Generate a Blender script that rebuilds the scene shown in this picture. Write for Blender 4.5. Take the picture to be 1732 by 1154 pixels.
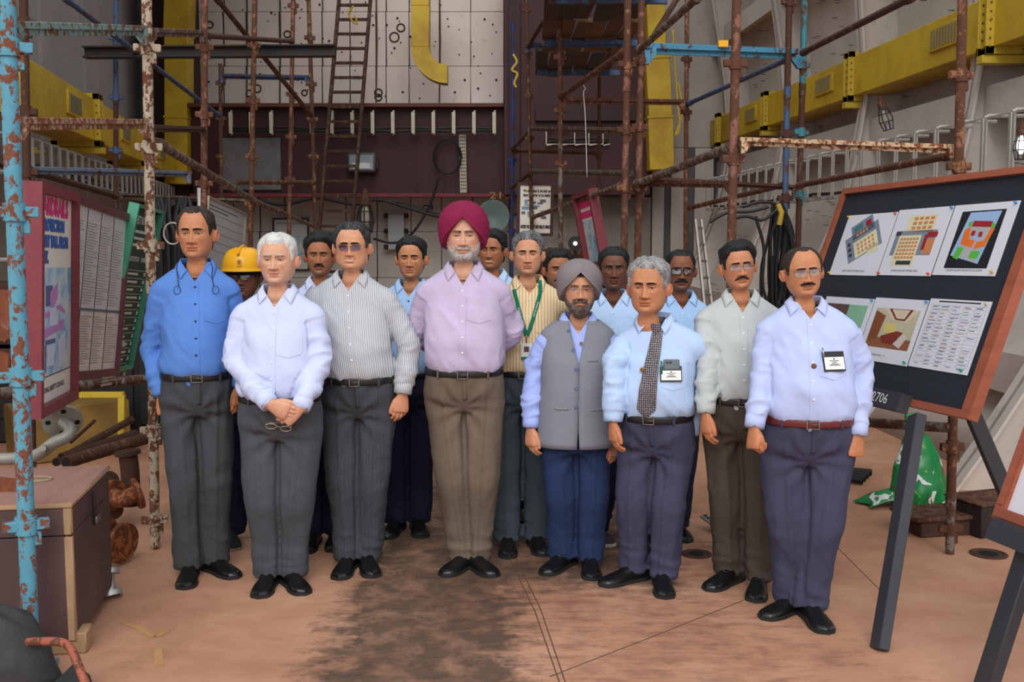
import bpy, bmesh, math, random
import numpy as np
from mathutils import Vector, Matrix, Euler
from mathutils.bvhtree import BVHTree
random.seed(7)
for o in list(bpy.data.objects):
    bpy.data.objects.remove(o)
scene = bpy.context.scene
COL = scene.collection
# ------------------------------------------------------------------ camera, light, exposure
FPX, CAMH, HORIZON = 1800.0, 1.75, 400.0
PITCH = math.atan((577.0 - HORIZON) / FPX)
cam_data = bpy.data.cameras.new('camera')
cam_data.sensor_width = 36.0
cam_data.lens = FPX / 1732.0 * 36.0
cam_data.clip_end = 300
cam = bpy.data.objects.new('camera', cam_data)
cam.location = (0, 0, CAMH)
cam.rotation_euler = (math.pi / 2 - PITCH, 0, 0)
COL.objects.link(cam)
scene.camera = cam

world = bpy.data.worlds.new('overcast_sky')
scene.world = world
world.use_nodes = True
bg = world.node_tree.nodes['Background']
bg.inputs['Color'].default_value = (0.90, 0.95, 1.0, 1)
bg.inputs['Strength'].default_value = 0.92

sun_data = bpy.data.lights.new('hazy_sun', 'SUN')
sun_data.energy = 1.7
sun_data.angle = math.radians(42)
sun_data.color = (1.0, 0.97, 0.92)
sun = bpy.data.objects.new('hazy_sun', sun_data)
sun.rotation_euler = (math.radians(52), 0, math.radians(-2))
sun.location = (-2, -8, 12)
COL.objects.link(sun)

vs = scene.view_settings
vs.view_transform = 'Standard'
vs.look = 'None'
vs.gamma = 1.0
vs.exposure = 0.18
vs.use_curve_mapping = False
scene.cycles.use_denoising = True
scene.cycles.max_bounces = 6

CP, SP_ = math.cos(PITCH), math.sin(PITCH)
def ray(px, py):
    dx = (px - 866.0) / FPX
    dz = -(py - 577.0) / FPX
    return Vector((dx, CP + dz * SP_, -SP_ + dz * CP))
def at(px, py, Y):
    """world point seen at photo pixel (px, py) at distance Y along the floor"""
    d = ray(px, py)
    return Vector((0, 0, CAMH)) + d * (Y / d.y)
def ground(px, py, z=0.0):
    d = ray(px, py)
    return Vector((0, 0, CAMH)) + d * ((z - CAMH) / d.z)

# ------------------------------------------------------------------ numeric helpers
def _hash(i, j, k):
    n = (i * 374761393 + j * 668265263 + k * 2147483647 * 31) & 0xffffffff
    n = ((n ^ (n >> 13)) * 1274126177) & 0xffffffff
    n = ((n ^ (n >> 16)) * 2246822519) & 0xffffffff
    return ((n ^ (n >> 15)) & 0xffff).astype(np.float64) / 65535.0
def vnoise(p):
    p = np.asarray(p, dtype=np.float64)
    f = np.floor(p); t = p - f; t = t * t * (3 - 2 * t)
    i = f.astype(np.int64) + 10000
    r = 0
    for a in (0, 1):
        for b in (0, 1):
            for c in (0, 1):
                w = (t[..., 0] if a else 1 - t[..., 0]) * (t[..., 1] if b else 1 - t[..., 1]) * (t[..., 2] if c else 1 - t[..., 2])
                r = r + w * _hash(i[..., 0] + a, i[..., 1] + b, i[..., 2] + c)
    return r * 2 - 1
def fbm(p, o=3):
    r = 0; a = 1.0; p = np.asarray(p, dtype=np.float64)
    for k in range(o):
        r = r + a * vnoise(p + 17.3 * k); p = p * 2.03; a *= 0.5
    return r / 1.6
def sst(a, b, x):
    t = np.clip((np.asarray(x, dtype=np.float64) - a) / (b - a), 0, 1)
    return t * t * (3 - 2 * t)
def gauss(x, s):
    return np.exp(-(x / s) ** 2)
def smooth_interp(x, xp, fp, n=400, k=9):
    """np.interp on a smoothed table"""
    g = np.linspace(xp[0], xp[-1], n)
    v = np.interp(g, xp, fp)
    ker = np.hanning(2 * k + 3)[1:-1]; ker /= ker.sum()
    vp = np.concatenate([2 * v[0] - v[k:0:-1], v, 2 * v[-1] - v[-2:-k - 2:-1]])
    v = np.convolve(vp, ker, 'valid')
    return np.interp(x, g, v)

# ------------------------------------------------------------------ mesh helpers
def grid_faces(R, C, closed=True, off=0):
    r = np.arange(R - 1)[:, None]; c = np.arange(C if closed else C - 1)[None, :]
    c2 = (c + 1) % C
    f = np.stack([r * C + c + 0 * r, r * C + c2 + 0 * r, (r + 1) * C + c2, (r + 1) * C + c + 0 * c2], -1)
    return f.reshape(-1, 4) + off
class MB:
    """collects shapes for ONE mesh object; slots allow several materials"""
    def __init__(s):
        s.v = []; s.f = []; s.m = []; s.n = 0
    def add(s, verts, faces, mi=0):
        verts = [tuple(v) for v in verts]
        s.v += verts
        for f in faces:
            s.f.append(tuple(int(i) + s.n for i in f)); s.m.append(mi)
        s.n += len(verts)
        return s
    def box(s, c, size, rot=None, mi=0, bev=0.0):
        hx, hy, hz = size[0] / 2, size[1] / 2, size[2] / 2
        c = Vector(c)
        if bev > 0:
            b = min(bev, hx * .9, hy * .9, hz * .9)
            pts = []; 
            for sx in (-1, 1):
                for sy in (-1, 1):
                    for sz in (-1, 1):
                        pts += [(sx * (hx - b), sy * (hy - b), sz * hz), (sx * (hx - b), sy * hy, sz * (hz - b)), (sx * hx, sy * (hy - b), sz * (hz - b))]
            bm = bmesh.new()
            for p in pts: bm.verts.new(p)
            bmesh.ops.convex_hull(bm, input=bm.verts)
            bmesh.ops.dissolve_limit(bm, angle_limit=0.02, verts=bm.verts, edges=bm.edges)
            bm.verts.index_update()
            V = [v.co.copy() for v in bm.verts]; F = [[v.index for v in f.verts] for f in bm.faces]
            bm.free()
        else:
            V = [Vector((x, y, z)) for x in (-hx, hx) for y in (-hy, hy) for z in (-hz, hz)]
            F = [(0, 1, 3, 2), (4, 6, 7, 5), (0, 4, 5, 1), (2, 3, 7, 6), (0, 2, 6, 4), (1, 5, 7, 3)]
        R = rot if rot is not None else Matrix.Identity(3)
        return s.add([c + R @ v for v in V], F, mi)
    def bar(s, p0, p1, w, h, up=(0, 0, 1), mi=0, bev=0.0):
        """a box beam from p0 to p1, w across, h along up"""
        p0 = Vector(p0); p1 = Vector(p1); d = p1 - p0; L = d.length; d = d / L
        u = Vector(up); x = d.cross(u)
        if x.length < 1e-4: x = d.cross(Vector((1, 0, 0)))
        x.normalize(); u = x.cross(d)
        R = Matrix((x, d, u)).transposed()
        return s.box((p0 + p1) / 2, (w, L, h), R, mi, bev)
    def tube(s, pts, r, n=10, mi=0, cap=True, closed=False, flat=1.0, up=None):
        P = [Vector(p) for p in pts]; N = len(P)
        rr = list(r) if hasattr(r, '__len__') else [r] * N
        V = []; ref = Vector(up) if up else None
        prev = None
        for i in range(N):
            if closed: t = P[(i + 1) % N] - P[i - 1]
            else: t = P[min(i + 1, N - 1)] - P[max(i - 1, 0)]
            t.normalize()
            if prev is None:
                a = ref if ref else (Vector((0, 0, 1)) if abs(t.z) < .9 else Vector((1, 0, 0)))
                x = t.cross(a)
                if x.length < 1e-5: x = t.cross(Vector((0, 1, 0)))
                x.normalize()
            else:
                x = prev - t * prev.dot(t)
                x.normalize()
            prev = x
            y = t.cross(x)
            for k in range(n):
                a = 2 * math.pi * k / n
                V.append(P[i] + x * (rr[i] * math.cos(a)) + y * (rr[i] * flat * math.sin(a)))
        F = []
        M = N if closed else N - 1
        for i in range(M):
            j = (i + 1) % N
            for k in range(n):
                k2 = (k + 1) % n
                F.append((i * n + k, i * n + k2, j * n + k2, j * n + k))
        if cap and not closed:
            F.append(tuple(range(n))[::-1]); F.append(tuple((N - 1) * n + k for k in range(n)))
        return s.add(V, F, mi)
    def cyl(s, p0, p1, r, n=12, mi=0, r2=None, cap=True):
        return s.tube([p0, p1], [r, r if r2 is None else r2], n, mi, cap)
    def lathe(s, prof, c=(0, 0, 0), n=16, axis=None, mi=0):
        """prof: list of (radius, height) revolved about axis through c"""
        c = Vector(c); ax = Vector(axis if axis else (0, 0, 1)).normalized()
        q = Vector((0, 0, 1)).rotation_difference(ax)
        V = []; F = []
        for (r, h) in prof:
            for k in range(n):
                a = 2 * math.pi * k / n
                V.append(c + q @ Vector((r * math.cos(a), r * math.sin(a), h)))
        for i in range(len(prof) - 1):
            for k in range(n):
                k2 = (k + 1) % n
                F.append((i * n + k, i * n + k2, (i + 1) * n + k2, (i + 1) * n + k))
        F.append(tuple(range(n))[::-1]); F.append(tuple((len(prof) - 1) * n + k for k in range(n)))
        return s.add(V, F, mi)
    def grid(s, V, closed=False, mi=0):
        R, C = V.shape[:2]
        return s.add(V.reshape(-1, 3), grid_faces(R, C, closed), mi)
    def prism(s, poly, z0, z1, M=None, mi=0):
        """poly: list of 2D points extruded from z0 to z1, then moved by matrix M"""
        n = len(poly); M = M if M is not None else Matrix.Identity(4)
        V = [M @ Vector((x, y, z0)) for x, y in poly] + [M @ Vector((x, y, z1)) for x, y in poly]
        F = [tuple(range(n))[::-1], tuple(range(n, 2 * n))] + [(i, (i + 1) % n, n + (i + 1) % n, n + i) for i in range(n)]
        return s.add(V, F, mi)
    def mesh(s, name, mats, smooth=False):
        me = bpy.data.meshes.new(name)
        me.from_pydata(s.v, [], s.f)
        for m in (mats if isinstance(mats, (list, tuple)) else [mats]):
            me.materials.append(m)
        if any(s.m): me.polygons.foreach_set('material_index', s.m)
        if smooth is True:
            me.polygons.foreach_set('use_smooth', [True] * len(me.polygons))
        me.update()
        if smooth == 'auto':
            me.polygons.foreach_set('use_smooth', [True] * len(me.polygons))
            me.set_sharp_from_angle(angle=math.radians(38))
        return me
    def build(s, name, mats, parent=None, smooth='auto', loc=None, recenter=False):
        off = None
        if recenter and parent is None:
            a = np.array(s.v); off = Vector(((a[:, 0].min() + a[:, 0].max()) / 2, (a[:, 1].min() + a[:, 1].max()) / 2, a[:, 2].min()))
            s.v = [tuple(Vector(v) - off) for v in s.v]
        o = bpy.data.objects.new(name, s.mesh(name, mats, smooth))
        COL.objects.link(o)
        if parent is not None: o.parent = parent
        if off is not None: o.location = off
        if loc is not None: o.location = loc
        return o
def empty(name, loc=(0, 0, 0), rz=0.0):
    o = bpy.data.objects.new(name, None); COL.objects.link(o)
    o.location = loc; o.rotation_euler = (0, 0, rz); o.empty_display_size = .1
    return o
def tag(o, label, cat, group=None, kind=None):
    if label: o['label'] = label
    if cat: o['category'] = cat
    if group: o['group'] = group
    if kind: o['kind'] = kind
    return o
def struct(o, label=None):
    o['kind'] = 'structure'
    if label: o['label'] = label
    return o
def raw(name, V, F, mats, parent=None, smooth=True):
    me = bpy.data.meshes.new(name)
    V = np.asarray(V, dtype=np.float64)
    me.from_pydata(V.tolist(), [], F.tolist() if hasattr(F, 'tolist') else F)
    for m in (mats if isinstance(mats, (list, tuple)) else [mats]): me.materials.append(m)
    if smooth: me.polygons.foreach_set('use_smooth', [True] * len(me.polygons))
    me.update()
    o = bpy.data.objects.new(name, me); COL.objects.link(o)
    if parent is not None: o.parent = parent
    return o

# ------------------------------------------------------------------ materials
def srgb(r, g, b):
    f = lambda c: (c / 255 / 12.92) if c <= 10 else ((c / 255 + .055) / 1.055) ** 2.4
    return (f(r), f(g), f(b), 1)
class NT:
    def __init__(s, name):
        s.mat = bpy.data.materials.new(name); s.mat.use_nodes = True
        s.t = s.mat.node_tree; s.bsdf = s.t.nodes['Principled BSDF']
    def n(s, typ, **kw):
        nd = s.t.nodes.new(typ)
        for k, v in kw.items(): setattr(nd, k, v)
        return nd
    def l(s, a, b): s.t.links.new(a, b)
    def coord(s, scale=(1, 1, 1), rot=(0, 0, 0), kind='Object'):
        tc = s.n('ShaderNodeTexCoord'); mp = s.n('ShaderNodeMapping')
        mp.inputs['Scale'].default_value = scale; mp.inputs['Rotation'].default_value = rot
        s.l(tc.outputs[kind], mp.inputs[0])
        return mp.outputs[0]
    def noise(s, co, scale=5, detail=4, rough=.6, dist=0):
        nd = s.n('ShaderNodeTexNoise'); nd.inputs['Scale'].default_value = scale; nd.inputs['Detail'].default_value = detail
        nd.inputs['Roughness'].default_value = rough; nd.inputs['Distortion'].default_value = dist
        s.l(co, nd.inputs['Vector']); return nd.outputs['Fac']
    def ramp(s, fac, stops, interp='LINEAR'):
        nd = s.n('ShaderNodeValToRGB'); cr = nd.color_ramp; cr.interpolation = interp
        while len(cr.elements) < len(stops): cr.elements.new(.5)
        for e, (p, c) in zip(cr.elements, stops):
            e.position = p; e.color = c if len(c) == 4 else (*c, 1)
        s.l(fac, nd.inputs[0]); return nd.outputs[0]
    def mix(s, fac, a, b, mode='MIX'):
        nd = s.n('ShaderNodeMix', data_type='RGBA', blend_type=mode)
        for sock, v in ((nd.inputs[0], fac), (nd.inputs[6], a), (nd.inputs[7], b)):
            if hasattr(v, 'is_linked'): s.l(v, sock)
            else: sock.default_value = v
        return nd.outputs[2]
    def math(s, op, a, b=0.0):
        nd = s.n('ShaderNodeMath', operation=op)
        for sock, v in ((nd.inputs[0], a), (nd.inputs[1], b)):
            if hasattr(v, 'is_linked'): s.l(v, sock)
            else: sock.default_value = v
        return nd.outputs[0]
    def bump(s, h, strength=.3, dist=.01):
        nd = s.n('ShaderNodeBump'); nd.inputs['Strength'].default_value = strength; nd.inputs['Distance'].default_value = dist
        s.l(h, nd.inputs['Height']); s.l(nd.outputs[0], s.bsdf.inputs['Normal'])
    def set(s, **kw):
        for k, v in kw.items():
            k = k.replace('_', ' ')
            sock = s.bsdf.inputs[k]
            if hasattr(v, 'is_linked'): s.l(v, sock)
            else: sock.default_value = v
        return s.mat
_mats = {}
def plain(name, c, rough=.6, metal=0.0, var=.12, scale=8, bump=0.0, stretch=(1, 1, 1), spec=.4):
    """one colour with slight procedural unevenness"""
    if name in _mats: return _mats[name]
    m = NT(name); co = m.coord(stretch)
    nz = m.noise(co, scale, 5)
    lo = tuple(x * (1 - var) for x in c[:3]); hi = tuple(min(1, x * (1 + var)) for x in c[:3])
    col = m.ramp(nz, [(.3, lo), (.7, hi)])
    if bump: m.bump(m.noise(co, scale * 4, 4), bump, .004)
    _mats[name] = m.set(Base_Color=col, Roughness=rough, Metallic=metal, Specular_IOR_Level=spec)
    return _mats[name]
def painted(name, paint, rust=srgb(112, 62, 38), amount=.35, scale=9, rough=.6, dirt=.45, stretch=(1, 1, .8), rust2=srgb(70, 42, 30)):
    """worn paint flaking to rust"""
    if name in _mats: return _mats[name]
    m = NT(name); co = m.coord(stretch); scale = scale * 2.0
    n1 = m.noise(co, scale, 8, .65, .3)
    n2 = m.noise(co, scale * 3.1, 5, .6)
    n3 = m.noise(co, scale * .6, 3)
    rcol = m.mix(n2, rust2, rust)
    pcol = m.mix(m.math('MULTIPLY', n3, dirt * 2), paint, tuple(x * .62 for x in paint[:3]) + (1,))
    e = .62 - amount * .34
    fac = m.ramp(n1, [(e - .025, (0, 0, 0)), (e + .025, (1, 1, 1))])
    m.bump(m.math('ADD', m.math('MULTIPLY', fac, -.5), m.math('MULTIPLY', n2, .35)), .35, .004)
    rg = m.ramp(fac, [(0, (rough,) * 3), (1, (.85,) * 3)])
    _mats[name] = m.set(Base_Color=m.mix(fac, pcol, rcol), Roughness=rg, Specular_IOR_Level=.35)
    return _mats[name]
def emit(name, c, strength):
    if name in _mats: return _mats[name]
    m = NT(name)
    _mats[name] = m.set(Base_Color=c, Emission_Color=c, Emission_Strength=strength)
    return _mats[name]

def catmull(P, n):
    P = [np.asarray(p, float) for p in P]
    P = [2 * P[0] - P[1]] + P + [2 * P[-1] - P[-2]]
    out = []
    for u in np.linspace(0, len(P) - 3 - 1e-6, n):
        i = int(u); t = u - i
        a, b, c, d = P[i:i + 4]
        out.append(.5 * (2 * b + (c - a) * t + (2 * a - 5 * b + 4 * c - d) * t * t + (3 * b - a - 3 * c + d) * t ** 3))
    return np.array(out)
def slab(V, back):
    """closed thin slab from a front grid V (R,C,3) and an offset vector"""
    R, C = V.shape[:2]
    B = V + np.asarray(back)
    vs_ = np.concatenate([V.reshape(-1, 3), B.reshape(-1, 3)])
    f1 = grid_faces(R, C, False); f2 = grid_faces(R, C, False, R * C)[:, ::-1]
    F = f1.tolist() + f2.tolist()
    n = R * C
    for r in range(R - 1):
        F.append([r * C, (r + 1) * C, n + (r + 1) * C, n + r * C]); F.append([r * C + C - 1, n + r * C + C - 1, n + (r + 1) * C + C - 1, (r + 1) * C + C - 1])
    for c in range(C - 1):
        F.append([c, n + c, n + c + 1, c + 1]); F.append([(R - 1) * C + c, (R - 1) * C + c + 1, n + (R - 1) * C + c + 1, n + (R - 1) * C + c])
    return vs_, F

def text_mesh(body, size, mat, M, parent, name='lettering', align='CENTER', depth=.0, sx=1.0, bold=0.0):
    """flat lettering as a mesh"""
    cu = bpy.data.curves.new(name, 'FONT'); cu.body = body; cu.size = size; cu.align_x = align; cu.align_y = 'CENTER'; cu.extrude = depth; cu.offset = bold
    cu.resolution_u = 2
    o = bpy.data.objects.new(name, cu); COL.objects.link(o)
    dg = bpy.context.evaluated_depsgraph_get()
    me = bpy.data.meshes.new_from_object(o.evaluated_get(dg))
    bpy.data.objects.remove(o); bpy.data.curves.remove(cu)
    me.name = name; me.materials.clear(); me.materials.append(mat)
    me.transform(M @ Matrix.Diagonal((sx, 1, 1, 1)))
    ob = bpy.data.objects.new(name, me); COL.objects.link(ob)
    if parent is not None: ob.parent = parent
    return ob
# ------------------------------------------------------------------ setting: floor, hull sides, bulkhead
def floor_material():
    m = NT('red_oxide_deck_paint'); co = m.coord()
    n1 = m.noise(co, 1.1, 6, .65, .4); n2 = m.noise(co, 7, 6, .7); n3 = m.noise(m.coord((1, 2.4, 1)), 5.5, 7, .72)
    base = m.ramp(n1, [(.30, srgb(158, 112, 88)), (.5, srgb(184, 136, 108)), (.72, srgb(202, 157, 130))])
    base = m.mix(m.math('MULTIPLY', m.ramp(n3, [(.52, (0, 0, 0)), (.72, (1, 1, 1))]), .22), base, srgb(120, 66, 52))
    # worn, blackened walkway with ragged edges
    sep = m.n('ShaderNodeSeparateXYZ'); m.l(co, sep.inputs[0])
    def box(x0, x1, y0, y1, soft, jag):
        j = m.math('MULTIPLY', m.math('SUBTRACT', m.math('ADD', m.math('MULTIPLY', n2, .5), m.math('MULTIPLY', n3, .5)), .5), jag)
        fs = []
        for sock, lo, hi in ((sep.outputs[0], x0, x1), (sep.outputs[1], y0, y1)):
            d = m.math('MINIMUM', m.math('SUBTRACT', sock, lo), m.math('SUBTRACT', hi, sock)); fs.append(d)
        d = m.math('ADD', m.math('MINIMUM', *fs), j)
        r = m.n('ShaderNodeMapRange'); r.inputs['From Min'].default_value = -soft; r.inputs['From Max'].default_value = soft; m.l(d, r.inputs[0])
        return r.outputs[0]
    worn = m.math('MAXIMUM', box(-.80, .04, 3.4, 6.6, .10, 1.1), box(-.62, .75, 5.2, 9.5, .16, 1.4))
    worn = m.math('MULTIPLY', worn, m.ramp(n2, [(.30, (.45,) * 3), (.55, (1,) * 3)]))
    red = box(-.1, 1.3, 3.0, 5.9, .3, 2.2)
    base = m.mix(m.math('MULTIPLY', m.math('MULTIPLY', red, m.ramp(n3, [(.42, (0, 0, 0)), (.66, (1, 1, 1))])), .5), base, srgb(98, 56, 46))
    base = m.mix(m.math('MULTIPLY', worn, .88), base, m.ramp(n3, [(.35, srgb(50, 41, 36)), (.65, srgb(92, 74, 62))]))
    m.bump(m.math('ADD', n2, m.math('MULTIPLY', m.noise(co, 60, 4), .4)), .12, .006)
    return m.set(Base_Color=base, Roughness=m.ramp(n2, [(.3, (.55,) * 3), (.7, (.8,) * 3)]), Specular_IOR_Level=.3)
mb = MB(); mb.box((0, 3.0, -.06), (26, 38, .12))
FLOOR = struct(mb.build('floor', floor_material()), 'red oxide painted steel deck with blackened worn patches')
WELD = plain('weld_bead', srgb(96, 66, 50), .8, var=.3, scale=40)
def seam(pts, w=.012, h=.006):
    P = [ground(*p) for p in pts]
    MB().tube([p + Vector((0, 0, .0)) for p in P], [w] * len(P), 6, flat=.5, up=(0, 0, 1)).build('weld_seam', WELD, FLOOR)
seam([(862, 945), (905, 1035), (948, 1160)], .003); seam([(872, 945), (914, 1030), (958, 1160)], .003)
seam([(930, 1145), (1110, 1075), (1292, 1002)], .0035); seam([(300, 908), (640, 912), (1010, 915), (1240, 918)], .003)
seam([(1500, 1010), (1420, 930), (1375, 880)], .003)
YMARK = plain('faded_yellow_marking', srgb(178, 134, 88), .8, var=.2)
for k, pts in enumerate((((207, 1052), (236, 1062), (262, 1078)), ((262, 1078), (285, 1064)), ((266, 1096), (270, 1128)))):
    P = [ground(*p, z=.0015) for p in pts]
    mb = MB(); mb.tube(P, .018, 6, flat=.06, up=(0, 0, 1)); mb.build('paint_mark', YMARK, FLOOR)
# recessed lashing sockets
RUSTD = plain('dark_rust', srgb(70, 46, 36), .85, var=.35, scale=20, bump=.4)
BLK = plain('black_hollow', srgb(14, 12, 12), .9)
for (px, py, r) in ((1178, 938, .085), (1672, 938, .10)):
    c = ground(px, py)
    o = MB().lathe([(r, .0), (r, .006), (r * .82, .009), (r * .78, .004)], c, 24).build('lashing_socket', RUSTD, FLOOR)
    MB().lathe([(r * .5, .003), (r * .5, .0062)], c, 18).build('socket_hole', BLK, o)

HULLP = NT('pale_grey_hull_primer'); _co = HULLP.coord(); _n = HULLP.noise(_co, 1.4, 6, .6); _n2 = HULLP.noise(_co, 9, 5)
HULL = HULLP.set(Base_Color=HULLP.mix(HULLP.math('MULTIPLY', HULLP.ramp(_n2, [(.58, (0, 0, 0)), (.8, (1, 1, 1))]), .5), HULLP.ramp(_n, [(.3, srgb(186, 176, 168)), (.7, srgb(206, 196, 188))]), srgb(140, 118, 100)), Roughness=.7)
GREYW = plain('grey_side_plating', srgb(158, 152, 150), .75, var=.10, scale=1.5)
WHITEP = NT('stained_white_panel'); _co = WHITEP.coord(); _n = WHITEP.noise(_co, .9, 6, .6); _n2 = WHITEP.noise(_co, 5, 6, .65)
WPAN = WHITEP.set(Base_Color=WHITEP.mix(WHITEP.math('MULTIPLY', WHITEP.ramp(_n2, [(.60, (0, 0, 0)), (.85, (1, 1, 1))]), .6), WHITEP.ramp(_n, [(.3, srgb(206, 190, 180)), (.7, srgb(224, 210, 202))]), srgb(120, 88, 62)), Roughness=.65)
MAROON = plain('maroon_bulkhead_paint', srgb(58, 20, 24), .55, var=.2, scale=2)
DARKM = plain('dark_maroon_paint', srgb(52, 26, 27), .6, var=.25, scale=2)
GREYPANEL = plain('weathered_and_shadow_grey_panel', srgb(104, 104, 106), .7, var=.25, scale=3)
DARKSTEEL = plain('dark_steel', srgb(44, 42, 42), .6, var=.25, scale=4)
YEL_DUCT = NT('yellow_duct_paint'); _co = YEL_DUCT.coord(); _n = YEL_DUCT.noise(_co, 1.6, 6, .6, .5); _n2 = YEL_DUCT.noise(_co, 12, 5)
YDUCT = YEL_DUCT.set(Base_Color=YEL_DUCT.mix(YEL_DUCT.math('MULTIPLY', YEL_DUCT.ramp(_n2, [(.6, (0, 0, 0)), (.75, (1, 1, 1))]), .25), YEL_DUCT.ramp(_n, [(.3, srgb(170, 132, 30)), (.6, srgb(205, 172, 34)), (.8, srgb(196, 158, 60))]), srgb(120, 96, 40)), Roughness=.5)
YFLANGE = painted('yellow_flange_paint', srgb(208, 178, 56), srgb(140, 100, 50), -.1, 14)
BLACKC2 = plain('black_cable_rubber', srgb(20, 19, 19), .55, var=.2)
GALV = plain('galvanised_bracket', srgb(176, 172, 166), .5, .2, var=.12, scale=20)
BACKY = 20.0
# right hull: inner edge of the frames; plating lies behind them
PRZ = np.array([0, .5, 1.0, 1.6, 2.4, 3.3, 4.5, 6.0, 8.5]); PRX = np.array([0, .34, .62, .95, 1.22, 1.36, 1.26, 1.0, .45])
def hull_x(z, Y, depth=0.0):
    return 3.05 - .055 * (Y - 7) + float(np.interp(z, PRZ, PRX)) + depth
zs = np.linspace(0, 8.5, 24); ysr = np.linspace(5.9, BACKY + .3, 12)
g = np.array([[(hull_x(z, y, .42), y, z) for y in ysr] for z in zs])
v_, f_ = slab(g, (.15, 0, 0))
WALLR = struct(raw('wall_right', v_, f_, HULL), 'pale grey hull side with deep frames and insulation pins')
for Y in (7.25, 9.9, 12.6, 15.6, 18.8):
    g = np.array([[(hull_x(z, Y, d), Y - .02, z) for d in (-.02, .45)] for z in zs])
    v_, f_ = slab(g, (0, .04, 0)); fr = raw('frame_web', v_, f_, HULL, WALLR, False)
    g = np.array([[(hull_x(z, Y, -.02), Y - .11 + .22 * k, z) for k in (0, 1)] for z in zs])
    v_, f_ = slab(g, (.025, 0, 0)); raw('frame_flange', v_, f_, HULL, fr, False)
for zst in (.75, 2.95, 5.2):
    g = np.array([[(hull_x(zst, y, d), y, zst) for y in ysr] for d in (.12, .44)])
    v_, f_ = slab(g, (0, 0, .03)); raw('stringer', v_, f_, HULL, WALLR, False)
    g = np.array([[(hull_x(zst, y, .11), y, zst - .14 + .30 * k) for y in ysr] for k in (0, 1)])
    v_, f_ = slab(g, (.02, 0, 0)); raw('stringer_face', v_, f_, HULL, WALLR, False)
rg = random.Random(3)
mb = MB()
for k in range(520):
    Y = rg.uniform(6.2, 19.5); z = rg.uniform(.4, 6.0)
    x = hull_x(z, Y, .41)
    mb.box((x - .035, Y, z), (.07, .007, .007), Matrix.Rotation(rg.uniform(-.25, .25), 3, 'Z'))
p = mb.build('insulation_pin', DARKSTEEL, WALLR); p['kind'] = 'stuff'
# left side plating
def left_x(Y): return -(5.35 + .183 * (Y - 11.6))
g = np.array([[(left_x(y), y, z) for y in (6.0, 9, 12, 16, BACKY + .4)] for z in (0, 2.2, 4.0, 8.5)])
v_, f_ = slab(g[:, ::-1], (-.15, 0, 0))
WALLL = struct(raw('wall_left', v_, f_, GREYW, smooth=False), 'plain grey side plating behind the yellow duct')
for y in (8.0, 10.4, 12.8, 15.2, 17.6):
    MB().bar((left_x(y) + .005, y, 0), (left_x(y) + .005, y, 8.4), .10, .03, (1, 0, 0)).build('plate_seam', GREYW, WALLL)
# unseen deck overhead, split to shade the hull sides and light the back wall
mb = MB(); mb.box((-6.4, 13.6, 8.55), (5.6, 13.6, .12)); mb.box((5.9, 13.6, 8.55), (6.6, 13.6, .12)); CEIL = struct(mb.build('shading_ceiling', DARKM), 'unseen dark decks added high over the hull sides to shade them, open between')
for y in (8.5, 11.5, 14.5, 17.5): MB().box((0, y, 8.3), (15, .12, .45)).build('deck_beam', DARKM, CEIL)
# bulkhead at the back
mb = MB(); mb.box((0, BACKY + .25, 4.2), (18, .3, 8.6))
WALLB = struct(mb.build('wall_back', GREYPANEL), 'end bulkhead of the hold with white panels above a maroon girder')
def wall_panel(x0, x1, y0, y1, mat, Y=BACKY, th=.06, name='panel', gap=.007, parent=None):
    a = at(x0, y0, Y); b = at(x1, y1, Y)
    c = ((a.x + b.x) / 2, Y + th / 2, (a.z + b.z) / 2)
    return MB().box(c, (abs(b.x - a.x) - gap, th, abs(a.z - b.z) - gap), None, 0, .006).build(name, mat, parent or WALLB)
sx_ = [325, 378, 417, 473, 545, 592, 636, 653, 692, 743, 796, 852]
for i in range(len(sx_) - 1):
    for (y0, y1) in ((-60, 20), (20, 112), (112, 181)): wall_panel(sx_[i], sx_[i + 1], y0, y1, WPAN)
sx2 = [330, 395, 440, 482, 532, 585, 638, 695, 747, 800, 862]
for i in range(len(sx2) - 1):
    for (y0, y1) in ((333, 392), (392, 470), (470, 560)): wall_panel(sx2[i], sx2[i + 1], y0, y1, plain('dull_white_panel', srgb(186, 182, 178), .65, var=.12, scale=1.2))
mb = MB()
for k in range(95):
    p = at(rg.uniform(328, 850), rg.uniform(0, 178), BACKY - .002); r = rg.choice((.012, .015, .022))
    mb.lathe([(r, 0), (r, .008)], p, 8, (0, -1, 0))
o = mb.build('stud_mark', plain('scorched_stud', srgb(46, 34, 28), .8), WALLB); o['kind'] = 'stuff'
mb = MB()
for (px, py, r) in ((667, 63, .085), (678, 47, .07), (640, 157, .07), (640, 165, .06), (435, 150, .07), (422, 158, .06), (486, 58, .06), (515, 157, .05), (355, 42, .06)):
    p = at(px, py, BACKY - .003)
    mb.tube([p + Vector((r * math.sin(a), 0, r * math.cos(a))) for a in np.linspace(0, 6.28, 14, endpoint=False)], .014, 5, closed=True)
o = mb.build('burn_ring', plain('burnt_paint', srgb(64, 44, 34), .85), WALLB); o['kind'] = 'stuff'
for px in (417, 473, 636, 743): 
    a, b = at(px, -40, BACKY - .02), at(px, 180, BACKY - .02)
    MB().tube([a, a * .5 + b * .5 + Vector((.02, 0, 0)), b], .014, 6).build('cable_run', plain('brown_cable', srgb(92, 70, 56), .7), WALLB)
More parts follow.
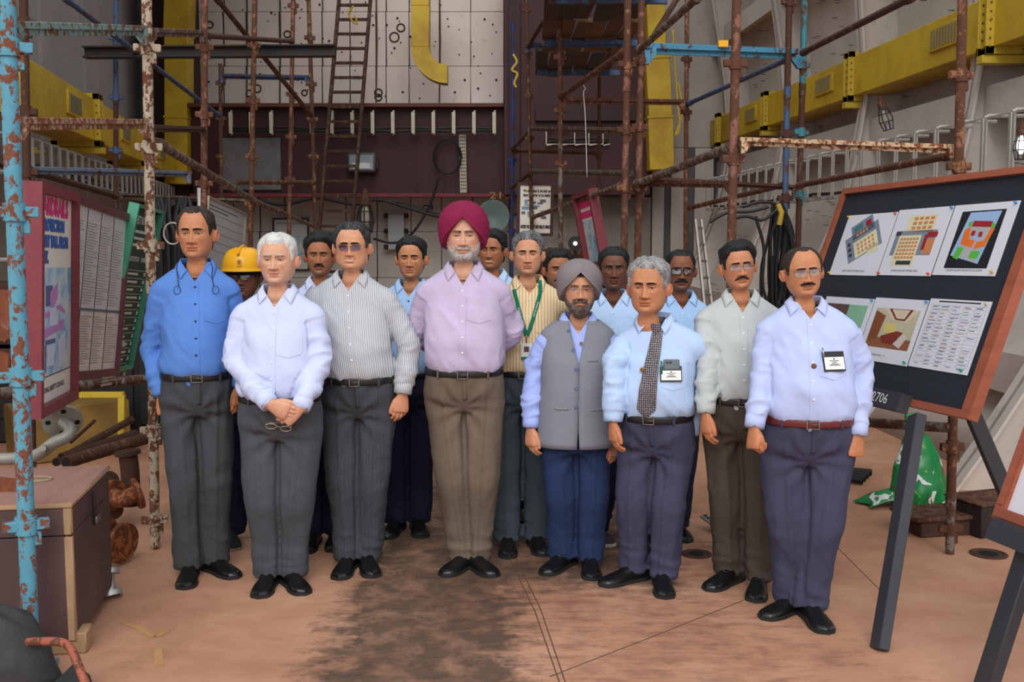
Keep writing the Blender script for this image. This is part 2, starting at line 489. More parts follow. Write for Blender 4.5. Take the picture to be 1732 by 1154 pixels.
# maroon girder across the bulkhead
GY = 19.0
a, b = at(322, 182, GY), at(905, 331, GY)
g0 = MB().box(((a.x + b.x) / 2, (GY + BACKY) / 2 + .1, (a.z + b.z) / 2), (b.x - a.x, BACKY - GY + .2, a.z - b.z), None, 0, .01).build('girder_web', MAROON, WALLB)
MB().box(((a.x + b.x) / 2, GY - .06, a.z + .02), (b.x - a.x, .28, .07), None, 0, .01).build('girder_flange', plain('brown_flange', srgb(92, 52, 40), .6, var=.2, scale=4), WALLB)
MB().box(((a.x + b.x) / 2, GY - .05, b.z), (b.x - a.x, .26, .07), None, 0, .01).build('girder_flange', plain('wine_red_flange', srgb(112, 44, 52), .6, var=.2), WALLB)
for px in (560, 705, 752, 790): 
    p0, p1 = at(px, 236, GY - .012), at(px, 325, GY - .012)
    MB().bar(p0, p1, .03, .02, (0, 1, 0)).build('web_stiffener', MAROON, WALLB)
wall_panel(372, 476, 233, 322, GREYPANEL, GY - .05, .05)
# maroon bulkhead block to the right with recess
a, b = at(852, -60, 18.6), at(1100, 330, 18.6)
MB().box(((a.x + b.x) / 2, 19.3, (a.z + b.z) / 2), (b.x - a.x, 1.4, a.z - b.z), None, 0, .01).build('bulkhead_block', MAROON, WALLB)
for (x0, x1, y0, y1) in ((905, 1098, 178, 205), (860, 880, 0, 330), (1060, 1098, 0, 180)): wall_panel(x0, x1, y0, y1, DARKM, 18.5, .1, 'bulkhead_rib')
a, b = at(255, -60, 19.2), at(326, 420, 19.2)
MB().box(((a.x + b.x) / 2, 19.7, (a.z + b.z) / 2), (b.x - a.x, 1.0, a.z - b.z), None, 0, .01).build('corner_pillar', DARKM, WALLB)
wall_panel(1100, 1260, -80, 250, HULL, 19.8, .1); wall_panel(1100, 1260, 250, 480, GREYPANEL, 19.8, .1); [wall_panel(a_, b_, 250, 480, HULL, 19.6, .1, 'stiffener') for a_, b_ in ((1104, 1122), (1136, 1160), (1176, 1204), (1218, 1250))]  # lower grey panel is coloured darker to stand in for shadow behind the stiffeners
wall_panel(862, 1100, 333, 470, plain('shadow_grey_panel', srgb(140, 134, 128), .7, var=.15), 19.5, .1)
# clear mesh lettering under the girder
# ------------------------------------------------------------------ people: shared pieces
def skin_material():
    m = NT('skin'); at_ = m.n('ShaderNodeAttribute'); at_.attribute_name = 'Col'
    co = m.coord()
    nz = m.noise(co, 30, 5, .7)
    col = m.mix(m.ramp(nz, [(.35, (0, 0, 0)), (.75, (.5, .5, .5))]), at_.outputs['Color'], (.62, .40, .33, 1), 'MULTIPLY')
    m.bump(m.math('ADD', m.noise(co, 260, 3), m.math('MULTIPLY', m.noise(co, 60, 3), 1.2)), .3, .003)
    return m.set(Base_Color=col, Roughness=.5, Specular_IOR_Level=.38, Subsurface_Weight=.08, Subsurface_Radius=(.012, .005, .003), Subsurface_Scale=.6)
SKIN = skin_material()
def hair_mat(name, c1, c2, mixp=.5):
    if name in _mats: return _mats[name]
    m = NT(name); co = m.coord((1, 1, .55))
    n1 = m.noise(co, 170, 3, .7, .6)
    n2 = m.noise(co, 26, 4)
    f = m.ramp(m.math('ADD', m.math('MULTIPLY', n1, .65), m.math('MULTIPLY', n2, .35)), [(mixp - .1, c1), (mixp + .1, c2)])
    m.bump(n1, .8, .004)
    _mats[name] = m.set(Base_Color=f, Roughness=.55, Specular_IOR_Level=.3)
    return _mats[name]
def cloth(name, c, stripe=None, c2=None, period=.012, width=.35, rough=.85, wear=.05, weave=900, sheen=.0):
    """woven cloth; stripe = direction vector of a stripe pattern in the wearer's own frame"""
    if name in _mats: return _mats[name]
    m = NT(name); co = m.coord()
    n1 = m.noise(co, 7, 3)
    lo = tuple(x * (1 - wear) for x in c[:3]) + (1,); hi = tuple(min(1, x * (1 + wear)) for x in c[:3]) + (1,)
    col = m.ramp(n1, [(.3, lo), (.7, hi)])
    if stripe:
        dt = m.n('ShaderNodeVectorMath', operation='DOT_PRODUCT'); m.l(co, dt.inputs[0]); dt.inputs[1].default_value = stripe
        s = m.math('FRACT', m.math('MULTIPLY', dt.outputs['Value'], 1 / period))
        f = m.math('LESS_THAN', s, width)
        col = m.mix(f, col, c2)
    wv = m.noise(co, weave, 2)
    m.bump(m.math('ADD', m.math('MULTIPLY', wv, .3), m.noise(co, 14, 4)), .12, .006)
    _mats[name] = m.set(Base_Color=col, Roughness=rough, Specular_IOR_Level=.2, Sheen_Weight=sheen)
    return _mats[name]
def leather(name, c, rough=.3):
    if name in _mats: return _mats[name]
    m = NT(name); co = m.coord()
    v = m.noise(co, 120, 3)
    m.bump(v, .15, .002)
    _mats[name] = m.set(Base_Color=m.ramp(m.noise(co, 20, 4), [(.3, tuple(x * .8 for x in c[:3])), (.7, c)]), Roughness=rough, Specular_IOR_Level=.5)
    return _mats[name]
EYE_W = plain('eye_white', srgb(150, 136, 126), .25, var=.03)
EYE_I = plain('eye_iris', srgb(38, 24, 16), .15, var=.1)
LIPT = None
SHOE = leather('black_shoe_leather', srgb(22, 21, 22), .28)
SOLE = plain('black_rubber_sole', srgb(34, 32, 31), .8)
BELT = leather('black_belt_leather', srgb(24, 23, 24), .35)
BUCKLE = plain('brushed_buckle_metal', srgb(150, 146, 140), .32, .9)
BUTTON = plain('white_shirt_button', srgb(225, 225, 228), .35)
TOOTH = plain('teeth', srgb(225, 215, 200), .3, var=.03)
def glass_mat(name, tint=(.9, .95, 1, 1), alpha=.25):
    if name in _mats: return _mats[name]
    m = NT(name)
    tr = m.n('ShaderNodeBsdfTransparent'); tr.inputs[0].default_value = tint
    gl = m.n('ShaderNodeBsdfGlossy'); gl.inputs['Roughness'].default_value = .03
    lw = m.n('ShaderNodeLayerWeight'); lw.inputs[0].default_value = .25
    mx = m.n('ShaderNodeMixShader')
    m.l(m.math('ADD', m.math('MULTIPLY', lw.outputs['Fresnel'], .7), alpha), mx.inputs[0])
    m.l(tr.outputs[0], mx.inputs[1]); m.l(gl.outputs[0], mx.inputs[2])
    m.l(mx.outputs[0], m.t.nodes['Material Output'].inputs['Surface'])
    _mats[name] = m.mat
    return m.mat
LENS = glass_mat('spectacle_lens', (.93, .95, .97, 1), .10)

def remesh(V, F, voxel, smooth_it=4):
    """union of closed shapes as one continuous surface"""
    me = bpy.data.meshes.new('tmp'); me.from_pydata(np.asarray(V).tolist(), [], F)
    bm = bmesh.new(); bm.from_mesh(me); bmesh.ops.recalc_face_normals(bm, faces=bm.faces); bm.to_mesh(me); bm.free()
    o = bpy.data.objects.new('tmp', me); COL.objects.link(o)
    md = o.modifiers.new('r', 'REMESH'); md.mode = 'VOXEL'; md.voxel_size = voxel
    if smooth_it:
        ms = o.modifiers.new('s', 'SMOOTH'); ms.factor = .5; ms.iterations = smooth_it
    dg = bpy.context.evaluated_depsgraph_get()
    e = o.evaluated_get(dg); m2 = e.to_mesh()
    nv = len(m2.vertices); co = np.empty(nv * 3); m2.vertices.foreach_get('co', co)
    nf = len(m2.polygons)
    lt = np.empty(nf, dtype=np.int32); m2.polygons.foreach_get('loop_total', lt)
    li = np.empty(len(m2.loops), dtype=np.int32); m2.loops.foreach_get('vertex_index', li)
    if (lt == 4).all(): F2 = li.reshape(-1, 4)
    else:
        st = np.concatenate([[0], np.cumsum(lt)[:-1]])
        F2 = [li[a:a + b].tolist() for a, b in zip(st, lt)]
    e.to_mesh_clear(); bpy.data.objects.remove(o); bpy.data.meshes.remove(me)
    return co.reshape(-1, 3).copy(), F2
def vnormals(V, F):
    F = np.asarray(F)
    n = np.cross(V[F[:, 2]] - V[F[:, 0]], V[F[:, 3]] - V[F[:, 1]])
    N = np.zeros_like(V)
    for k in range(4): np.add.at(N, F[:, k], n)
    return N / (np.linalg.norm(N, axis=1, keepdims=True) + 1e-12)
# ---- hands: right hand, wrist at origin, fingers down -Z, palm to +X, thumb to -Y
def make_hand(curl, thumb):
    mb = MB()
    n = 14; rows = []
    for z, hw, th, cx in ((.02, .027, .021, 0), (0, .028, .020, 0), (-.03, .036, .019, .001), (-.06, .042, .017, .002), (-.085, .043, .0145, .002), (-.1, .040, .011, .003)):
        rows.append([(cx + th * math.cos(2 * math.pi * k / n), hw * math.sin(2 * math.pi * k / n), z) for k in range(n)])
    V = np.array(rows); mb.grid(V, True)
    mb.f.append(tuple(range(n))); mb.m.append(0); mb.f.append(tuple((len(rows) - 1) * n + k for k in range(n))); mb.m.append(0)
    for i, (y, zb, L, r) in enumerate(((-.031, -.086, .074, .0092), (-.0105, -.092, .082, .0095), (.0105, -.089, .076, .009), (.030, -.080, .060, .0082))):
        p = Vector((.001, y * .93, zb + .018)); a = .12; pts = [p.copy()]; rr = [r * 1.05]
        p = p + Vector((math.sin(a), 0, -math.cos(a))) * .018; pts.append(p.copy()); rr.append(r * 1.12)
        for sfrac, c, k in ((.46, curl[0], 1.0), (.30, curl[1], .95), (.24, curl[2], .84)):
            a += c * (1 + .06 * (i - 1))
            d = Vector((math.sin(a), (-.05 + .03 * i) * (1 if curl[0] < .7 else -.4), -math.cos(a))).normalized()
            for q in (.5, 1.0):
                pts.append(p + d * (L * sfrac * q)); rr.append(r * (k if q == 1 else k * .93))
            p = pts[-1].copy()
        pts.append(p + d * .004); rr.append(r * .5)
        mb.tube(pts, rr, 9)
    pts = [Vector(q) for q in thumb]
    mb.tube(pts, [.014, .0165, .0125, .0115, .0105, .006], 9)
    V, F = remesh(np.array(mb.v), mb.f, .0032, 3)
    return V, np.asarray(F)
HANDS = {
    'relaxed': make_hand((.30, .55, .35), ((.004, -.018, -.022), (.010, -.034, -.048), (.016, -.046, -.076), (.020, -.049, -.094), (.023, -.048, -.108), (.024, -.047, -.114))),
    'fist': make_hand((1.05, 1.35, .75), ((.006, -.018, -.022), (.014, -.032, -.048), (.026, -.038, -.072), (.034, -.030, -.092), (.040, -.018, -.104), (.041, -.012, -.108))),
    'hold': make_hand((.62, .55, .30), ((.006, -.018, -.022), (.012, -.036, -.046), (.020, -.048, -.070), (.027, -.050, -.088), (.033, -.046, -.102), (.035, -.044, -.107))),
}
# ---- head tables, metres above the chin
HZ = np.array([.235, .2335, .229, .221, .208, .190, .170, .150, .138, .118, .100, .080, .066, .050, .035, .020, .009, .001])
HW = np.array([.002, .018, .034, .049, .0625, .0715, .0765, .078, .0778, .0755, .0735, .071, .069, .065, .060, .0515, .0435, .037])
HF = np.array([.002, .021, .041, .058, .075, .087, .0925, .0945, .0945, .0895, .0895, .0895, .0895, .0885, .0865, .0855, .082, .072])
HB = np.array([.002, .022, .042, .060, .079, .093, .1005, .1035, .104, .102, .098, .090, .083, .077, .072, .068, .066, .065])
NZ = np.array([-.006, -.012, -.022, -.035, -.055, -.080])
NW = np.array([.041, .043, .047, .051, .054, .057]); NF = np.array([.058, .049, .043, .041, .042, .044]); NB = np.array([.064, .064, .064, .064, .066, .070])
DEFAULT_FACE = dict(wide=1.07, jaw=1.0, nose=1.1, nosew=1.2, brow=1.0, eye=.0027, mouthw=.029, smile=0.0, chub=0.0, neckw=1.0, open=0.0, lip=1.0)

def build_person(root, P):
    rng = random.Random(P['seed']); seed = P['seed']
    q = P.get('q', 1.0)                       # mesh density
    fc = dict(DEFAULT_FACE); fc.update(P.get('face', {}))
    zc, zk, zb = P['z_crown'], P['z_chin'], P['z_belt']
    zac = P.get('z_ac', zk - .076)
    hs = (zk and (zc - zk)) / .235
    sw, wch, wbel, wb = P['sw'], P['wch'], P['wbel'], P['wb']
    belly = P.get('belly', .02)
    xs = np.array([0, zb, zac, zk, zc]); xo = np.array([P['bx'], P['bx'], P['cx'], P['hx'], P['hx']])
    ys = np.array([0, zb, zac, zk, zc]); yo = np.array([0, 0, P.get('cy', 0.0), P.get('cy', 0.0) - .022, P.get('cy', 0.0) - .022])
    XO = lambda z: np.interp(z, xs, xo); YO = lambda z: np.interp(z, ys, yo)
    T = zac - zb
    pz = np.array([zb - .10, zb - .012, zb + .022, zb + .06, zb + .30 * T, zb + .62 * T, zac - .12, zac - .075, zac - .045, zac - .020, zac + .006, zac + .030, zac + .056, zac + .09])
    pa = np.array([wb - .012, wb - .008, wb + .018, wb + .027, wbel, wch, sw - .042, sw * .86, sw * .83, sw * .75, sw * .60, sw * .44, .072, .062])
    pf = np.array([.085 + belly, .094 + belly, .118 + belly, .126 + belly, .125 + belly * 1.2, .118 + belly * .45, .100 + belly * .15, .090, .080, .072, .063, .054, .046, .042])
    pb = np.array([.09, .094, .114, .118, .112, .115, .112, .107, .102, .098, .093, .086, .074, .068])
    tors = lambda z: (smooth_interp(z, pz, pa, 500, 8), smooth_interp(z, pz, pf, 500, 8), smooth_interp(z, pz, pb, 500, 8))
    def ring_xy(t, a, f, b, n=2.35):
        s_, c_ = np.sin(t), np.cos(t)
        x = a * np.sign(s_) * np.abs(s_) ** (2 / n)
        y = -np.where(c_ > 0, f, b) * np.sign(c_) * np.abs(c_) ** (2 / n)
        return x, y
    # ---------------- head, neck and trunk: one grid from crown to hips
    Cf = int(100 * q); Cb = int(44 * q)
    t = np.concatenate([np.linspace(-1.3, 1.3, Cf, endpoint=False), np.linspace(1.3, 2 * math.pi - 1.3, Cb, endpoint=False)])
    zr = np.concatenate([.235 - .0852 * (np.linspace(0, 1, int(26 * q)) ** 1.6), np.linspace(.1490, .002, int(86 * q))])
    w = smooth_interp(zr[::-1], HZ[::-1], HW[::-1], 600, 6)[::-1]; f = smooth_interp(zr[::-1], HZ[::-1], HF[::-1], 600, 6)[::-1]; b = smooth_interp(zr[::-1], HZ[::-1], HB[::-1], 600, 6)[::-1]
    w = np.where(zr > .2345, .004, w); 
    w = w * (1 + (fc['jaw'] - 1) * sst(.09, .03, zr)) * fc['wide'] + fc['chub'] * sst(.10, .03, zr) * sst(-.02, .02, zr)
    zz = np.concatenate([zr, NZ]); ww = np.concatenate([w, NW * fc['neckw']]); ff = np.concatenate([f, NF + .012 * fc['chub'] / .006 * np.array([1, 1, .8, .5, .2, 0]) if fc['chub'] else NF]); bb = np.concatenate([b, NB])
    Z = zz[:, None] + 0 * t[None]; Tm = t[None] + 0 * zz[:, None]
    s_, c_ = np.sin(Tm), np.cos(Tm)
    X = ww[:, None] * np.sign(s_) * np.abs(s_) ** .92
    Y = -np.where(c_ > 0, ff[:, None], bb[:, None]) * np.sign(c_) * np.abs(c_) ** .90
    fm = sst(0.05, .45, c_)
    ax = np.abs(X)
    D = np.zeros_like(X)
    # nose
    nz0, nz1 = .068, .124
    k = np.clip((nz1 - Z) / (nz1 - nz0 - .010), 0, 1)
    hgt = (.004 + .021 * k ** 1.1) * sst(nz0 - .006, nz0 + .007, Z) * sst(nz1 + .016, nz1 - .006, Z) * fc['nose']
    D += hgt * gauss(X, (.0075 + .0045 * k) * fc['nosew'])
    D += .0095 * fc['nose'] * gauss(ax - .0135 * fc['nosew'], .0058) * gauss(Z - .0735, .0075)
    D -= .0045 * gauss(ax - .0085, .0035) * gauss(Z - .0662, .0028)
    # sockets, brow, cheeks
    ez, ex = .1165, .0315
    D -= .0115 * gauss(ax - ex + .002, .017) * gauss(Z - ez, .0115)
    D -= .003 * gauss(ax - .012, .008) * gauss(Z - ez, .010)
    D += .0045 * fc['brow'] * gauss(ax - .030, .022) * gauss(Z - .136, .009)
    D -= .002 * gauss(X, .010) * gauss(Z - .134, .010)
    D += .0065 * gauss(ax - .042, .018) * gauss(Z - .088, .018)
    D += .0035 * gauss(ax - .034, .014) * gauss(Z - .098, .008)
    # folds beside the nose, temples hollow
    nl = .016 + (.078 - Z) * .42
    D -= .0042 * gauss(ax - nl, .0042) * sst(.040, .050, Z) * sst(.082, .070, Z)
    D -= .004 * gauss(ax - .066, .012) * gauss(Z - .155, .022)
    # mouth
    mw = fc['mouthw']; mz = .0465 + fc['smile'] * .006 * (ax / mw) ** 2
    me_ = sst(mw * 1.08, mw * .6, ax)
    D += .0062 * me_ * gauss(Z - (mz + .0052), .0048) * fc['lip']
    D += .0074 * sst(mw * .95, mw * .35, ax) * gauss(Z - (mz - .0062), .0054) * fc['lip']
    D -= .0060 * sst(mw * 1.1, mw * .75, ax) * gauss(Z - mz, .0017 + fc['open'])
    D -= .0032 * gauss(X, .022) * gauss(Z - .0305, .006)
    D -= .0015 * gauss(X, .004) * gauss(Z - .060, .008)
    D += .0045 * gauss(X, .018) * gauss(Z - .013, .011)
    # forehead lines
    D -= .0006 * sst(.045, .02, ax) * (gauss(Z - .160, .0018) + gauss(Z - .172, .0018) + gauss(Z - .149, .0016)) * fc.get('lines', 1.0)
    Y = Y - D * fm
    # eyelids
    yl = np.interp(ez, zr[::-1], f[::-1])
    eyc = -(yl - .0195)
    for sx in (-1, 1):
        dx = X - sx * ex; dz = Z - ez
        rho2 = dx * dx + dz * dz * 1.15
        lid = eyc - np.sqrt(np.maximum(.0138 ** 2 - rho2, 0))
        wgt = sst(.0165, .0095, np.sqrt(rho2)) * fm
        Y = np.where(wgt > 0, Y * (1 - wgt) + np.minimum(Y, lid + .0005) * wgt, Y)
        ah = fc['eye'] * np.clip(1 - (dx / .0142) ** 2, 0, 1) ** .8
        ins = sst(.0006, -.0006, np.abs(dz + .0008) - ah) * (np.abs(dx) < .0142)
        Y = Y + ins * .0045 * fm
    head = np.stack([X, Y, Z], -1)
    # ---------------- head pose
    Rh = Euler((math.radians(P.get('pitch', 0)), math.radians(P.get('roll', 0)), math.radians(P.get('hyaw', 0)))).to_matrix()
    Rn = np.array(Rh); piv = np.array([0, .012, -.02])
    wgt = sst(-.075, -.004, Z)[..., None]
    head_r = ((head - piv) @ Rn.T + piv) * wgt + head * (1 - wgt)
    base = np.array([P['hx'], float(YO(zk)), zk])
    def headT(p):
        p = np.asarray(p, float)
        return ((p - piv) @ Rn.T + piv) * hs + base
    HV = head_r * hs + base
    nH = len(zr)
    # trunk rows
    tz = np.concatenate([np.linspace(zk - .093 * hs, zac - .02, 7), np.linspace(zac - .05, zb - .12, 10)])
    a_, f_, b_ = tors(tz)
    rows = []
    for i, z in enumerate(tz):
        x, y = ring_xy(t, a_[i] - .010, f_[i] - .010, b_[i] - .010)
        k0 = sst(0, 2.5, i)
        nx = .058 * hs * fc['neckw'] * np.sin(t); ny = -np.where(np.cos(t) > 0, .046, .07) * np.cos(t) * hs
        rows.append(np.stack([x * k0 + nx * (1 - k0) + XO(z), y * k0 + ny * (1 - k0) + YO(z), z + 0 * t], -1))
    BV = np.concatenate([HV, np.array(rows)])
    R_, C_ = BV.shape[:2]
    mb_v = [BV.reshape(-1, 3)]; mb_f = [grid_faces(R_, C_, True)]
    # colours of the skin itself
    tone = np.array(P['tone'][:3]); lip = tone * np.array([.82, .52, .55]); shade = np.array([.42, .36, .34])
    colr = np.ones((R_, C_, 3)) * tone
    lm = me_ * np.exp(-((Z - mz) / .0085) ** 4) * fm
    hc = colr[:len(zz)]
    hc[:] = hc * (1 - .75 * lm[..., None]) + lip * .75 * lm[..., None]
    rd = (.35 * gauss(ax - .042, .018) * gauss(Z - .085, .018) + .4 * gauss(X, .012) * gauss(Z - .075, .012)) * fm
    hc[:] = hc * (1 - rd[..., None] * np.array([0, .22, .22]))
    for sx in (-1, 1):
        dx = X - sx * ex; dz = Z - ez + .0008
        ah = fc['eye'] * np.clip(1 - (dx / .0145) ** 2, 0, 1) ** .8
        lash = np.exp(-((dz - ah) / .0016) ** 2) * (np.abs(dx) < .0155) + .5 * np.exp(-((dz + ah) / .0012) ** 2) * (np.abs(dx) < .0145)
        lash = np.clip(lash, 0, 1) * fm
        hc[:] = hc * (1 - .9 * lash[..., None]) + np.array([.02, .012, .01]) * .9 * lash[..., None]
        bag = .25 * np.exp(-(dx / .017) ** 2 - ((dz + .011) / .006) ** 2) * fm
        hc[:] = hc * (1 - bag[..., None] * np.array([.25, .35, .35]))
    st = P.get('stubble', 0.0)
    if st:
        sm = sst(.070, .050, Z - .35 * (np.abs(Tm) > .6) * .0 + .0) * sst(-.02, .004, Z) * sst(-.1, .25, c_) * (1 - lm) * (.75 + .25 * vnoise(head * 220))
        hc[:] = hc * (1 - st * sm[..., None]) + np.array(P.get('stubc', (.10, .08, .075))) * st * sm[..., None]
    cols = [colr.reshape(-1, 3)]
    # ears
    no = BV.reshape(-1, 3).shape[0]
    ev = []; er = 9; ec = 16
    for sx in (-1, 1):
        g = np.zeros((er, ec, 3))
        for i in range(er):
            r = i / (er - 1)
            for j in range(ec):
                a = 2 * math.pi * j / ec
                ey = .0155 * math.cos(a) * (1.05 - .25 * (math.sin(a) < 0) * -math.sin(a)); ezz = .031 * math.sin(a)
                rim = .0075 * math.exp(-((r - .80) / .14) ** 2) * (1.0 if math.sin(a) > -.6 else .4) - .004 * math.exp(-(r / .4) ** 2)
                out = .004 + .0075 * (r * math.cos(a) * .5 + .5) + rim - (.010 if i == er - 1 else 0)
                yb = .006 + ey * r + .006 * (ezz * r / .03)
                xx = .0755 * fc['wide'] + out * 1.25 + .004
                if i == er - 1: xx = .0725 * fc['wide'] - .004; yb = .006 + ey * .9 - .004
                g[i, j] = (sx * xx, yb + .004, .104 + ezz * r)
        gv = headT(g.reshape(-1, 3))
        fcs = grid_faces(er, ec, True, no)
        if sx > 0: fcs = fcs[:, ::-1]
        mb_v.append(gv); mb_f.append(fcs); cols.append(np.ones((er * ec, 3)) * tone * np.array([1, .86, .84])); no += er * ec
    # arms, legs (skin) and hands, in the wearer's frame
    sleeves = []
    scl = P.get('limb', 1.0)
    for sx in (-1, 1):
        A = P['arms'][sx]
        S = np.array([P['cx'] + sx * (sw - .064), float(YO(zac)), zac - .090]); S0 = S + np.array([-sx * .06, 0, .028])
        E, W = np.array(A['E'], float), np.array(A['W'], float)
        path = catmull([S0, S, S * .55 + E * .45 + np.array([sx * .006, .006, 0]), E, E * .5 + W * .5, W], 30)
        sleeves.append((sx, path, E, W, A))
        tb = MB().tube(path[4:], np.concatenate([np.linspace(.045, .036, 14), np.linspace(.036, .026, 12)]), 10)
        mb_v.append(np.array(tb.v)); mb_f.append(tb.f); 
        cols.append(np.ones((len(tb.v), 3)) * tone); 
        mb_f[-1] = [[i + no for i in f_] for f_ in tb.f]; no += len(tb.v)
        hv, hf = HANDS[A.get('hand', 'relaxed')]
        hv = hv * (1.0 * P.get('hand_s', 1.0)); hf = hf
        if sx > 0: hv = hv * np.array([-1, 1, 1]); hf = hf[:, ::-1]
        pr = math.radians(A.get('pron', 45)) * (1 if sx < 0 else -1)
        rz = np.array(Matrix.Rotation(pr, 3, 'Z'))
        d = Vector(A['dir']) if 'dir' in A else Vector(W - E)
        d.normalize()
        if 'dir' not in A: d = (d + Vector((0, .0, -.55))).normalized()
        ql = np.array(Vector((0, 0, -1)).rotation_difference(d).to_matrix())
        hv = (hv @ rz.T) @ ql.T + W
        mb_v.append(hv); mb_f.append((hf + no)); cols.append(np.ones((len(hv), 3)) * tone * np.array([1.0, .92, .9])); no += len(hv)
        A['handmat'] = (ql @ rz, W)
    for sx in (-1, 1):
        fx, fy = P['feet'][sx][:2]
        tb = MB().tube(catmull([(P['bx'] + sx * .085, 0, zb - .1), (P['bx'] * .5 + sx * .045 + fx * .5, fy * .5 - .01, .50 * zb), (fx, fy + .05, .06)], 8), [.06, .06, .05, .045, .042, .04, .034, .032], 8)
        mb_v.append(np.array(tb.v)); mb_f.append([[i + no for i in f_] for f_ in tb.f]); cols.append(np.ones((len(tb.v), 3)) * tone); no += len(tb.v)
    F = []
    for f_ in mb_f: F += (f_.tolist() if hasattr(f_, 'tolist') else f_)
    body = raw('body', np.concatenate(mb_v), F, SKIN, root)
    ca = body.data.color_attributes.new('Col', 'FLOAT_COLOR', 'POINT')
    cc = np.concatenate(cols); ca.data.foreach_set('color', np.concatenate([cc, np.ones((len(cc), 1))], 1).astype(np.float32).ravel())
    # grid normals for hair shells
    G = HV[:nH]
    du = np.roll(G, -1, 1) - np.roll(G, 1, 1); dv = np.gradient(G, axis=0)
    N = np.cross(du, dv); N /= np.linalg.norm(N, axis=-1, keepdims=True) + 1e-9
    cen = headT(np.array([0, 0, .12])); sgn = np.sign(((G - cen) * N).sum(-1).mean()); N = N * sgn
    Gx, Gz, Gt, Gc = X[:nH], Z[:nH], np.abs((Tm[:nH] + math.pi) % (2 * math.pi) - math.pi), c_[:nH]
    gax = np.abs(Gx); hp = head[:nH]
    def shell(name, mask, thick, mat, rough=0.0):
        m = np.clip(mask, 0, None)
        keepv = mask > -.0
        off = (thick * hs)[..., None] if hasattr(thick, 'shape') else thick * hs
        V = G + N * off
        if rough: V = V + N * (rough * hs * (fbm(hp * np.array([320, 320, 120])) * .7 + .6 * vnoise(hp * np.array([90, 90, 45]))))[..., None] * np.clip(m[..., None] * 2, 0, 1)
        V = np.where(keepv[..., None], V, G - N * .0025)
        Fq = grid_faces(nH, C_, True)
        kf = keepv.reshape(-1)[Fq].any(1)
        Fq = Fq[kf]
        u, inv = np.unique(Fq, return_inverse=True)
        return raw(name, V.reshape(-1, 3)[u], inv.reshape(-1, 4), mat, root)
    # eyebrows
    bh = .1350
    bc = bh + .0042 * np.sin(math.pi * (.22 + .70 * np.clip((gax - .010) / .042, 0, 1))) - .0026 - fc.get('frown', .3) * .0010 * gauss(gax - .012, .010)
    bt = .0054 * fc.get('browt', 1.0) * (1 - .55 * np.clip((gax - .03) / .022, 0, 1))
    bm_ = (1 - np.abs(Gz - bc) / bt) * sst(.050, .046, gax) * sst(.008, .012, gax)
    bm_ = np.where((gax > .008) & (gax < .051) & (Gc > .2), bm_, -1)
    for sx, nm in ((-1, 'eyebrow'), (1, 'eyebrow')):
        shell(nm, np.where(np.sign(Gx) == sx, bm_, -1), .0022 * sst(0, .5, bm_), P['browmat'], .0006)
    # hair on the scalp
    if P.get('hair'):
        h = P['hair']
        tt = [0, .35, .62, .82, .98, 1.10, 1.24, 1.30, 1.62, 1.78, 2.05, math.pi]
        zf = h.get('front', .196); tm = h.get('temple', .188); sb = h.get('side', .098)
        zl = [zf, zf + h.get('peak', .0), tm, (tm + .145) / 2, .146, sb + .012, sb, .134, .140, .10, .035, .022]
        line = smooth_interp(Gt, tt, zl, 300, 4) + .0025 * vnoise(hp * 150) + h.get('asym', 0) * np.sin(Gx * 30)
        m = Gz - line
        if h.get('bald'): m = np.minimum(m, (h['bald'] - np.hypot(Gx * 1.05, (hp[..., 1] - .0)) ) * -1.0)
        top = sst(.14, .20, Gz)
        th = (h.get('side_t', .006) * (1 - top) + h.get('top_t', .016) * top) * sst(0, h.get('edge', .018), m)
        th = th * (1 + .35 * vnoise(hp * np.array([55, 40, 55])))
        if 'sweep' in h: th = th + h['sweep'] * sst(-.06, .06, Gx * h.get('sdir', 1)) * top * sst(0, .02, m)
        nrough = h.get('rough', .0022)
        shell('hair', m / .01, th, P['hairmat'], nrough)
    # moustache and beard
    if P.get('mous'):
        mo = P['mous']; wd = mo.get('w', .031); hh = mo.get('h', .0075)
        mc = .0605 - mo.get('droop', .35) * .012 * (gax / wd) ** 2 + mo.get('dz', 0)
        mm = 1 - (gax / wd) ** 4 - ((Gz - mc) / (hh * (1 - .45 * (gax / wd) ** 2).clip(.2))) ** 2 + .25 * vnoise(hp * 300)
        mm = np.where(Gc > .2, mm, -1)
        shell('moustache', mm, mo.get('t', .005) * sst(0, .7, mm), P['mousmat'], .0012)
    if P.get('beard'):
        be = P['beard']
        lo_ = np.interp(Gt, [0, .25, .5, .8, 1.15, 1.5, 3.2], [.033, .034, .040, .052, .085, .11, .11])
        edge = np.interp(Gt, [0, 1.2, 1.42, 1.5], [1, 1, 0, -1])
        bmk = np.minimum((lo_ - Gz) / .008, edge * 2) + .2 * vnoise(hp * 260)
        mouthhole = 1 - (gax / (mw * 1.0)) ** 2 - ((Gz - .0475) / .0105) ** 2
        side = np.where((gax < .043) & (gax > .020) & (Gz < .068) & (Gz > .03), 1 - np.abs(gax - .0315) / .008, -1)
        bmk = np.maximum(bmk, side)
        bmk = np.where(mouthhole > 0, -1, bmk); bmk = np.where(Gz > .125, -1, bmk)
        thb = be.get('t', .010) * sst(0, 1.0, bmk) * (.55 + .9 * gauss(Gz - .012, .022) * sst(.3, .9, Gc)) 
        shell('beard', bmk, thb, P['mousmat'], be.get('rough', .002))
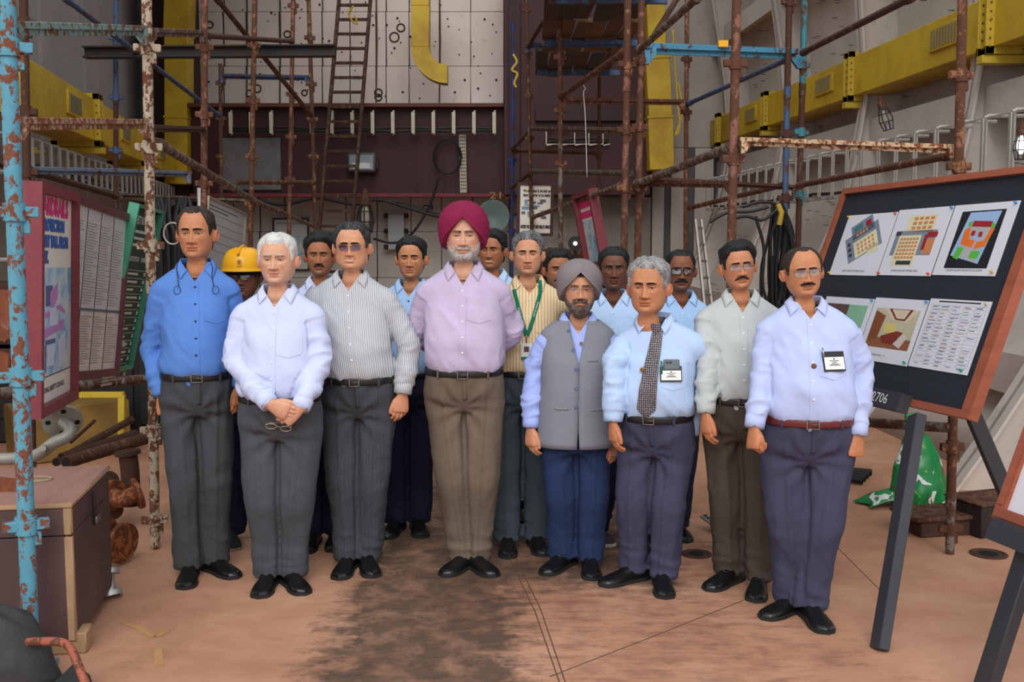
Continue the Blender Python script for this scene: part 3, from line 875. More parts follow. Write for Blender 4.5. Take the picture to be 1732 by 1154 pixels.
        if be.get('goat'):
            # the beard hangs below the chin
            mb = MB(); L = be['goat']
            rws = []
            for i in range(12):
                u = i / 11; rr = (1 - u ** 2.2) ** .5
                for_z = .024 - (L + .03) * u
                rws.append([(.046 * rr * math.sin(a) * (1 + .06 * math.sin(9 * a + i)), -.066 - .030 * rr * math.cos(a) * (1 if math.cos(a) > 0 else .8) - .008 * math.sin(u * 3), for_z) for a in np.linspace(0, 2 * math.pi, 26, endpoint=False)])
            gv = np.array(rws); gv = gv + .003 * fbm(gv * np.array([240, 240, 70]))[..., None]
            mb.grid(headT(gv.reshape(-1, 3)).reshape(gv.shape), True)
            mb.f.append(tuple(range(26))); mb.m.append(0); mb.f.append(tuple(11 * 26 + k for k in range(26))); mb.m.append(0)
            mb.build('beard', P['mousmat'], root, True)
    if fc['open'] > .001:
        g = np.array([[[x, -.0905 + 2.2 * x * x, .0475 + dz_ + fc['smile'] * .006 * (x / mw) ** 2] for x in np.linspace(-mw * .72, mw * .72, 13)] for dz_ in (-.0035, -.001, .002)])
        vs_, fs_ = slab(g, (0, .004, 0))
        raw('teeth', headT(vs_), fs_, TOOTH, root)
    # eyes
    for sx in (-1, 1):
        mb = MB(); r = .0128; V = []; n = 18
        for i in range(0, 11):
            a = math.pi * i / 20 + .0001
            for j in range(n):
                V.append((sx * ex + r * math.sin(a) * math.cos(2 * math.pi * j / n), eyc - r * math.cos(a) * 1.0, ez - .0006 + r * math.sin(a) * math.sin(2 * math.pi * j / n)))
        Fs = grid_faces(11, n, True)
        mb.add(headT(V), Fs[:, ::-1])
        mb.m = [1 if k // n < 3 else 0 for k in range(len(Fs))]
        mb.build('eye', [EYE_W, EYE_I], root, True)
    # ---------------- shirt
    arms_seg = []
    mbs = MB(); n = 40; tq = np.linspace(0, 2 * math.pi, n, endpoint=False)
    zz_ = np.concatenate([np.linspace(zb - .05, zb + .10, 9), np.linspace(zb + .14, zac - .1, 9), np.linspace(zac - .07, zac + .055, 10)])
    a_, f_, b_ = tors(zz_)
    g = []
    for i, z in enumerate(zz_):
        x, y = ring_xy(tq, a_[i], f_[i], b_[i]); g.append(np.stack([x + XO(z), y + YO(z), z + 0 * x], -1))
    g = np.array(g); R0 = len(g)
    mbs.grid(g, True); mbs.f.append(tuple(range(n))); mbs.m.append(0); mbs.f.append(tuple((R0 - 1) * n + k for k in range(n))); mbs.m.append(0)
    lng = P.get('sleeve', 1.0)
    for sx, path, E, W, A in sleeves:
        np_ = max(6, int(len(path) * lng)) if lng < 1 else len(path)
        rs = np.interp(np.linspace(0, 1, len(path)), [0, .12, .2, .45, .62, .8, .93, 1], np.array([.050, .061, .062, .056, .051, .047, .043, .040]) * P.get('arm_r', 1.0))
        mbs.tube(path[:np_], rs[:np_], 20)
    V, F = remesh(np.array(mbs.v), mbs.f, P.get('vox', .009), 5)
    Nn = vnormals(V, F)
    pn = V * np.array([1, 1, 1]) + seed * 3.71
    zrel = V[:, 2]
    d = .005 * fbm(pn * np.array([6, 6, 5]))
    low = np.exp(-np.clip(zrel - zb, 0, None) / .10)
    d += .006 * low * (1 - np.abs(fbm(pn * np.array([11, 11, 3.0]))) * 2.2)
    ru = pn @ np.array([[.8, 0, .6], [0, 1, 0], [-.45, 0, .65]]).T
    d += .0105 * (1 - 2.2 * np.abs(fbm(ru * np.array([9, 6, 3.0])))) * sst(zac + .02, zac - .12, zrel)
    armd = np.full(len(V), 9.0); arms_s = np.zeros(len(V))
    for sx, path, E, W, A in sleeves:
        pp = path[::2]
        dd = np.linalg.norm(V[:, None, :] - pp[None], axis=2); i = dd.argmin(1); m = dd.min(1)
        s01 = i / (len(pp) - 1)
        isarm = (m < .078) & (s01 > .22) & ((V[:, 0] - P['cx']) * sx > 0)
        amp = .0048 * gauss(s01 - .56, .13) + .0048 * gauss(s01 - .88, .09) + .0016
        ax_ = pp[-1] - pp[2]; ax_ = ax_ / np.linalg.norm(ax_)
        e1 = np.cross(ax_, [0, 1, 0]); e1 /= np.linalg.norm(e1); e2 = np.cross(ax_, e1)
        al = V @ ax_
        qn = np.stack([V @ e1 * 9 + al * 7, V @ e2 * 9, al * 13 + 1.2 * fbm(pn * 5)], -1) + seed * 2.3 + sx
        fold = (1 - 2.6 * np.abs(fbm(qn, 2))) * amp * 2.4 + .005 * gauss(s01 - .86, .10)
        d = np.where(isarm, fold + .004 * fbm(pn * 6), d)
    V = V + Nn * d[:, None]
    # cut the neck and the open V
    vb = zk - P.get('vee', .112) * hs; vw = P.get('veew', .045); vt = zk - .045 * hs
    bmx = bmesh.new()
    me = bpy.data.meshes.new('shirt'); me.from_pydata(V.tolist(), [], np.asarray(F).tolist()); bmx.from_mesh(me)
    cxv = float(XO(vb)); yv = float(YO(zac))
    def cut(co, no, sel):
        gm = [f_ for f_ in bmx.faces if sel(f_.calc_center_median())]
        es = set(e for f_ in gm for e in f_.edges); vs2 = set(v for f_ in gm for v in f_.verts)
        bmesh.ops.bisect_plane(bmx, geom=list(vs2) + list(es) + gm, plane_co=co, plane_no=no, dist=1e-5)
    if not P.get('closed'):
        front = lambda c: c.y < yv and c.z > vb - .03
        for sx in (-1, 1):
            e = Vector((sx * vw, 0, vt - vb)); nrm = Vector((e.z, 0, -e.x)) * sx
            cut(Vector((cxv, 0, vb)), nrm, front)
        sl = (vt - vb) / vw
        dead = [f_ for f_ in bmx.faces if f_.calc_center_median().y < yv and f_.calc_center_median().z > vb + sl * abs(f_.calc_center_median().x - cxv)]
        bmesh.ops.delete(bmx, geom=dead, context='FACES')
    ztop = zac + .030
    nc = Vector((float(XO(zk)), yv, ztop))
    nrm = Vector((0, -.35, 1)).normalized()
    cut(nc, nrm, lambda c: c.z > ztop - .06)
    dead = [f_ for f_ in bmx.faces if (f_.calc_center_median() - nc).dot(nrm) > 0 and math.hypot(f_.calc_center_median().x - nc.x, f_.calc_center_median().y - nc.y - .01) < .072]
    bmesh.ops.delete(bmx, geom=dead, context='FACES')
    bmx.to_mesh(me); bmx.free()
    me.materials.append(P['shirtmat']); me.polygons.foreach_set('use_smooth', [True] * len(me.polygons)); me.update()
    shirt = bpy.data.objects.new('shirt', me); COL.objects.link(shirt); shirt.parent = root
    bvh = BVHTree.FromPolygons(V.tolist(), np.asarray(F).tolist())
    P['bvh'] = bvh
    def fy(x, z, off=0.0):
        h = bvh.ray_cast(Vector((x, -1.2, z)), Vector((0, 1, 0)))
        return (h[0].y if h[0] else -.1) - off
    P['fy'] = fy
    def patch(name, x0, x1, z0, z1, nx, nz, off, mat, par, th=.004, shape=None):
        g = np.zeros((nz, nx, 3))
        for i in range(nz):
            for j in range(nx):
                u, v = j / (nx - 1), i / (nz - 1)
                x, z = x0 + (x1 - x0) * u, z0 + (z1 - z0) * v
                if shape: x, z = shape(u, v)
                g[i, j] = (x, fy(x, z, off), z)
        vs_, fs_ = slab(g, (0, th, 0))
        o = raw(name, vs_, fs_, mat, par, True)
        o.data.set_sharp_from_angle(angle=math.radians(50))
        return o
    P['patch'] = patch
    # collar
    if True:
        cz = zk; pts = []
        nA = 37; A0 = math.radians(P.get('collar_a', 148))
        rows = [[] for _ in range(6)]
        nx0 = float(XO(zk - .04)); ny0 = float(YO(zk)) + .022 * hs
        spread = P.get('collar_x', .078); tipz = zk - P.get('collar_tip', .098) * hs
        for i in range(nA):
            a = -A0 + 2 * A0 * i / (nA - 1); aa = abs(a) / A0; sg = 1 if a > 0 else -1
            rx, ry = (.066 + .004 * aa) * hs * max(1, fc['neckw'] * .98), .070 * hs
            x, y = nx0 + rx * math.sin(a), ny0 + ry * math.cos(a)
            ztop_ = cz + (-.004 - .002 * aa - .050 * sst(.62, 1.0, aa)) * hs
            front = float(sst(.60, 1.0, aa))
            rows[0].append((nx0 + (x - nx0) * 1.0, ny0 + (y - ny0) * 1.0, ztop_ - .045 * hs + .014 * front))
            rows[1].append((x, y, ztop_ - .004))
            rows[2].append((nx0 + (x - nx0) * 1.07, ny0 + (y - ny0) * 1.07, ztop_ + .001))
            # leaf edge
            L = .040 + .004 * aa
            ex_, ey_, ez_ = nx0 + (x - nx0) * 1.34, ny0 + (y - ny0) * 1.30, ztop_ - L * hs
            tx = nx0 + sg * spread; tzp = tipz
            fz = float(sst(.50, .97, aa))
            ex_ = ex_ * (1 - fz) + tx * fz; ez_ = ez_ * (1 - fz) + tzp * fz
            if fz > 0:
                yy = fy(ex_, ez_, .007); ey_ = ey_ * (1 - fz) + yy * fz
            ep = Vector((ex_, ey_, ez_))
            hit = bvh.find_nearest(ep)
            if hit[0] is not None:
                if (ep - hit[0]).dot(hit[1]) < .006: ep = hit[0] + hit[1] * .006
                elif (ep - hit[0]).length > .012: ep = hit[0] + (ep - hit[0]).normalized() * .010
            b2 = Vector(rows[2][-1])
            m1 = b2 * .66 + ep * .34; m2 = b2 * .33 + ep * .67
            for mm_, r_ in ((m1, 3), (m2, 4)):
                hit = bvh.find_nearest(mm_)
                if hit[0] is not None and (mm_ - hit[0]).dot(hit[1]) < .007: mm_ = hit[0] + hit[1] * .007
                rows[r_].append(tuple(mm_))
            rows[5].append(tuple(ep))
        g = np.array(rows)
        for _ in range(2):
            g[3:, 2:-2] = (g[3:, 1:-3] + 2 * g[3:, 2:-2] + g[3:, 3:-1]) / 4
        col = raw('collar', g.reshape(-1, 3), grid_faces(6, nA, False)[:, ::-1], P.get('collarmat', P['shirtmat']), shirt)
        sd = col.modifiers.new('thickness', 'SOLIDIFY'); sd.thickness = .0028; sd.offset = 0
    # placket, buttons, pocket
    zp0 = zb + .012
    if P.get('placket', True):
        patch('placket', cxv - .016, cxv + .016, zp0, vb + .004, 5, 26, .0028, P['shirtmat'], shirt, .004,
              lambda u, v: (float(XO(zp0 + (vb - zp0) * v)) + (u - .5) * .032, zp0 + (vb + .002 - zp0) * v))
        nb = P.get('nbut', 5)
        if nb:
            for i in range(nb):
                z = vb - .012 - (vb - .02 - zp0 - .02) * (i + .15) / nb
                x = float(XO(z)) + P.get('butx', 0)
                MB().lathe([(.0001, -.001), (.0055, -.001), (.006, .0008), (.0048, .0016), (.0001, .0012)], (x, fy(x, z, .0040), z), 10, (0, -1, 0)).build('button', P.get('butmat', BUTTON), shirt, True)
    if P.get('pocket', True):
        px = P['cx'] + P.get('pocket_x', .085); ptop = zac - P.get('pocket_z', .115); pw = P.get('pocket_w', .060)
        def ps(u, v):
            zz1 = ptop - .135 * (1 - v) + (.018 * abs(2 * u - 1) if v < .5 else 0) * (1 - 2 * v if v < .5 else 0)
            return px + (u - .5) * 2 * pw, zz1
        patch('pocket', 0, 0, 0, 0, 9, 11, .0032, P['shirtmat'], shirt, .004, ps)
    # cuffs
    if lng >= 1 and P.get('cuffs', True):
        for sx, path, E, W, A in sleeves:
            dv_ = path[-1] - path[-3]; dv_ /= np.linalg.norm(dv_)
            c0, c1 = path[-1] - dv_ * .052, path[-1] + dv_ * .006
            r = .040 * P.get('arm_r', 1.0)
            MB().tube([c0, c0 + dv_ * .004, c0 * .5 + c1 * .5, c1 - dv_ * .003, c1, c1 - dv_ * .01], [r + .002, r + .0065, r + .0055, r + .004, r - .001, r - .008], 18, cap=False).build('cuff', P['shirtmat'], shirt, True)
    # ---------------- trousers
    mbt = MB(); waist = zb + .016; crotch = P.get('z_crotch', zb - .20)
    hz = np.array([crotch - .01, crotch + .03, zb - .13, zb - .06, zb - .02, waist])
    ha = np.array([wb + .0, wb + .016, wb + .022, wb + .018, wb + .010, wb + .008]); hf_ = np.array([.085, .105, .108 + belly * .5, .108 + belly * .85, .107 + belly, .108 + belly]); hb_ = np.array([.095, .125, .132, .122, .113, .112])
    zl_ = np.linspace(crotch - .01, waist, 12)
    HA, HFr, HBk = (smooth_interp(zl_, hz, k_, 300, 10) for k_ in (ha, hf_, hb_))
    g = []
    for i, z in enumerate(zl_):
        x, y = ring_xy(tq, HA[i], HFr[i], HBk[i], 2.3); g.append(np.stack([x + XO(z), y, z + 0 * x], -1))
    g = np.array(g); R0 = len(g)
    mbt.grid(g, True); mbt.f.append(tuple(range(n))); mbt.m.append(0); mbt.f.append(tuple((R0 - 1) * n + k for k in range(n))); mbt.m.append(0)
    legs = []
    lr = P.get('leg_r', 1.0)
    for sx in (-1, 1):
        fx, fyy, fyaw = P['feet'][sx]
        hj = np.array([P['bx'] + sx * (wb * .5 + .010), .008, crotch + .05]); kn = np.array([hj[0] * .48 + fx * .52 , fyy * .5 - .012, zb * .47]); an = np.array([fx, fyy + .038, .045])
        path = catmull([hj, hj * .6 + kn * .4, kn, kn * .5 + an * .5 + np.array([0, .012, 0]), an], 26)
        rs = np.interp(np.linspace(0, 1, 26), [0, .2, .5, .8, 1], np.array([wb * .5 + .008, wb * .5 + .002, min(.090, wb * .475) * lr, .068 * lr, .071 * lr]))
        mbt.tube(path, rs, 20, flat=1.08)
        legs.append((sx, path, rs))
    Vt, Ft = remesh(np.array(mbt.v), mbt.f, .0105 if q >= 1 else .013, 5)
    Nt = vnormals(Vt, Ft)
    pn = Vt + seed * 1.93
    z = Vt[:, 2]
    d = .009 * (1 - 2 * np.abs(fbm(pn * np.array([9, 9, 2.2])))) * sst(.05, .2, z)
    cr = np.array([P['bx'], -.10, crotch + .02]); dcr = Vt - cr; ang = np.arctan2(dcr[:, 0], -dcr[:, 2]); rr_ = np.hypot(dcr[:, 0], dcr[:, 2])
    d += .005 * np.sin(ang * 9 + 2 * fbm(pn * 5)) * np.exp(-((rr_ - .11) / .08) ** 2) * (Vt[:, 1] < 0)
    legx = np.zeros(len(Vt))
    side = (Vt[:, 0] > np.interp(z, [0, crotch], [.5 * (P['feet'][-1][0] + P['feet'][1][0]), P['bx']])).astype(int)
    for k_, (sx, path, rs) in enumerate(legs):
        o_ = np.argsort(path[:, 2]); lx = np.interp(z, path[o_, 2], path[o_, 0]); legx = np.where(side == k_, lx, legx)
    crease = gauss(Vt[:, 0] - legx, .010) * (Nt[:, 1] < -.3) * sst(zb - .05, zb - .14, z)
    d += .011 * crease * P.get('crease', 1.0)
    d += .010 * (1 - 2.4 * np.abs(fbm(np.stack([pn[:, 0] * 7 + z * 6, pn[:, 1] * 7, z * 13], -1), 2))) * sst(.34, .08, z) * sst(.03, .06, z)
    d += .005 * (1 - 2.4 * np.abs(fbm(np.stack([pn[:, 0] * 7 - z * 5, pn[:, 1] * 6, z * 9], -1), 2))) * gauss(z - zb * .5, .13)
    midx = np.interp(z, [0, crotch], [.5 * (P['feet'][-1][0] + P['feet'][1][0]), P['bx']])
    d -= .017 * gauss(Vt[:, 0] - midx, .014) * sst(crotch + .03, crotch - .05, z)
    Vt = Vt + Nt * d[:, None]
    trs = raw('trousers', Vt, np.asarray(Ft), P['trsmat'], root)
    # fly seam
    bvt = BVHTree.FromPolygons(Vt.tolist(), np.asarray(Ft).tolist())
    def ty(x, z_, off):
        h = bvt.ray_cast(Vector((x, -1.2, z_)), Vector((0, 1, 0)))
        return (h[0].y if h[0] else -.1) - off
    g = np.array([[(P['bx'] + x, ty(P['bx'] + x, z_, .0022), z_) for x in (-.002, .008, .019)] for z_ in np.linspace(zb - .022, zb - .145, 10)])
    vs_, fs_ = slab(g[::-1], (0, .004, 0)); raw('fly_flap', vs_, fs_, P['trsmat'], trs)
    # ---------------- belt
    if not P.get('nobelt'):
        A_, F1, B_ = (float(smooth_interp(np.array([zb]), hz, k_, 300, 10)[0]) for k_ in (ha, hf_, hb_))
        tb = np.linspace(0, 2 * math.pi, 72, endpoint=False); rws = []
        for dz_, off in ((-.0165, .0045), (-.0165, .0105), (-.012, .012), (.012, .012), (.0165, .0105), (.0165, .0045)):
            x, y = ring_xy(tb, A_ + off, F1 + off, B_ + off, 2.3)
            rws.append(np.stack([x + XO(zb), y, zb + dz_ + P.get('belt_tilt', .05) * (y - 0) * .8 + 0 * x], -1))
        mb = MB(); mb.grid(np.array(rws), True)
        belt = mb.build('belt', P.get('beltmat', BELT), root, True)
        yb_ = -F1 - .014; zt = zb + P.get('belt_tilt', .05) * yb_ * .8; bx_ = P['bx'] + P.get('buckle_x', 0)
        mb = MB(); bw = P.get('buckle_w', .026)
        for (dx, dz_, w_, h_) in ((-bw, 0, .005, .042), (bw, 0, .005, .042), (0, .0195, bw * 2 + .005, .004), (0, -.0195, bw * 2 + .005, .004), (bw * .3, 0, bw * 1.2, .003)):
            mb.box((bx_ + dx, yb_ - .002, zt + dz_), (w_, .005, h_), None, 0, .001)
        mb.build('buckle', P.get('bucklemat', BUCKLE), belt)
        for tx in (-2.4, -.62, .62, 2.4):
            x, y = ring_xy(np.array([tx]), A_ + .0125, F1 + .0125, B_ + .0125, 2.3)
            an_ = math.atan2(x[0], -y[0])
            MB().box((x[0] + XO(zb), y[0], zb + P.get('belt_tilt', .05) * y[0] * .8), (.011, .004, .046), Matrix.Rotation(an_, 3, 'Z'), 0, .001).build('belt_loop', P['trsmat'], trs)
    # ---------------- shoes
    for sx in (-1, 1):
        fx, fyy, fyaw = P['feet'][sx]
        ss = P.get('shoe_s', 1.06)
        M = Matrix.Translation((fx, fyy, 0)) @ Matrix.Rotation(math.radians(fyaw), 4, 'Z')
        u = np.linspace(0, 1, 22); Ls = .29 * ss
        wS = np.interp(u, [0, .04, .15, .35, .5, .68, .82, .92, .97, 1], [.004, .028, .035, .036, .039, .049, .048, .041, .031, .004]) * ss
        hS = smooth_interp(u, np.array([0, .06, .25, .38, .5, .62, .8, .93, 1]), np.array([.060, .082, .090, .088, .074, .056, .044, .036, .024]), 200, 6) * ss
        cS = np.interp(u, [0, .4, .7, 1], [0, 0, -.003 * sx, -.004 * sx])
        yS = .085 * ss - u * Ls + .02
        rws = []
        for i in range(len(u)):
            rw = []
            for a in np.linspace(0, math.pi, 13):
                c2 = math.cos(a); s2 = math.sin(a)
                rw.append((cS[i] + wS[i] * np.sign(c2) * abs(c2) ** .75, yS[i], .016 + (hS[i] - .016) * abs(s2) ** .8))
            rws.append(rw)
        g = np.array(rws)
        # instep creases and toe seam
        d_ = -.0022 * (gauss(g[..., 1] + .03, .004) + gauss(g[..., 1] + .05, .004) + gauss(g[..., 1] + .067, .004)) * (g[..., 2] > .03) + .002 * np.exp(-((g[..., 1] + .085) / .004) ** 2) * P.get('toecap', 1)
        g[..., 2] += d_
        mb = MB(); Mv = np.array(M)
        tr = lambda a: a @ Mv[:3, :3].T + Mv[:3, 3]
        mb.add(tr(g.reshape(-1, 3)), grid_faces(22, 13, False))
        shoe = mb.build('shoe', P.get('shoemat', SHOE), root, True)
        out = [(cS[i] + wS[i] + .003, yS[i]) for i in range(1, 21)] + [(0 - .004 * sx, yS[-1] - .004)] + [(cS[i] - wS[i] - .003, yS[i]) for i in range(20, 0, -1)] + [(0, yS[0] + .003)]
        mb = MB().prism(out, .0, .013, M); mb.prism([p for p in out if p[1] > .04], .013, .022, M)
        mb.prism(out, .013, .0175, M @ Matrix.Diagonal((1.0, 1.0, 1, 1)))
        mb.build('sole', P.get('solemat', SOLE), shoe)
        if P.get('laces'):
            mb = MB()
            for k_ in range(4):
                yy = -.005 - .016 * k_; zt_ = float(np.interp(.085 * ss + .02 - yy, u * Ls, hS))
                mb.tube([tr(np.array(p)) for p in ((-.018, yy, zt_ - .004), (0, yy - .004, zt_ + .002), (.018, yy, zt_ - .004))], .0016, 5)
            mb.build('lace', P.get('shoemat', SHOE), shoe)
    # ---------------- glasses
    if P.get('glasses'):
        gl = P['glasses']; mb = MB(); rw_ = gl.get('r', .0012); lens = []
        lw, lh = gl.get('w', .0255), gl.get('h', .0165); gz = ez - .002 + gl.get('dz', 0)
        yfr = lambda x: -.108 + 6.0 * x * x * 1.4
        for sx in (-1, 1):
            c = np.array([sx * .0325, 0, gz]); loop = []
            for j in range(28):
                a = 2 * math.pi * j / 28; ca_, sa_ = math.cos(a), math.sin(a)
                x = c[0] + lw * np.sign(ca_) * abs(ca_) ** .6; z_ = gz + lh * np.sign(sa_) * abs(sa_) ** .6
                loop.append((x, yfr(x) + .12 * (z_ - gz), z_))
            if gl.get('half'):
                rim = loop[0:15] if True else loop
                mb.tube([headT(np.array(p)) for p in rim], rw_, 6)
            else:
                mb.tube([headT(np.array(p)) for p in loop], rw_, 6, closed=True)
            lens.append(loop)
            tpl = [(sx * (.0325 + lw), yfr(.058), gz + lh * .45), (sx * .0745 * fc['wide'], -.075, gz + lh * .45), (sx * .0795 * fc['wide'], -.02, gz + lh * .4), (sx * .080 * fc['wide'], .012, gz + .004), (sx * .078 * fc['wide'], .024, gz - .012)]
            mb.tube([headT(np.array(p)) for p in tpl], gl.get('tr', rw_), 6)
        mb.tube([headT(np.array(p)) for p in ((-.0085, -.108, gz + .004), (-.004, -.112, gz + .008), (.004, -.112, gz + .008), (.0085, -.108, gz + .004))], rw_, 6)
        go = mb.build('glasses', gl['mat'], root, True)
        for loop in lens:
            L0 = headT(np.array(loop)); cen_ = L0.mean(0)
            MB().add(np.concatenate([[cen_], L0]), [(0, 1 + j, 1 + (j + 1) % 28) for j in range(28)]).build('lens', gl.get('lens', LENS), go, True)
    # ---------------- turban
    if P.get('turban'):
        tu = P['turban']; nc_, nr_ = 132, 104
        ph = np.linspace(-math.pi, math.pi, nc_, endpoint=False); ap = np.abs(ph)
        zlow = np.interp(ap, [0, .12, .45, .85, 1.15, 1.45, 1.8, 2.3, math.pi], np.array([.202, .190, .150, .112, .080, .062, .058, .045, .035]) + tu.get('dz', 0))
        zlow = np.where(ph > 0, zlow + tu.get('askew', 0) * np.sin(ap), zlow)
        rx, ry, zc_, zt_ = tu.get('rx', .130), tu.get('ry', .135), .150, tu.get('top', .295)
        g = np.zeros((nr_, nc_, 3))
        for i in range(nr_):
            v = max(0, (i - 3) / (nr_ - 4)); u_ = v
            # superelliptic dome
            z_ = zlow + (zt_ - zlow) * np.sin(u_ * math.pi / 2) ** 1.0
            zn = np.clip((z_ - zc_) / (zt_ - zc_), -1, 1)
            k_ = np.where(zn > 0, np.sqrt(np.clip(1 - np.abs(zn) ** 2.2, 0, 1)), 1 - .22 * ((zc_ - z_) / .12).clip(0) ** 2)
            if i < 3: k_ = k_ * (.72 + .28 * (i / 3) ** .5)
            # layered wraps
            qv = (z_ - zlow) / .030 - .15 * np.sin(ph * 2)
            saw = (qv % 1.0) ** .55
            edge = sst(0, .3, np.abs(ph)) 
            amp = np.where(ph > 0, .0095, .0042) * sst(.02, .2, v) * sst(1.0, .75, v)
            dd = amp * (saw - .5)
            ridge = sst(.012, -.004, np.sin(ph) * rx * k_ - tu.get('rx0', .006) - .10 * (z_ - .20)) * sst(1.7, 1.2, ap)
            dd = dd + .007 * ridge * sst(-.02, .04, z_ - zlow)
            dd = dd + .0015 * np.sin(38 * (z_ - zlow) + 3 * ph)
            r_x, r_y = rx * k_ + dd, ry * k_ + dd
            g[i, :, 0] = r_x * np.sin(ph); g[i, :, 1] = -np.where(np.cos(ph) > 0, r_y, r_y * 1.02) * np.cos(ph) + .008; g[i, :, 2] = z_ + (.004 if i < 3 else 0) * (3 - i) / 3
        mb = MB(); mb.grid(headT(g.reshape(-1, 3)).reshape(g.shape), True)
        to = mb.build('turban', tu['mat'], root, True)
        if tu.get('under'):
            g = np.array([[(x, -.104 + 4.5 * x * x - .12 * (z_ - .19) * -1, z_) for x in np.linspace(-.034, .034, 11)] for z_ in np.linspace(.178, .212, 6)])
            g = np.array([[(x, -.0975 - .006 + 5.0 * x * x + .25 * (z_ - .17), z_) for x in np.linspace(-.040, .040, 11)] for z_ in np.linspace(.181, .214, 6)])
            vs_, fs_ = slab(g, (0, .01, 0)); raw('under_turban', headT(vs_), fs_, tu['under'], root)
    P['headT'] = headT; P['XO'] = XO; P['YO'] = YO; P['zac'] = zac; P['vb'] = vb; P['sleeves'] = sleeves; P['shirt'] = shirt; P['tors'] = tors; P['ring_xy'] = ring_xy; P['hs'] = hs
    return P
# ------------------------------------------------------------------ people: the cast
BLACK_H = hair_mat('black_hair', srgb(16, 15, 16), srgb(42, 40, 41), .55)
GREYB_H = hair_mat('salt_and_pepper_hair', srgb(30, 30, 32), srgb(140, 140, 140), .52)
GREY_H = hair_mat('iron_grey_hair', srgb(48, 48, 50), srgb(165, 164, 162), .46)
WHITE_H = hair_mat('white_hair', srgb(150, 150, 150), srgb(212, 211, 208), .42)
BROWN_H = hair_mat('thin_brown_black_hair', srgb(34, 26, 22), srgb(74, 58, 48), .55)
BEARD_G = hair_mat('grey_white_beard', srgb(92, 86, 82), srgb(182, 176, 170), .45)
BEARD_B = hair_mat('brown_grey_beard', srgb(58, 46, 38), srgb(118, 104, 92), .52)
TONES = dict(fair=srgb(214, 166, 138), light=srgb(206, 152, 118), mid=srgb(194, 134, 96), brown=srgb(166, 108, 74), dark=srgb(128, 80, 54), deep=srgb(108, 66, 47))
GOLD = plain('gold_wire', srgb(190, 150, 80), .25, 1.0)
STEEL_W = plain('steel_wire', srgb(150, 140, 130), .28, 1.0)
BLACK_PL = plain('black_plastic', srgb(18, 17, 18), .3)
CAST = []
def person(label, head, chest, belt, toes, arms, width, key, **kw):
    """pixel measurements taken from the photograph, turned into metres at the person's own distance"""
    (hx, crown, chin), cxp, (bxp, by) = head, chest, belt
    T = []
    for (px, py, yw) in toes:
        g = ground(px, py); th = math.radians(yw)
        T.append((g - Vector((math.sin(th), -math.cos(th), 0)) * .189, yw))
    c = (T[0][0] + T[1][0]) / 2
    yaw = kw.pop('yaw', 0)
    Y = c.y
    bxw = at(bxp, by, Y).x
    root = empty('person', (c.x, c.y, 0), math.radians(yaw))
    Mi = (Matrix.Translation((c.x, c.y, 0)) @ Matrix.Rotation(math.radians(yaw), 4, 'Z')).inverted()
    lx = lambda px, py: (at(px, py, Y).x - c.x)
    mpp = Y / FPX
    P = dict(kw)
    P['z_crown'] = at(hx, crown, Y - .03).z; P['z_chin'] = at(hx, chin, Y - .10).z; P['z_belt'] = at(bxp, by, Y - .12).z
    P['hx'] = lx(hx, chin); P['cx'] = lx(cxp, chin + 40); P['bx'] = lx(bxp, by)
    P['sw'], P['wch'], P['wbel'], P['wb'] = width
    P['feet'] = {}
    for s_, (g, yw) in zip((-1, 1), T):
        l = Mi @ g; P['feet'][s_] = (l.x, l.y, yw - yaw)
    P['arms'] = {}
    zac = P['z_chin'] - .088
    for s_, A in zip((-1, 1), arms):
        A = dict(A) if A else {}
        if 'E' in A:
            e = A['E']; w_ = A['W']
            A['E'] = tuple(Mi @ at(e[0], e[1], Y + e[2])); A['W'] = tuple(Mi @ at(w_[0], w_[1], Y + w_[2]))
        elif A.get('pose') == 'behind':
            A['E'] = (P['cx'] + s_ * (P['sw'] + .015), .09, zac - .30); A['W'] = (P['bx'] + s_ * .09, .20, P['z_belt'] + .03); A['dir'] = (-s_, .1, -.3)
        else:
            A['E'] = (P['cx'] + s_ * (P['sw'] - .015), .03, zac - .33); A['W'] = (P['cx'] + s_ * (P['sw'] - .02), -.02, zac - .57)
        P['arms'][s_] = A
    P['seed'] = len(CAST) + 1
    P.setdefault('browmat', BLACK_H); P.setdefault('hairmat', BLACK_H); P.setdefault('mousmat', BLACK_H)
    P['tone'] = TONES[P['tone']]
    tag(root, label, 'person', 'people standing for a group photograph')
    CAST.append((key, root, P))
    print('PERSON', key, 'Y=%.2f' % Y, 'H=%.2f chin=%.2f belt=%.2f head=%.3f' % (P['z_crown'], P['z_chin'], P['z_belt'], P['z_crown'] - P['z_chin']))
    if ONLY and key not in ONLY:
        bpy.data.objects.remove(root); return None
    return build_person(root, P) and P
ONLY = globals().get('ONLY', None)

TR_CHAR = cloth('charcoal_suiting', srgb(70, 71, 76), wear=.06)
TR_CHAR2 = cloth('dark_slate_suiting', srgb(74, 76, 82), wear=.06)
TR_CHECK = cloth('charcoal_checked_suiting', srgb(66, 68, 74), (1, 0, 0), srgb(71, 73, 79), .018, .25, wear=.06)
TR_NAVY = cloth('navy_drill', srgb(32, 34, 58), wear=.06)
TR_TAUPE = cloth('taupe_suiting', srgb(112, 98, 86), (1, 0, 0), srgb(104, 90, 78), .006, .5, wear=.05)
TR_BLUE = cloth('deep_blue_suiting', srgb(38, 52, 86), wear=.06)
TR_SLATE = cloth('slate_blue_grey_suiting', srgb(66, 76, 84), wear=.06)
TR_PURP = cloth('purple_navy_suiting', srgb(66, 66, 88), wear=.06)
TR_BROWN = cloth('dark_brown_suiting', srgb(76, 66, 60), wear=.06)
TR_BLACK = cloth('black_drill', srgb(30, 30, 36), wear=.06)

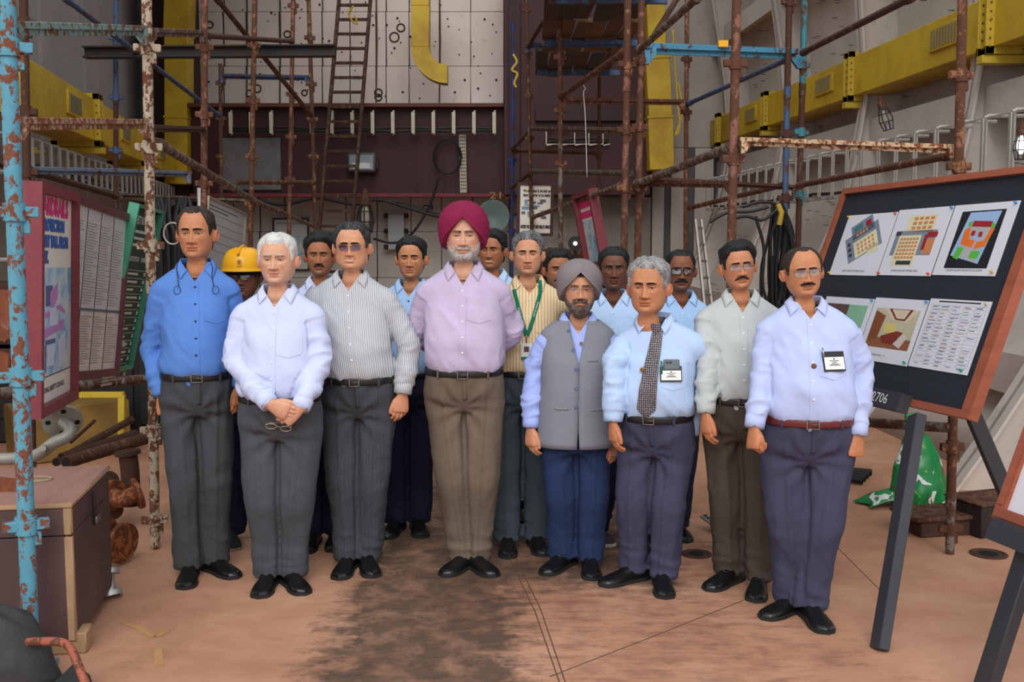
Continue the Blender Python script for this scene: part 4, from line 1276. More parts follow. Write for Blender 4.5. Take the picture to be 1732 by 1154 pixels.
SH_BLUE = cloth('cornflower_blue_cotton', srgb(90, 134, 208), wear=.04)
SH_WHITE = cloth('white_blue_cotton', srgb(200, 208, 237), (1, 0, 0), srgb(191, 200, 235), .006, .4, wear=.02)
SH_STRIPE = cloth('grey_pinstripe_cotton', srgb(194, 196, 201), (1, .0, .10), srgb(152, 156, 164), .0105, .40, wear=.03)
SH_LILAC = cloth('lilac_cotton', srgb(188, 174, 202), wear=.09)
SH_CREAM = cloth('cream_striped_cotton', srgb(226, 204, 164), (1, 0, 0), srgb(192, 160, 122), .017, .28, wear=.03)
SH_SKY = cloth('sky_blue_cotton', srgb(160, 192, 232), wear=.03)
SH_SKY2 = cloth('pale_sky_blue_cotton', srgb(178, 204, 238), wear=.03)
SH_PERI = cloth('periwinkle_cotton', srgb(160, 178, 238), wear=.03)
SH_ICE = cloth('ice_blue_cotton', srgb(176, 198, 232), wear=.03)
SH_SAGE = cloth('pale_grey_green_cotton', srgb(182, 188, 188), wear=.03)
SH_PALE = cloth('pale_periwinkle_cotton', srgb(182, 194, 234), wear=.03)
TURB_M = cloth('maroon_turban_cloth', srgb(128, 28, 66), wear=.05, rough=.8)
TURB_G = cloth('grey_turban_cloth', srgb(126, 118, 120), wear=.05, rough=.8)
BLACKC = cloth('black_cloth', srgb(24, 24, 28))
VESTM = cloth('grey_waistcoat_wool', srgb(128, 130, 140), wear=.04)

# ---- back row first
person('person in a yellow safety helmet and round glasses, peering between two front-row people', (415, 430, 503), 415, (420, 660), ((393, 933, 18), (460, 928, 12)), (None, None), (.208, .165, .162, .152), 'helmet',
       tone='dark', shirtmat=SH_SKY, trsmat=TR_NAVY, hair=dict(front=.19), q=.75, glasses=dict(mat=plain('red_brown_frame', srgb(84, 40, 34), .3), r=.0017, w=.025, h=.020), helmet=True,
       shoemat=plain('black_canvas', srgb(34, 33, 36), .8), solemat=plain('tan_rubber', srgb(150, 124, 98), .8))
person('person in a pale shirt, mostly hidden behind the grey pinstriped shirt', (543, 399, 466), 548, (548, 640), ((514, 938, -4), (566, 935, 8)), (None, None), (.210, .165, .162, .152), 'moust4',
       tone='brown', shirtmat=SH_WHITE, trsmat=TR_NAVY, hair=dict(front=.196, top_t=.026, sweep=.012, sdir=1, side_t=.010), mous=dict(w=.034, h=.008, droop=.9), q=.75, stubble=.25, hyaw=4)
person('person in a sky blue shirt standing back between the pinstriped and lilac shirts', (697, 404, 471), 694, (690, 632), ((651, 913, -14), (715, 911, 14)), (None, None), (.222, .168, .165, .155), 'young6',
       tone='mid', shirtmat=SH_SKY, trsmat=TR_NAVY, hair=dict(front=.197, top_t=.018, side_t=.007), q=.85, stubble=.15, butmat=plain('dark_button', srgb(40, 42, 55), .4), badge='coin', pocket=False, hyaw=-3)
person('person almost hidden directly behind the maroon turban wearer', (833, 392, 455), 833, (833, 630), ((846, 890, -5), (880, 887, 10)), (None, None), (.225, .17, .165, .155), 'smile8',
       tone='brown', shirtmat=SH_SKY2, trsmat=TR_BLACK, hair=dict(front=.194, top_t=.022, rough=.005, side_t=.012), q=.7, face=dict(open=.0022, smile=.9, mouthw=.028), hyaw=-12)
person('person almost hidden behind the grey turban, beside the lanyard wearer', (944, 424, 489), 944, (944, 640), ((937, 886, -5), (968, 884, 8)), (None, None), (.208, .165, .162, .152), 'peer10',
       tone='brown', shirtmat=SH_SKY2, trsmat=TR_BLACK, hair=dict(front=.190, top_t=.018, rough=.004, side_t=.010), mous=dict(w=.038, h=.009, droop=.9), q=.7, stubble=.4, hyaw=4)
person('person in a light blue shirt standing back between the grey turban and the dotted tie', (1037, 420, 490), 1035, (1030, 660), ((985, 926, -8), (1034, 925, 24)), (None, None), (.206, .165, .162, .152), 'dark12',
       tone='deep', shirtmat=SH_SKY2, trsmat=TR_NAVY, hair=dict(front=.192, top_t=.012, side_t=.006), q=.8, stubble=.2, face=dict(nosew=1.25, lip=1.25), hyaw=-3,
       shoemat=plain('dark_sneaker', srgb(60, 50, 52), .7), solemat=plain('white_rubber', srgb(205, 200, 192), .7))
person('person in black-rimmed glasses and blue shirt, behind the dotted tie wearer', (1149, 424, 492), 1152, (1135, 655), ((1106, 937, -4), (1163, 919, 10)), (None, None), (.208, .165, .162, .152), 'glass14',
       tone='dark', shirtmat=SH_SKY, trsmat=TR_NAVY, hair=dict(front=.202, temple=.205, top_t=.008, side_t=.006), mous=dict(w=.044, h=.0095, droop=1.1), q=.8, stubble=.35,
       glasses=dict(mat=BLACK_PL, r=.0022, w=.0255, h=.0175, lens=glass_mat('bright_lens', (.9, .93, .96, 1), .28)), hyaw=-2, placket=True)
person('person in a cream striped shirt with a green lanyard and identity card', (892, 395, 465), 896, (885, 632), ((858, 946, 0), (922, 942, 14)), (dict(pose='behind'), dict(pose='behind')), (.222, .17, .168, .160), 'lanyard9',
       tone='light', shirtmat=SH_CREAM, trsmat=TR_SLATE, hairmat=GREYB_H, hair=dict(front=.197, temple=.190, top_t=.014, side_t=.006, sweep=.006), face=dict(wide=1.07, jaw=1.08, frown=1.0, eye=.0024), stubble=.12, placket=True, nbut=4, pocket_x=.09, veew=.05)
# ---- front row
person('person in a cornflower blue shirt with spectacles on a neck cord', (334, 352, 437), 330, (333, 637), ((311, 998, 8), (402, 979, 52)), (dict(E=(257, 588, .02), W=(274, 668, -.05), hand='fist', pron=70), None), (.218, .172, .168, .160), 'blue1',
       yaw=16, hyaw=-14, tone='mid', shirtmat=SH_BLUE, trsmat=TR_CHAR, hairmat=BROWN_H, hair=dict(front=.206, temple=.215, peak=.004, top_t=.010, side_t=.007), face=dict(wide=1.04, jaw=1.0, frown=1.2, eye=.0024, chub=.002), butmat=plain('navy_button', srgb(34, 40, 70), .4), belly=.03, cord=True, pocket_x=.10, roll=0)
person('person in a plain white shirt clasping hands in front', (472, 397, 481), 470, (474, 676), ((436, 1013, -3), (517, 1007, 34)), (dict(E=(400, 612, -.05), W=(455, 683, -.22), hand='relaxed', pron=80, dir=(.86, -.10, -.42)), dict(E=(540, 615, -.05), W=(508, 690, -.20), hand='hold', pron=75, dir=(-.80, -.12, -.60))), (.228, .185, .192, .182), 'white3',
       tone='fair', shirtmat=SH_WHITE, trsmat=TR_CHAR2, hairmat=WHITE_H, browmat=GREY_H, hair=dict(front=.190, temple=.196, top_t=.012, side_t=.007), face=dict(wide=1.10, jaw=1.04, eye=.0024, smile=.6, lip=.55), belly=.035, stubble=.2, stubc=(.4, .36, .34), pocket_x=.08, pocket_z=.14, arm_r=1.06)
person('person in a grey pinstriped shirt and violet-tinted gold glasses', (597, 379, 456), 592, (607, 643), ((571, 982, -8), (633, 978, 20)), (None, dict(E=(692, 585, .0), W=(681, 665, -.06), hand='relaxed', pron=60)), (.240, .185, .185, .172), 'stripe5',
       tone='light', shirtmat=SH_STRIPE, trsmat=TR_CHECK, hairmat=hair_mat('black_grey_wavy_hair', srgb(26, 26, 28), srgb(86, 86, 88), .56), hair=dict(front=.203, temple=.205, top_t=.014, rough=.004, side_t=.009), face=dict(wide=1.12, jaw=1.12, chub=.005, open=.0026, smile=1.0, mouthw=.029), belly=.045, neckw=1.1, pocket=False,
       glasses=dict(mat=GOLD, r=.0011, w=.0255, h=.0135, lens=glass_mat('violet_lens', (.30, .16, .62, 1), .10)), buckle_w=.024, bucklemat=BUCKLE, placket=True, arm_r=1.05)
person('person in a maroon turban and lilac shirt, hands behind the back', (785, 356, 441), 784, (785, 630), ((749, 976, -34), (838, 977, 36)), (dict(pose='behind'), dict(pose='behind')), (.240, .20, .208, .184), 'maroon7',
       tone='fair', shirtmat=SH_LILAC, trsmat=TR_TAUPE, face=dict(wide=1.10, jaw=1.08, eye=.0024, frown=1.0, nose=1.05), turban=dict(mat=TURB_M, rx=.119, ry=.128, top=.282), beard=dict(t=.006, rough=.0016), mousmat=BEARD_G, browmat=GREYB_H, mous=dict(w=.040, h=.008, droop=1.3), belly=.05, pocket_x=.085, pocket_z=.105, leg_r=1.1, vee=.118)
person('person in a grey turban and grey waistcoat over a periwinkle shirt', (979, 449, 529), 977, (975, 705), ((919, 974, -36), (1004, 983, 2)), (dict(E=(905, 622, .02), W=(898, 722, -.04), hand='relaxed', pron=40), None), (.218, .175, .178, .162), 'vest11',
       tone='light', shirtmat=SH_PERI, trsmat=TR_BLUE, face=dict(eye=.0022, frown=1.2), turban=dict(mat=TURB_G, rx=.116, ry=.126, top=.270, under=BLACKC), beard=dict(t=.013, rough=.0028, goat=.028), mousmat=BEARD_B, browmat=GREYB_H, mous=dict(w=.042, h=.010, droop=1.3, t=.007), vest=True, nobelt=True, belly=.02, laces=True, pocket=False, nbut=0,
       glasses=dict(mat=STEEL_W, r=.0008, w=.025, h=.0135, half=True, tr=.0011))
person('person in an ice blue shirt with a dotted dark tie', (1098, 441, 531), 1118, (1110, 706), ((1016, 992, -62), (1128, 1014, 0)), (dict(E=(1040, 618, -.06), W=(1037, 712, -.12), hand='relaxed', pron=40), dict(E=(1187, 632, .06), W=(1166, 733, -.02), hand='relaxed', pron=62)), (.235, .182, .182, .168), 'tie13',
       yaw=-20, hyaw=2, roll=0, tone='mid', shirtmat=SH_ICE, trsmat=TR_PURP, hairmat=GREY_H, browmat=BLACK_H, hair=dict(front=.200, temple=.200, top_t=.020, side_t=.010, rough=.004), face=dict(wide=1.08, frown=1.5, jaw=1.04, chub=.004, eye=.0024, lip=1.1), vee=.092, veew=.022, tie=True, belly=.05, placket=True, nbut=0, pocket_x=.10, pocket_z=.15, laces=False, collar_tip=.092, collar_x=.066, collar_a=152, arm_r=1.08)
person('person in a pale grey-green shirt, brown trousers and half-rim glasses', (1251, 412, 489), 1253, (1253, 678), ((1195, 1000, -48), (1279, 1020, -16)), (dict(E=(1198, 600, -.05), W=(1194, 698, -.14), hand='relaxed', pron=30), None), (.224, .172, .168, .158), 'sage15',
       yaw=-6, hyaw=6, roll=-6, tone='mid', shirtmat=SH_SAGE, trsmat=TR_BROWN, hair=dict(front=.196, temple=.194, top_t=.018, side_t=.007, sweep=.008), mous=dict(w=.042, h=.0075, droop=1.3), glasses=dict(mat=STEEL_W, r=.0012, w=.026, h=.0145, half=True, lens=glass_mat('bluish_lens', (.86, .87, .97, 1), .2)), laces=True, belly=.03, pocket=True, vee=.125)
person('person in a pale blue shirt with a dark red belt, beside the easel', (1359, 419, 502), 1367, (1366, 713), ((1289, 1048, -58), (1401, 1073, 8)), (dict(E=(1291, 622, .0), W=(1276, 722, -.10), hand='fist', pron=35), dict(E=(1455, 630, .0), W=(1450, 735, -.08), hand='fist', pron=62)), (.228, .186, .196, .186), 'red16',
       yaw=-8, hyaw=8, roll=-5, tone='mid', shirtmat=SH_PALE, trsmat=TR_PURP, hairmat=BROWN_H, hair=dict(front=.214, temple=.222, peak=.006, top_t=.004, side_t=.007), mous=dict(w=.041, h=.0080, droop=.35, dz=.001), face=dict(wide=1.14, jaw=1.04, smile=.5), glasses=dict(mat=STEEL_W, r=.0011, w=.0265, h=.0165, half=True, lens=glass_mat('clear_lens', (.94, .95, .95, 1), .2)), beltmat=leather('oxblood_belt_leather', srgb(104, 34, 34), .35), belly=.05, badge2=True, pocket_z=.15, pocket_x=.095)
# ------------------------------------------------------------------ people: what they wear besides
PP = {k: (r, P) for k, r, P in CAST if not (ONLY and k not in ONLY)}
WHITE_CARD = plain('white_card', srgb(225, 225, 222), .5, var=.03)
CARD_INK = plain('card_ink', srgb(70, 70, 80), .6)
GOLD_PIN = plain('brass_pin', srgb(150, 110, 60), .35, .8)
if 'helmet' in PP:
    r, P = PP['helmet']; hT = P['headT']
    YEL = plain('yellow_helmet_plastic', srgb(232, 168, 14), .32, var=.04)
    mb = MB(); n = 44; rows = []
    prof = [(1.0, .148), (1.005, .160), (.985, .185), (.93, .212), (.83, .236), (.66, .256), (.42, .268), (.16, .2725), (.01, .273)]
    for k, z in prof:
        rows.append([(.118 * k * math.sin(a), -.134 * k * math.cos(a) + .008, z + .003 * math.cos(6 * a) * (k < .9) * (k > .2)) for a in np.linspace(0, 2 * math.pi, n, endpoint=False)])
    # brim under the dome, longer at the front
    brim = [[((.118 + w * .6) * math.sin(a), -(.134 + w * (1.9 if math.cos(a) > 0 else .4) * abs(math.cos(a)) ** 1.5 + w * .3) * math.cos(a) + .008, z - (w * .35 if math.cos(a) > 0 else 0)) for a in np.linspace(0, 2 * math.pi, n, endpoint=False)] for w, z in ((.0, .140), (.014, .146), (.016, .149), (.004, .153))]
    g = np.array(brim + rows)
    mb.grid(hT(g.reshape(-1, 3)).reshape(g.shape), True)
    hel = mb.build('safety_helmet', YEL, r, True)
    mb = MB(); mb.tube([hT(np.array(p)) for p in ((0, -.120, .236), (0, -.07, .266), (0, 0, .278), (0, .07, .266), (0, .125, .225))], .007, 8, flat=1.6)
    mb.build('crown_rib', YEL, hel, True)
    g = np.array([[(.1145 * math.sin(a), -.128 * math.cos(a) + .008, z) for a in np.linspace(0, 2 * math.pi, 40, endpoint=False)] for z in (.148, .122)])
    MB().grid(hT(g.reshape(-1, 3)).reshape(g.shape), True).build('sweatband', BLACKC, hel, True)
    F4 = Matrix.Rotation(math.pi / 2, 4, 'X')
    for sx in (-1, 1):
        MB().tube([hT(np.array(p)) for p in ((sx * .098, -.06, .145), (sx * .090, -.045, .10), (sx * .078, -.03, .05), (sx * .05, -.05, .0))], .006, 6, flat=.3).build('chin_strap', BLACKC, hel, True)
    c = Vector(hT(np.array([.012, -.142, .196])))
    mb = MB(); mb.tube([c + Vector((.011 * math.sin(a), .004 * (math.sin(a) ** 2), .011 * math.cos(a))) for a in np.linspace(0, 2 * math.pi, 20, endpoint=False)], .0016, 6, closed=True)
    mb.box(c, (.013, .003, .004)); mb.box(c + Vector((0, -.001, 0)), (.004, .003, .013))
    mb.build('emblem', plain('black_print', srgb(30, 26, 20), .6), hel)
    c = Vector(hT(np.array([.012, -.1475, .172])))
    text_mesh('G.S.L', .014, plain('black_print', srgb(30, 26, 20), .6), Matrix.Translation(c) @ F4, hel)
def card_on(P, name, x, z, w, h, frame, parent, frame_w=.005, off=.010):
    """a pocket holder with a white card, following the chest"""
    y = P['fy'](x, z, off); tilt = math.atan2(P['fy'](x, z + h / 2, 0) - P['fy'](x, z - h / 2, 0), h)
    yawl = math.atan2(P['fy'](x + w / 2, z, 0) - P['fy'](x - w / 2, z, 0), w)
    Rm = Matrix.Rotation(yawl, 3, 'Z') @ Matrix.Rotation(-tilt, 3, 'X')
    c = Vector((x, y, z))
    o = MB().box(c, (w, .006, h), Rm, 0, .0015).build(name, frame, parent)
    MB().box(c + Rm @ Vector((0, -.0035, -h * .10)), (w - 2 * frame_w, .002, h * .62), Rm).build('card', WHITE_CARD, o)
    mb = MB()
    for k, (ww, zz) in enumerate(((.42, .02), (.20, -.06), (.34, -.14), (.5, -.20))):
        mb.box(c + Rm @ Vector((0, -.0048, h * zz)), (w * ww, .0006, h * .035), Rm)
    mb.lathe([(.004, 0), (.004, .0005)], c + Rm @ Vector((0, -.0046, h * .12)), 8, Rm @ Vector((0, -1, 0)))
    q_ = mb.build('card_print', CARD_INK, o); q_['kind'] = 'stuff'
    return o, c, Rm
def pin(P, r, x, z, rad, mat, off=.006, name='lapel_pin'):
    return MB().lathe([(.0001, -.004), (rad, -.003), (rad, .0), (rad * .8, .0018), (rad * .55, .0012), (.0001, .0016)], (x, P['fy'](x, z, off), z), 14, (0, -1, 0)).build(name, mat, r, True)
HOLD = leather('black_card_holder', srgb(30, 32, 36), .4)
if 'red16' in PP:
    r, P = PP['red16']
    x = P['cx'] + .095; z = P['zac'] - .205
    o, c, Rm = card_on(P, 'card_holder', x, z, .104, .090, HOLD, r)
    mb = MB(); mb.cyl(c + Rm @ Vector((-.048, -.008, .020)), c + Rm @ Vector((-.050, -.008, .060)), .004, 8)
    mb.build('pen_clip', plain('silver_clip', srgb(170, 170, 172), .25, .9), o, True)
    pin(P, r, float(P['XO'](z)) + .004, z - .020, .012, plain('bronze_badge', srgb(120, 84, 66), .4, .5))
if 'tie13' in PP:
    r, P = PP['tie13']
    x = P['cx'] + .085; z = P['zac'] - .205
    o, c, Rm = card_on(P, 'card_holder', x, z, .105, .075, HOLD, r)
    MB().box(c + Rm @ Vector((.004, .001, .045)), (.078, .009, .05), Rm, 0, .004).build('phone', plain('grey_phone_case', srgb(92, 100, 104), .4), o)
    mb = MB()
    for k in range(2): mb.lathe([(.006, 0), (.006, .002), (.004, .0025)], c + Rm @ Vector((-.018 + .016 * k, -.0045, .055)), 10, Rm @ Vector((0, -1, 0)))
    mb.build('phone_camera', BLACK_PL, o)
    MB().cyl(c + Rm @ Vector((-.046, -.006, .0)), c + Rm @ Vector((-.046, -.006, .062)), .0045, 8).build('pen', plain('green_pen', srgb(30, 110, 84), .4), o, True)
    m = NT('dotted_tie_silk'); co = m.coord((1, .0, 1))
    v = m.n('ShaderNodeTexVoronoi'); v.inputs['Scale'].default_value = 95; v.inputs['Randomness'].default_value = .15; m.l(co, v.inputs['Vector'])
    TIE = m.set(Base_Color=m.ramp(v.outputs['Distance'], [(.20, srgb(196, 186, 186)), (.27, srgb(62, 54, 62))]), Roughness=.55)
    z1 = P['z_chin'] - .060 * P['hs']; z0 = P['z_belt'] + .005; x0 = float(P['XO'](z1))
    def tsh(u, v):
        w = np.interp(v, [0, .05, .10, .35, .92, 1], [.003, .026, .046, .043, .026, .022])
        zz = z0 + (z1 - z0) * v
        if v < .1: zz = z0 + (z1 - z0) * v
        return float(P['XO'](zz)) + (u - .5) * 2 * w - .012 * (1 - v), zz
    t_ = P['patch']('tie', 0, 0, 0, 0, 7, 44, .0085, TIE, r, .006, tsh)
    yk = P['fy'](x0, z1 - .005, .014)
    g = np.array([[(x0 + w * math.sin(a), yk + .006 - .013 * math.cos(a), z) for a in np.linspace(0, 2 * math.pi, 14, endpoint=False)] for z, w in ((z1 - .036, .015), (z1 - .018, .021), (z1 + .008, .026), (z1 + .016, .022))])
    MB().grid(g, True).build('tie_knot', TIE, t_, True)
    pin(P, r, float(P['XO'](z)) - .01 - .036, P['zac'] - .19, .011, GOLD_PIN, .016, 'tie_pin')
if 'vest11' in PP:
    r, P = PP['vest11']
    zlow = P['z_belt'] - .165; zac = P['zac']; zk = P['z_chin']
    zs = np.concatenate([np.linspace(zlow, zac - .14, 18), np.linspace(zac - .12, zac + .03, 12)])
    a_, f_, b_ = P['tors'](np.maximum(zs, P['z_belt'] + .08))
    vb_, vt_ = zk - .255, zk - .05
    rows = []
    for i, z in enumerate(zs):
        lowk = float(sst(P['z_belt'] + .12, zlow, z))
        a = a_[i] + .013 + .010 * lowk; f = f_[i] + .014 - .004 * lowk; b = b_[i] + .013
        if z > zac - .16: a = min(a, P['sw'] - .028)
        dxv = .0015 + .048 * float(np.clip((z - vb_) / (vt_ - vb_), 0, 1.25))
        if z < zlow + .10: dxv += .006 * (zlow + .10 - z) / .10
        t0 = math.asin(min(1, (dxv / a) ** (2.35 / 2)))
        tq_ = np.linspace(t0, 2 * math.pi - t0, 64)
        # keep columns dense at the front
        x, y = P['ring_xy'](tq_, a, f, b)
        rows.append(np.stack([x + P['XO'](z), y + P['YO'](z), z + 0 * x], -1))
    g = np.array(rows)
    nrm = g * 0
    g = g + .0035 * fbm(g * np.array([7, 7, 5]))[..., None] * np.array([.3, 1, 0])
    vest = raw('waistcoat', g.reshape(-1, 3), grid_faces(len(zs), 64, False), VESTM, r)
    sd = vest.modifiers.new('thickness', 'SOLIDIFY'); sd.thickness = .006; sd.offset = 0
    bv = BVHTree.FromPolygons(g.reshape(-1, 3).tolist(), grid_faces(len(zs), 64, False).tolist())
    def vy(x, z, off):
        h = bv.ray_cast(Vector((x, -1.2, z)), Vector((0, 1, 0)))
        return (h[0].y if h[0] else P['fy'](x, z, .01)) - off
    BTN = plain('blue_grey_button', srgb(96, 104, 130), .3)
    for k in range(5):
        z = zk - .095 - k * .095; dxv = .0015 + .048 * float(np.clip((z - vb_) / (vt_ - vb_), 0, 1.25)); x = float(P['XO'](z)) - dxv - .012
        MB().lathe([(.0001, -.003), (.0098, -.003), (.0105, .001), (.0085, .003), (.006, .0018), (.0001, .002)], (x, vy(x, z, .005), z), 14, (0, -1, 0)).build('button', BTN, vest, True)
    for x0, x1, z in ((-.125, -.055, P['z_belt'] + .045), (.06, .125, P['z_belt'] + .04), (.045, .095, zac - .165)):
        g2 = np.array([[(P['cx'] + x, vy(P['cx'] + x, zz, .0055), zz) for x in np.linspace(x0, x1, 8)] for zz in (z - .006, z, z + .006)])
        vs_, fs_ = slab(g2, (0, .006, 0)); raw('pocket_welt', vs_, fs_, VESTM, vest)
    z = zk - .155; x = float(P['XO'](z)) + .012
    pin(P, r, x, z, .0085, GOLD_PIN, .022)
if 'lanyard9' in PP:
    r, P = PP['lanyard9']
    LAN = cloth('green_lanyard_ribbon', srgb(24, 112, 88), wear=.05)
    zk = P['z_chin']; cx = float(P['XO'](zk - .2))
    pts_l = [(cx - .078, zk - .080), (cx - .066, zk - .125), (cx - .046, zk - .20), (cx - .022, zk - .285), (cx - .012, zk - .325)]
    pts_r = [(cx + .064, zk - .030), (cx + .066, zk - .090), (cx + .046, zk - .165), (cx + .014, zk - .270), (cx - .008, zk - .325)]
    lan = None
    for pts in (pts_l, pts_r):
        P2 = catmull([(p[0], 0, p[1]) for p in pts], 22); g = []
        for i, p in enumerate(P2):
            t_ = P2[min(i + 1, 21)] - P2[max(0, i - 1)]; t_ /= np.linalg.norm(t_); nrm = np.array([-t_[2], 0, t_[0]])
            g.append([(p[0] + nrm[0] * w, P['fy'](p[0] + nrm[0] * w, p[2] + nrm[2] * w, .011), p[2] + nrm[2] * w) for w in (-.010, 0, .010)])
        vs_, fs_ = slab(np.array(g), (0, .0025, 0))
        o = raw('lanyard', vs_, fs_, LAN, r)
        i = 12; p = P2[i]; t_ = P2[i + 2] - P2[i - 2]
        ang = math.atan2(t_[2], t_[0])
        y = P['fy'](p[0], p[2], .0135)
        tl = math.atan2(P['fy'](p[0], p[2] + .04, 0) - P['fy'](p[0], p[2] - .04, 0), .08)
        M = Matrix.Translation((p[0], y, p[2])) @ Matrix.Rotation(-tl, 4, 'X') @ Matrix.Rotation(math.pi / 2, 4, 'X') @ Matrix.Rotation(ang if pts is pts_r else ang + math.pi, 4, 'Z')
        text_mesh('MINISTRY OF DEFENCE', .0105, WHITE_CARD, M, o)
    xk, zk2 = cx - .010, zk - .335
    y = P['fy'](xk, zk2, .014)
    MB().tube([(xk, y, zk2 + .016), (xk, y - .002, zk2), (xk, y, zk2 - .03)], .0035, 8).build('lanyard_hook', BUCKLE, r, True)
    zc_ = zk2 - .075; y = P['fy'](xk, zc_, .010)
    card = MB().box((xk, y, zc_), (.060, .003, .088), None, 0, .001).build('identity_card', WHITE_CARD, r)
    MB().box((xk, y - .002, zc_ + .012), (.028, .001, .030)).build('portrait_print', plain('portrait_print', srgb(96, 60, 62), .6, var=.3, scale=60), card)
    MB().box((xk, y - .002, zc_ - .036), (.058, .001, .014)).build('green_band', LAN, card)
if 'blue1' in PP:
    r, P = PP['blue1']; zk = P['z_chin']
    CORD = plain('navy_cord', srgb(24, 26, 48), .5)
    mb = MB(); cx = float(P['XO'](zk - .1))
    for sx in (-1, 1):
        pts = [(cx + sx * .070, None, zk - .012), (cx + sx * .086, None, zk - .045), (cx + sx * .082, None, zk - .09), (cx + sx * (.078 if sx < 0 else .090), None, zk - .14)]
        pts = [(x, P['fy'](x, z, .010) if i else P['fy'](x, z - .02, .004), z) for i, (x, _, z) in enumerate(pts)]
        pts[0] = (pts[0][0], -.01, pts[0][2] + .01)
        mb.tube(catmull(pts, 12), .0022, 6)
        c = Vector(pts[-1])
        mb.tube([c + Vector((.016 * math.sin(a) + sx * .008, -.004, .020 * math.cos(a) - .018)) for a in np.linspace(0, 2 * math.pi, 20, endpoint=False)], .0016, 6, closed=True)
    mb.build('neck_spectacles', CORD, r, True)
if 'white3' in PP:
    r, P = PP['white3']
    Mw = r.matrix_basis if False else Matrix.Translation(r.location)
    A = P['arms'][1]; Rm, W = A['handmat']
    c = Vector(W) + Vector(Rm @ np.array([-.040, -.002, -.125]))
    c = Mw @ c
    mb = MB()
    for sx in (-1, 1):
        mb.tube([c + Vector((sx * .035 + .026 * math.cos(a), -.012 - .004 * math.sin(a), -.028 + .013 * math.sin(a) - .006 * sx)) for a in np.linspace(0, 2 * math.pi, 22, endpoint=False)], .0016, 6, closed=True)
        mb.tube([c + Vector((sx * .061, -.012, -.022 - .006 * sx)), c + Vector((sx * .058, .006, -.010)), c + Vector((-sx * .05, .010, -.008))], .0014, 6)
    mb.tube([c + Vector((-.009, -.014, -.026)), c + Vector((0, -.016, -.022)), c + Vector((.009, -.014, -.028))], .0014, 6)
    tag(mb.build('eyeglasses', plain('pale_gold_frame', srgb(196, 172, 138), .35, .5), None, True, recenter=True), 'folded pale-framed spectacles held in the clasped hands', 'glasses')
if 'young6' in PP:
    r, P = PP['young6']
    pin(P, r, float(P['XO'](1.2)) + .004, P['zac'] - .20, .011, plain('dark_badge', srgb(48, 44, 52), .4, .4))
# ------------------------------------------------------------------ scaffolding
M_SKY = painted('sky_blue_flaking_paint', srgb(92, 160, 184), srgb(146, 86, 64), .27, 12)
M_CREAM = painted('cream_rusting_paint', srgb(188, 172, 148), srgb(120, 74, 48), .35, 13)
M_OXIDE = painted('oxide_red_pipe', srgb(138, 92, 76), srgb(104, 66, 48), .5, 9)
M_ORANGE = painted('orange_rust_pipe', srgb(146, 96, 64), srgb(96, 62, 44), .55, 9)
M_BROWN = painted('dark_brown_rust_pipe', srgb(96, 70, 54), srgb(70, 44, 32), .6, 9)
M_DBLUE = painted('steel_blue_pipe', srgb(66, 90, 126), srgb(88, 58, 44), .18, 8)
M_TEAL = painted('teal_pipe', srgb(62, 128, 140), srgb(110, 62, 44), .2, 8)
M_GREY = painted('dull_grey_pipe', srgb(128, 118, 110), srgb(100, 70, 54), .42, 9)
M_YBRN = painted('yellowish_brown_pipe', srgb(128, 98, 64), srgb(84, 56, 38), .55, 9)
M_BLKS = painted('black_painted_steel', srgb(34, 36, 40), srgb(60, 48, 42), .25, 6)
POLE_GROUP, LEDGER_GROUP = 'scaffolding uprights', 'scaffolding ledgers and braces'
def coupler(c, axis, r, mat, parent, ang=0.0):
    """clamp around an upright: sleeve, two lugs and a wedge"""
    mb = MB(); ax = Vector(axis).normalized()
    mb.cyl(c - ax * .035, c + ax * .035, r * 1.32, 12)
    Rz = Matrix.Rotation(ang, 3, 'Z')
    mb.box(c + Vector((0, 0, .0)), (r * 5.2, r * 1.3, .042), Rz, 0, .004)
    mb.box(c + Rz @ Vector((r * 1.2, 0, -.055)), (r * .9, r * .9, .06), Rz, 0, .004)
    return mb.build('coupler', mat, parent)
def pole(label, x0, xb, yb, Y, r, mat, cps=(), mat2=None, ysplit=None, zbot=0.0, top=-70, ang=.3, cmat=None):
    """upright through (x0, 0) and (xb, yb) in the picture at distance Y, standing on the floor"""
    xt = x0 + (xb - x0) * (top / yb)
    A = at(xt, top, Y); B_ = at(xb, yb, Y); d = (B_ - A); D = A + d * ((A.z - zbot) / -d.z)
    root = empty('scaffold_pole', D)
    loc = lambda p: p - D
    if mat2 is not None:
        f = lambda y: A + d * ((y - top) / (yb - top))
        S = f(ysplit)
        MB().cyl(loc(S), loc(A), r, 14).build('upper_tube', mat, root)
        MB().cyl(loc(D), loc(S), r * .96, 14).build('lower_tube', mat2, root)
        MB().cyl(loc(S) + Vector((0, 0, -.05)), loc(S) + Vector((0, 0, .05)), r * 1.12, 14).build('joint_sleeve', mat2, root)
    else:
        MB().cyl(loc(D), loc(A), r, 14).build('tube', mat, root)
    for y in cps:
        c = A + d * ((y - top) / (yb - top))
        coupler(loc(c), d, r, cmat or mat, root, ang)
    tag(root, label, 'scaffold pole', POLE_GROUP)
    return root
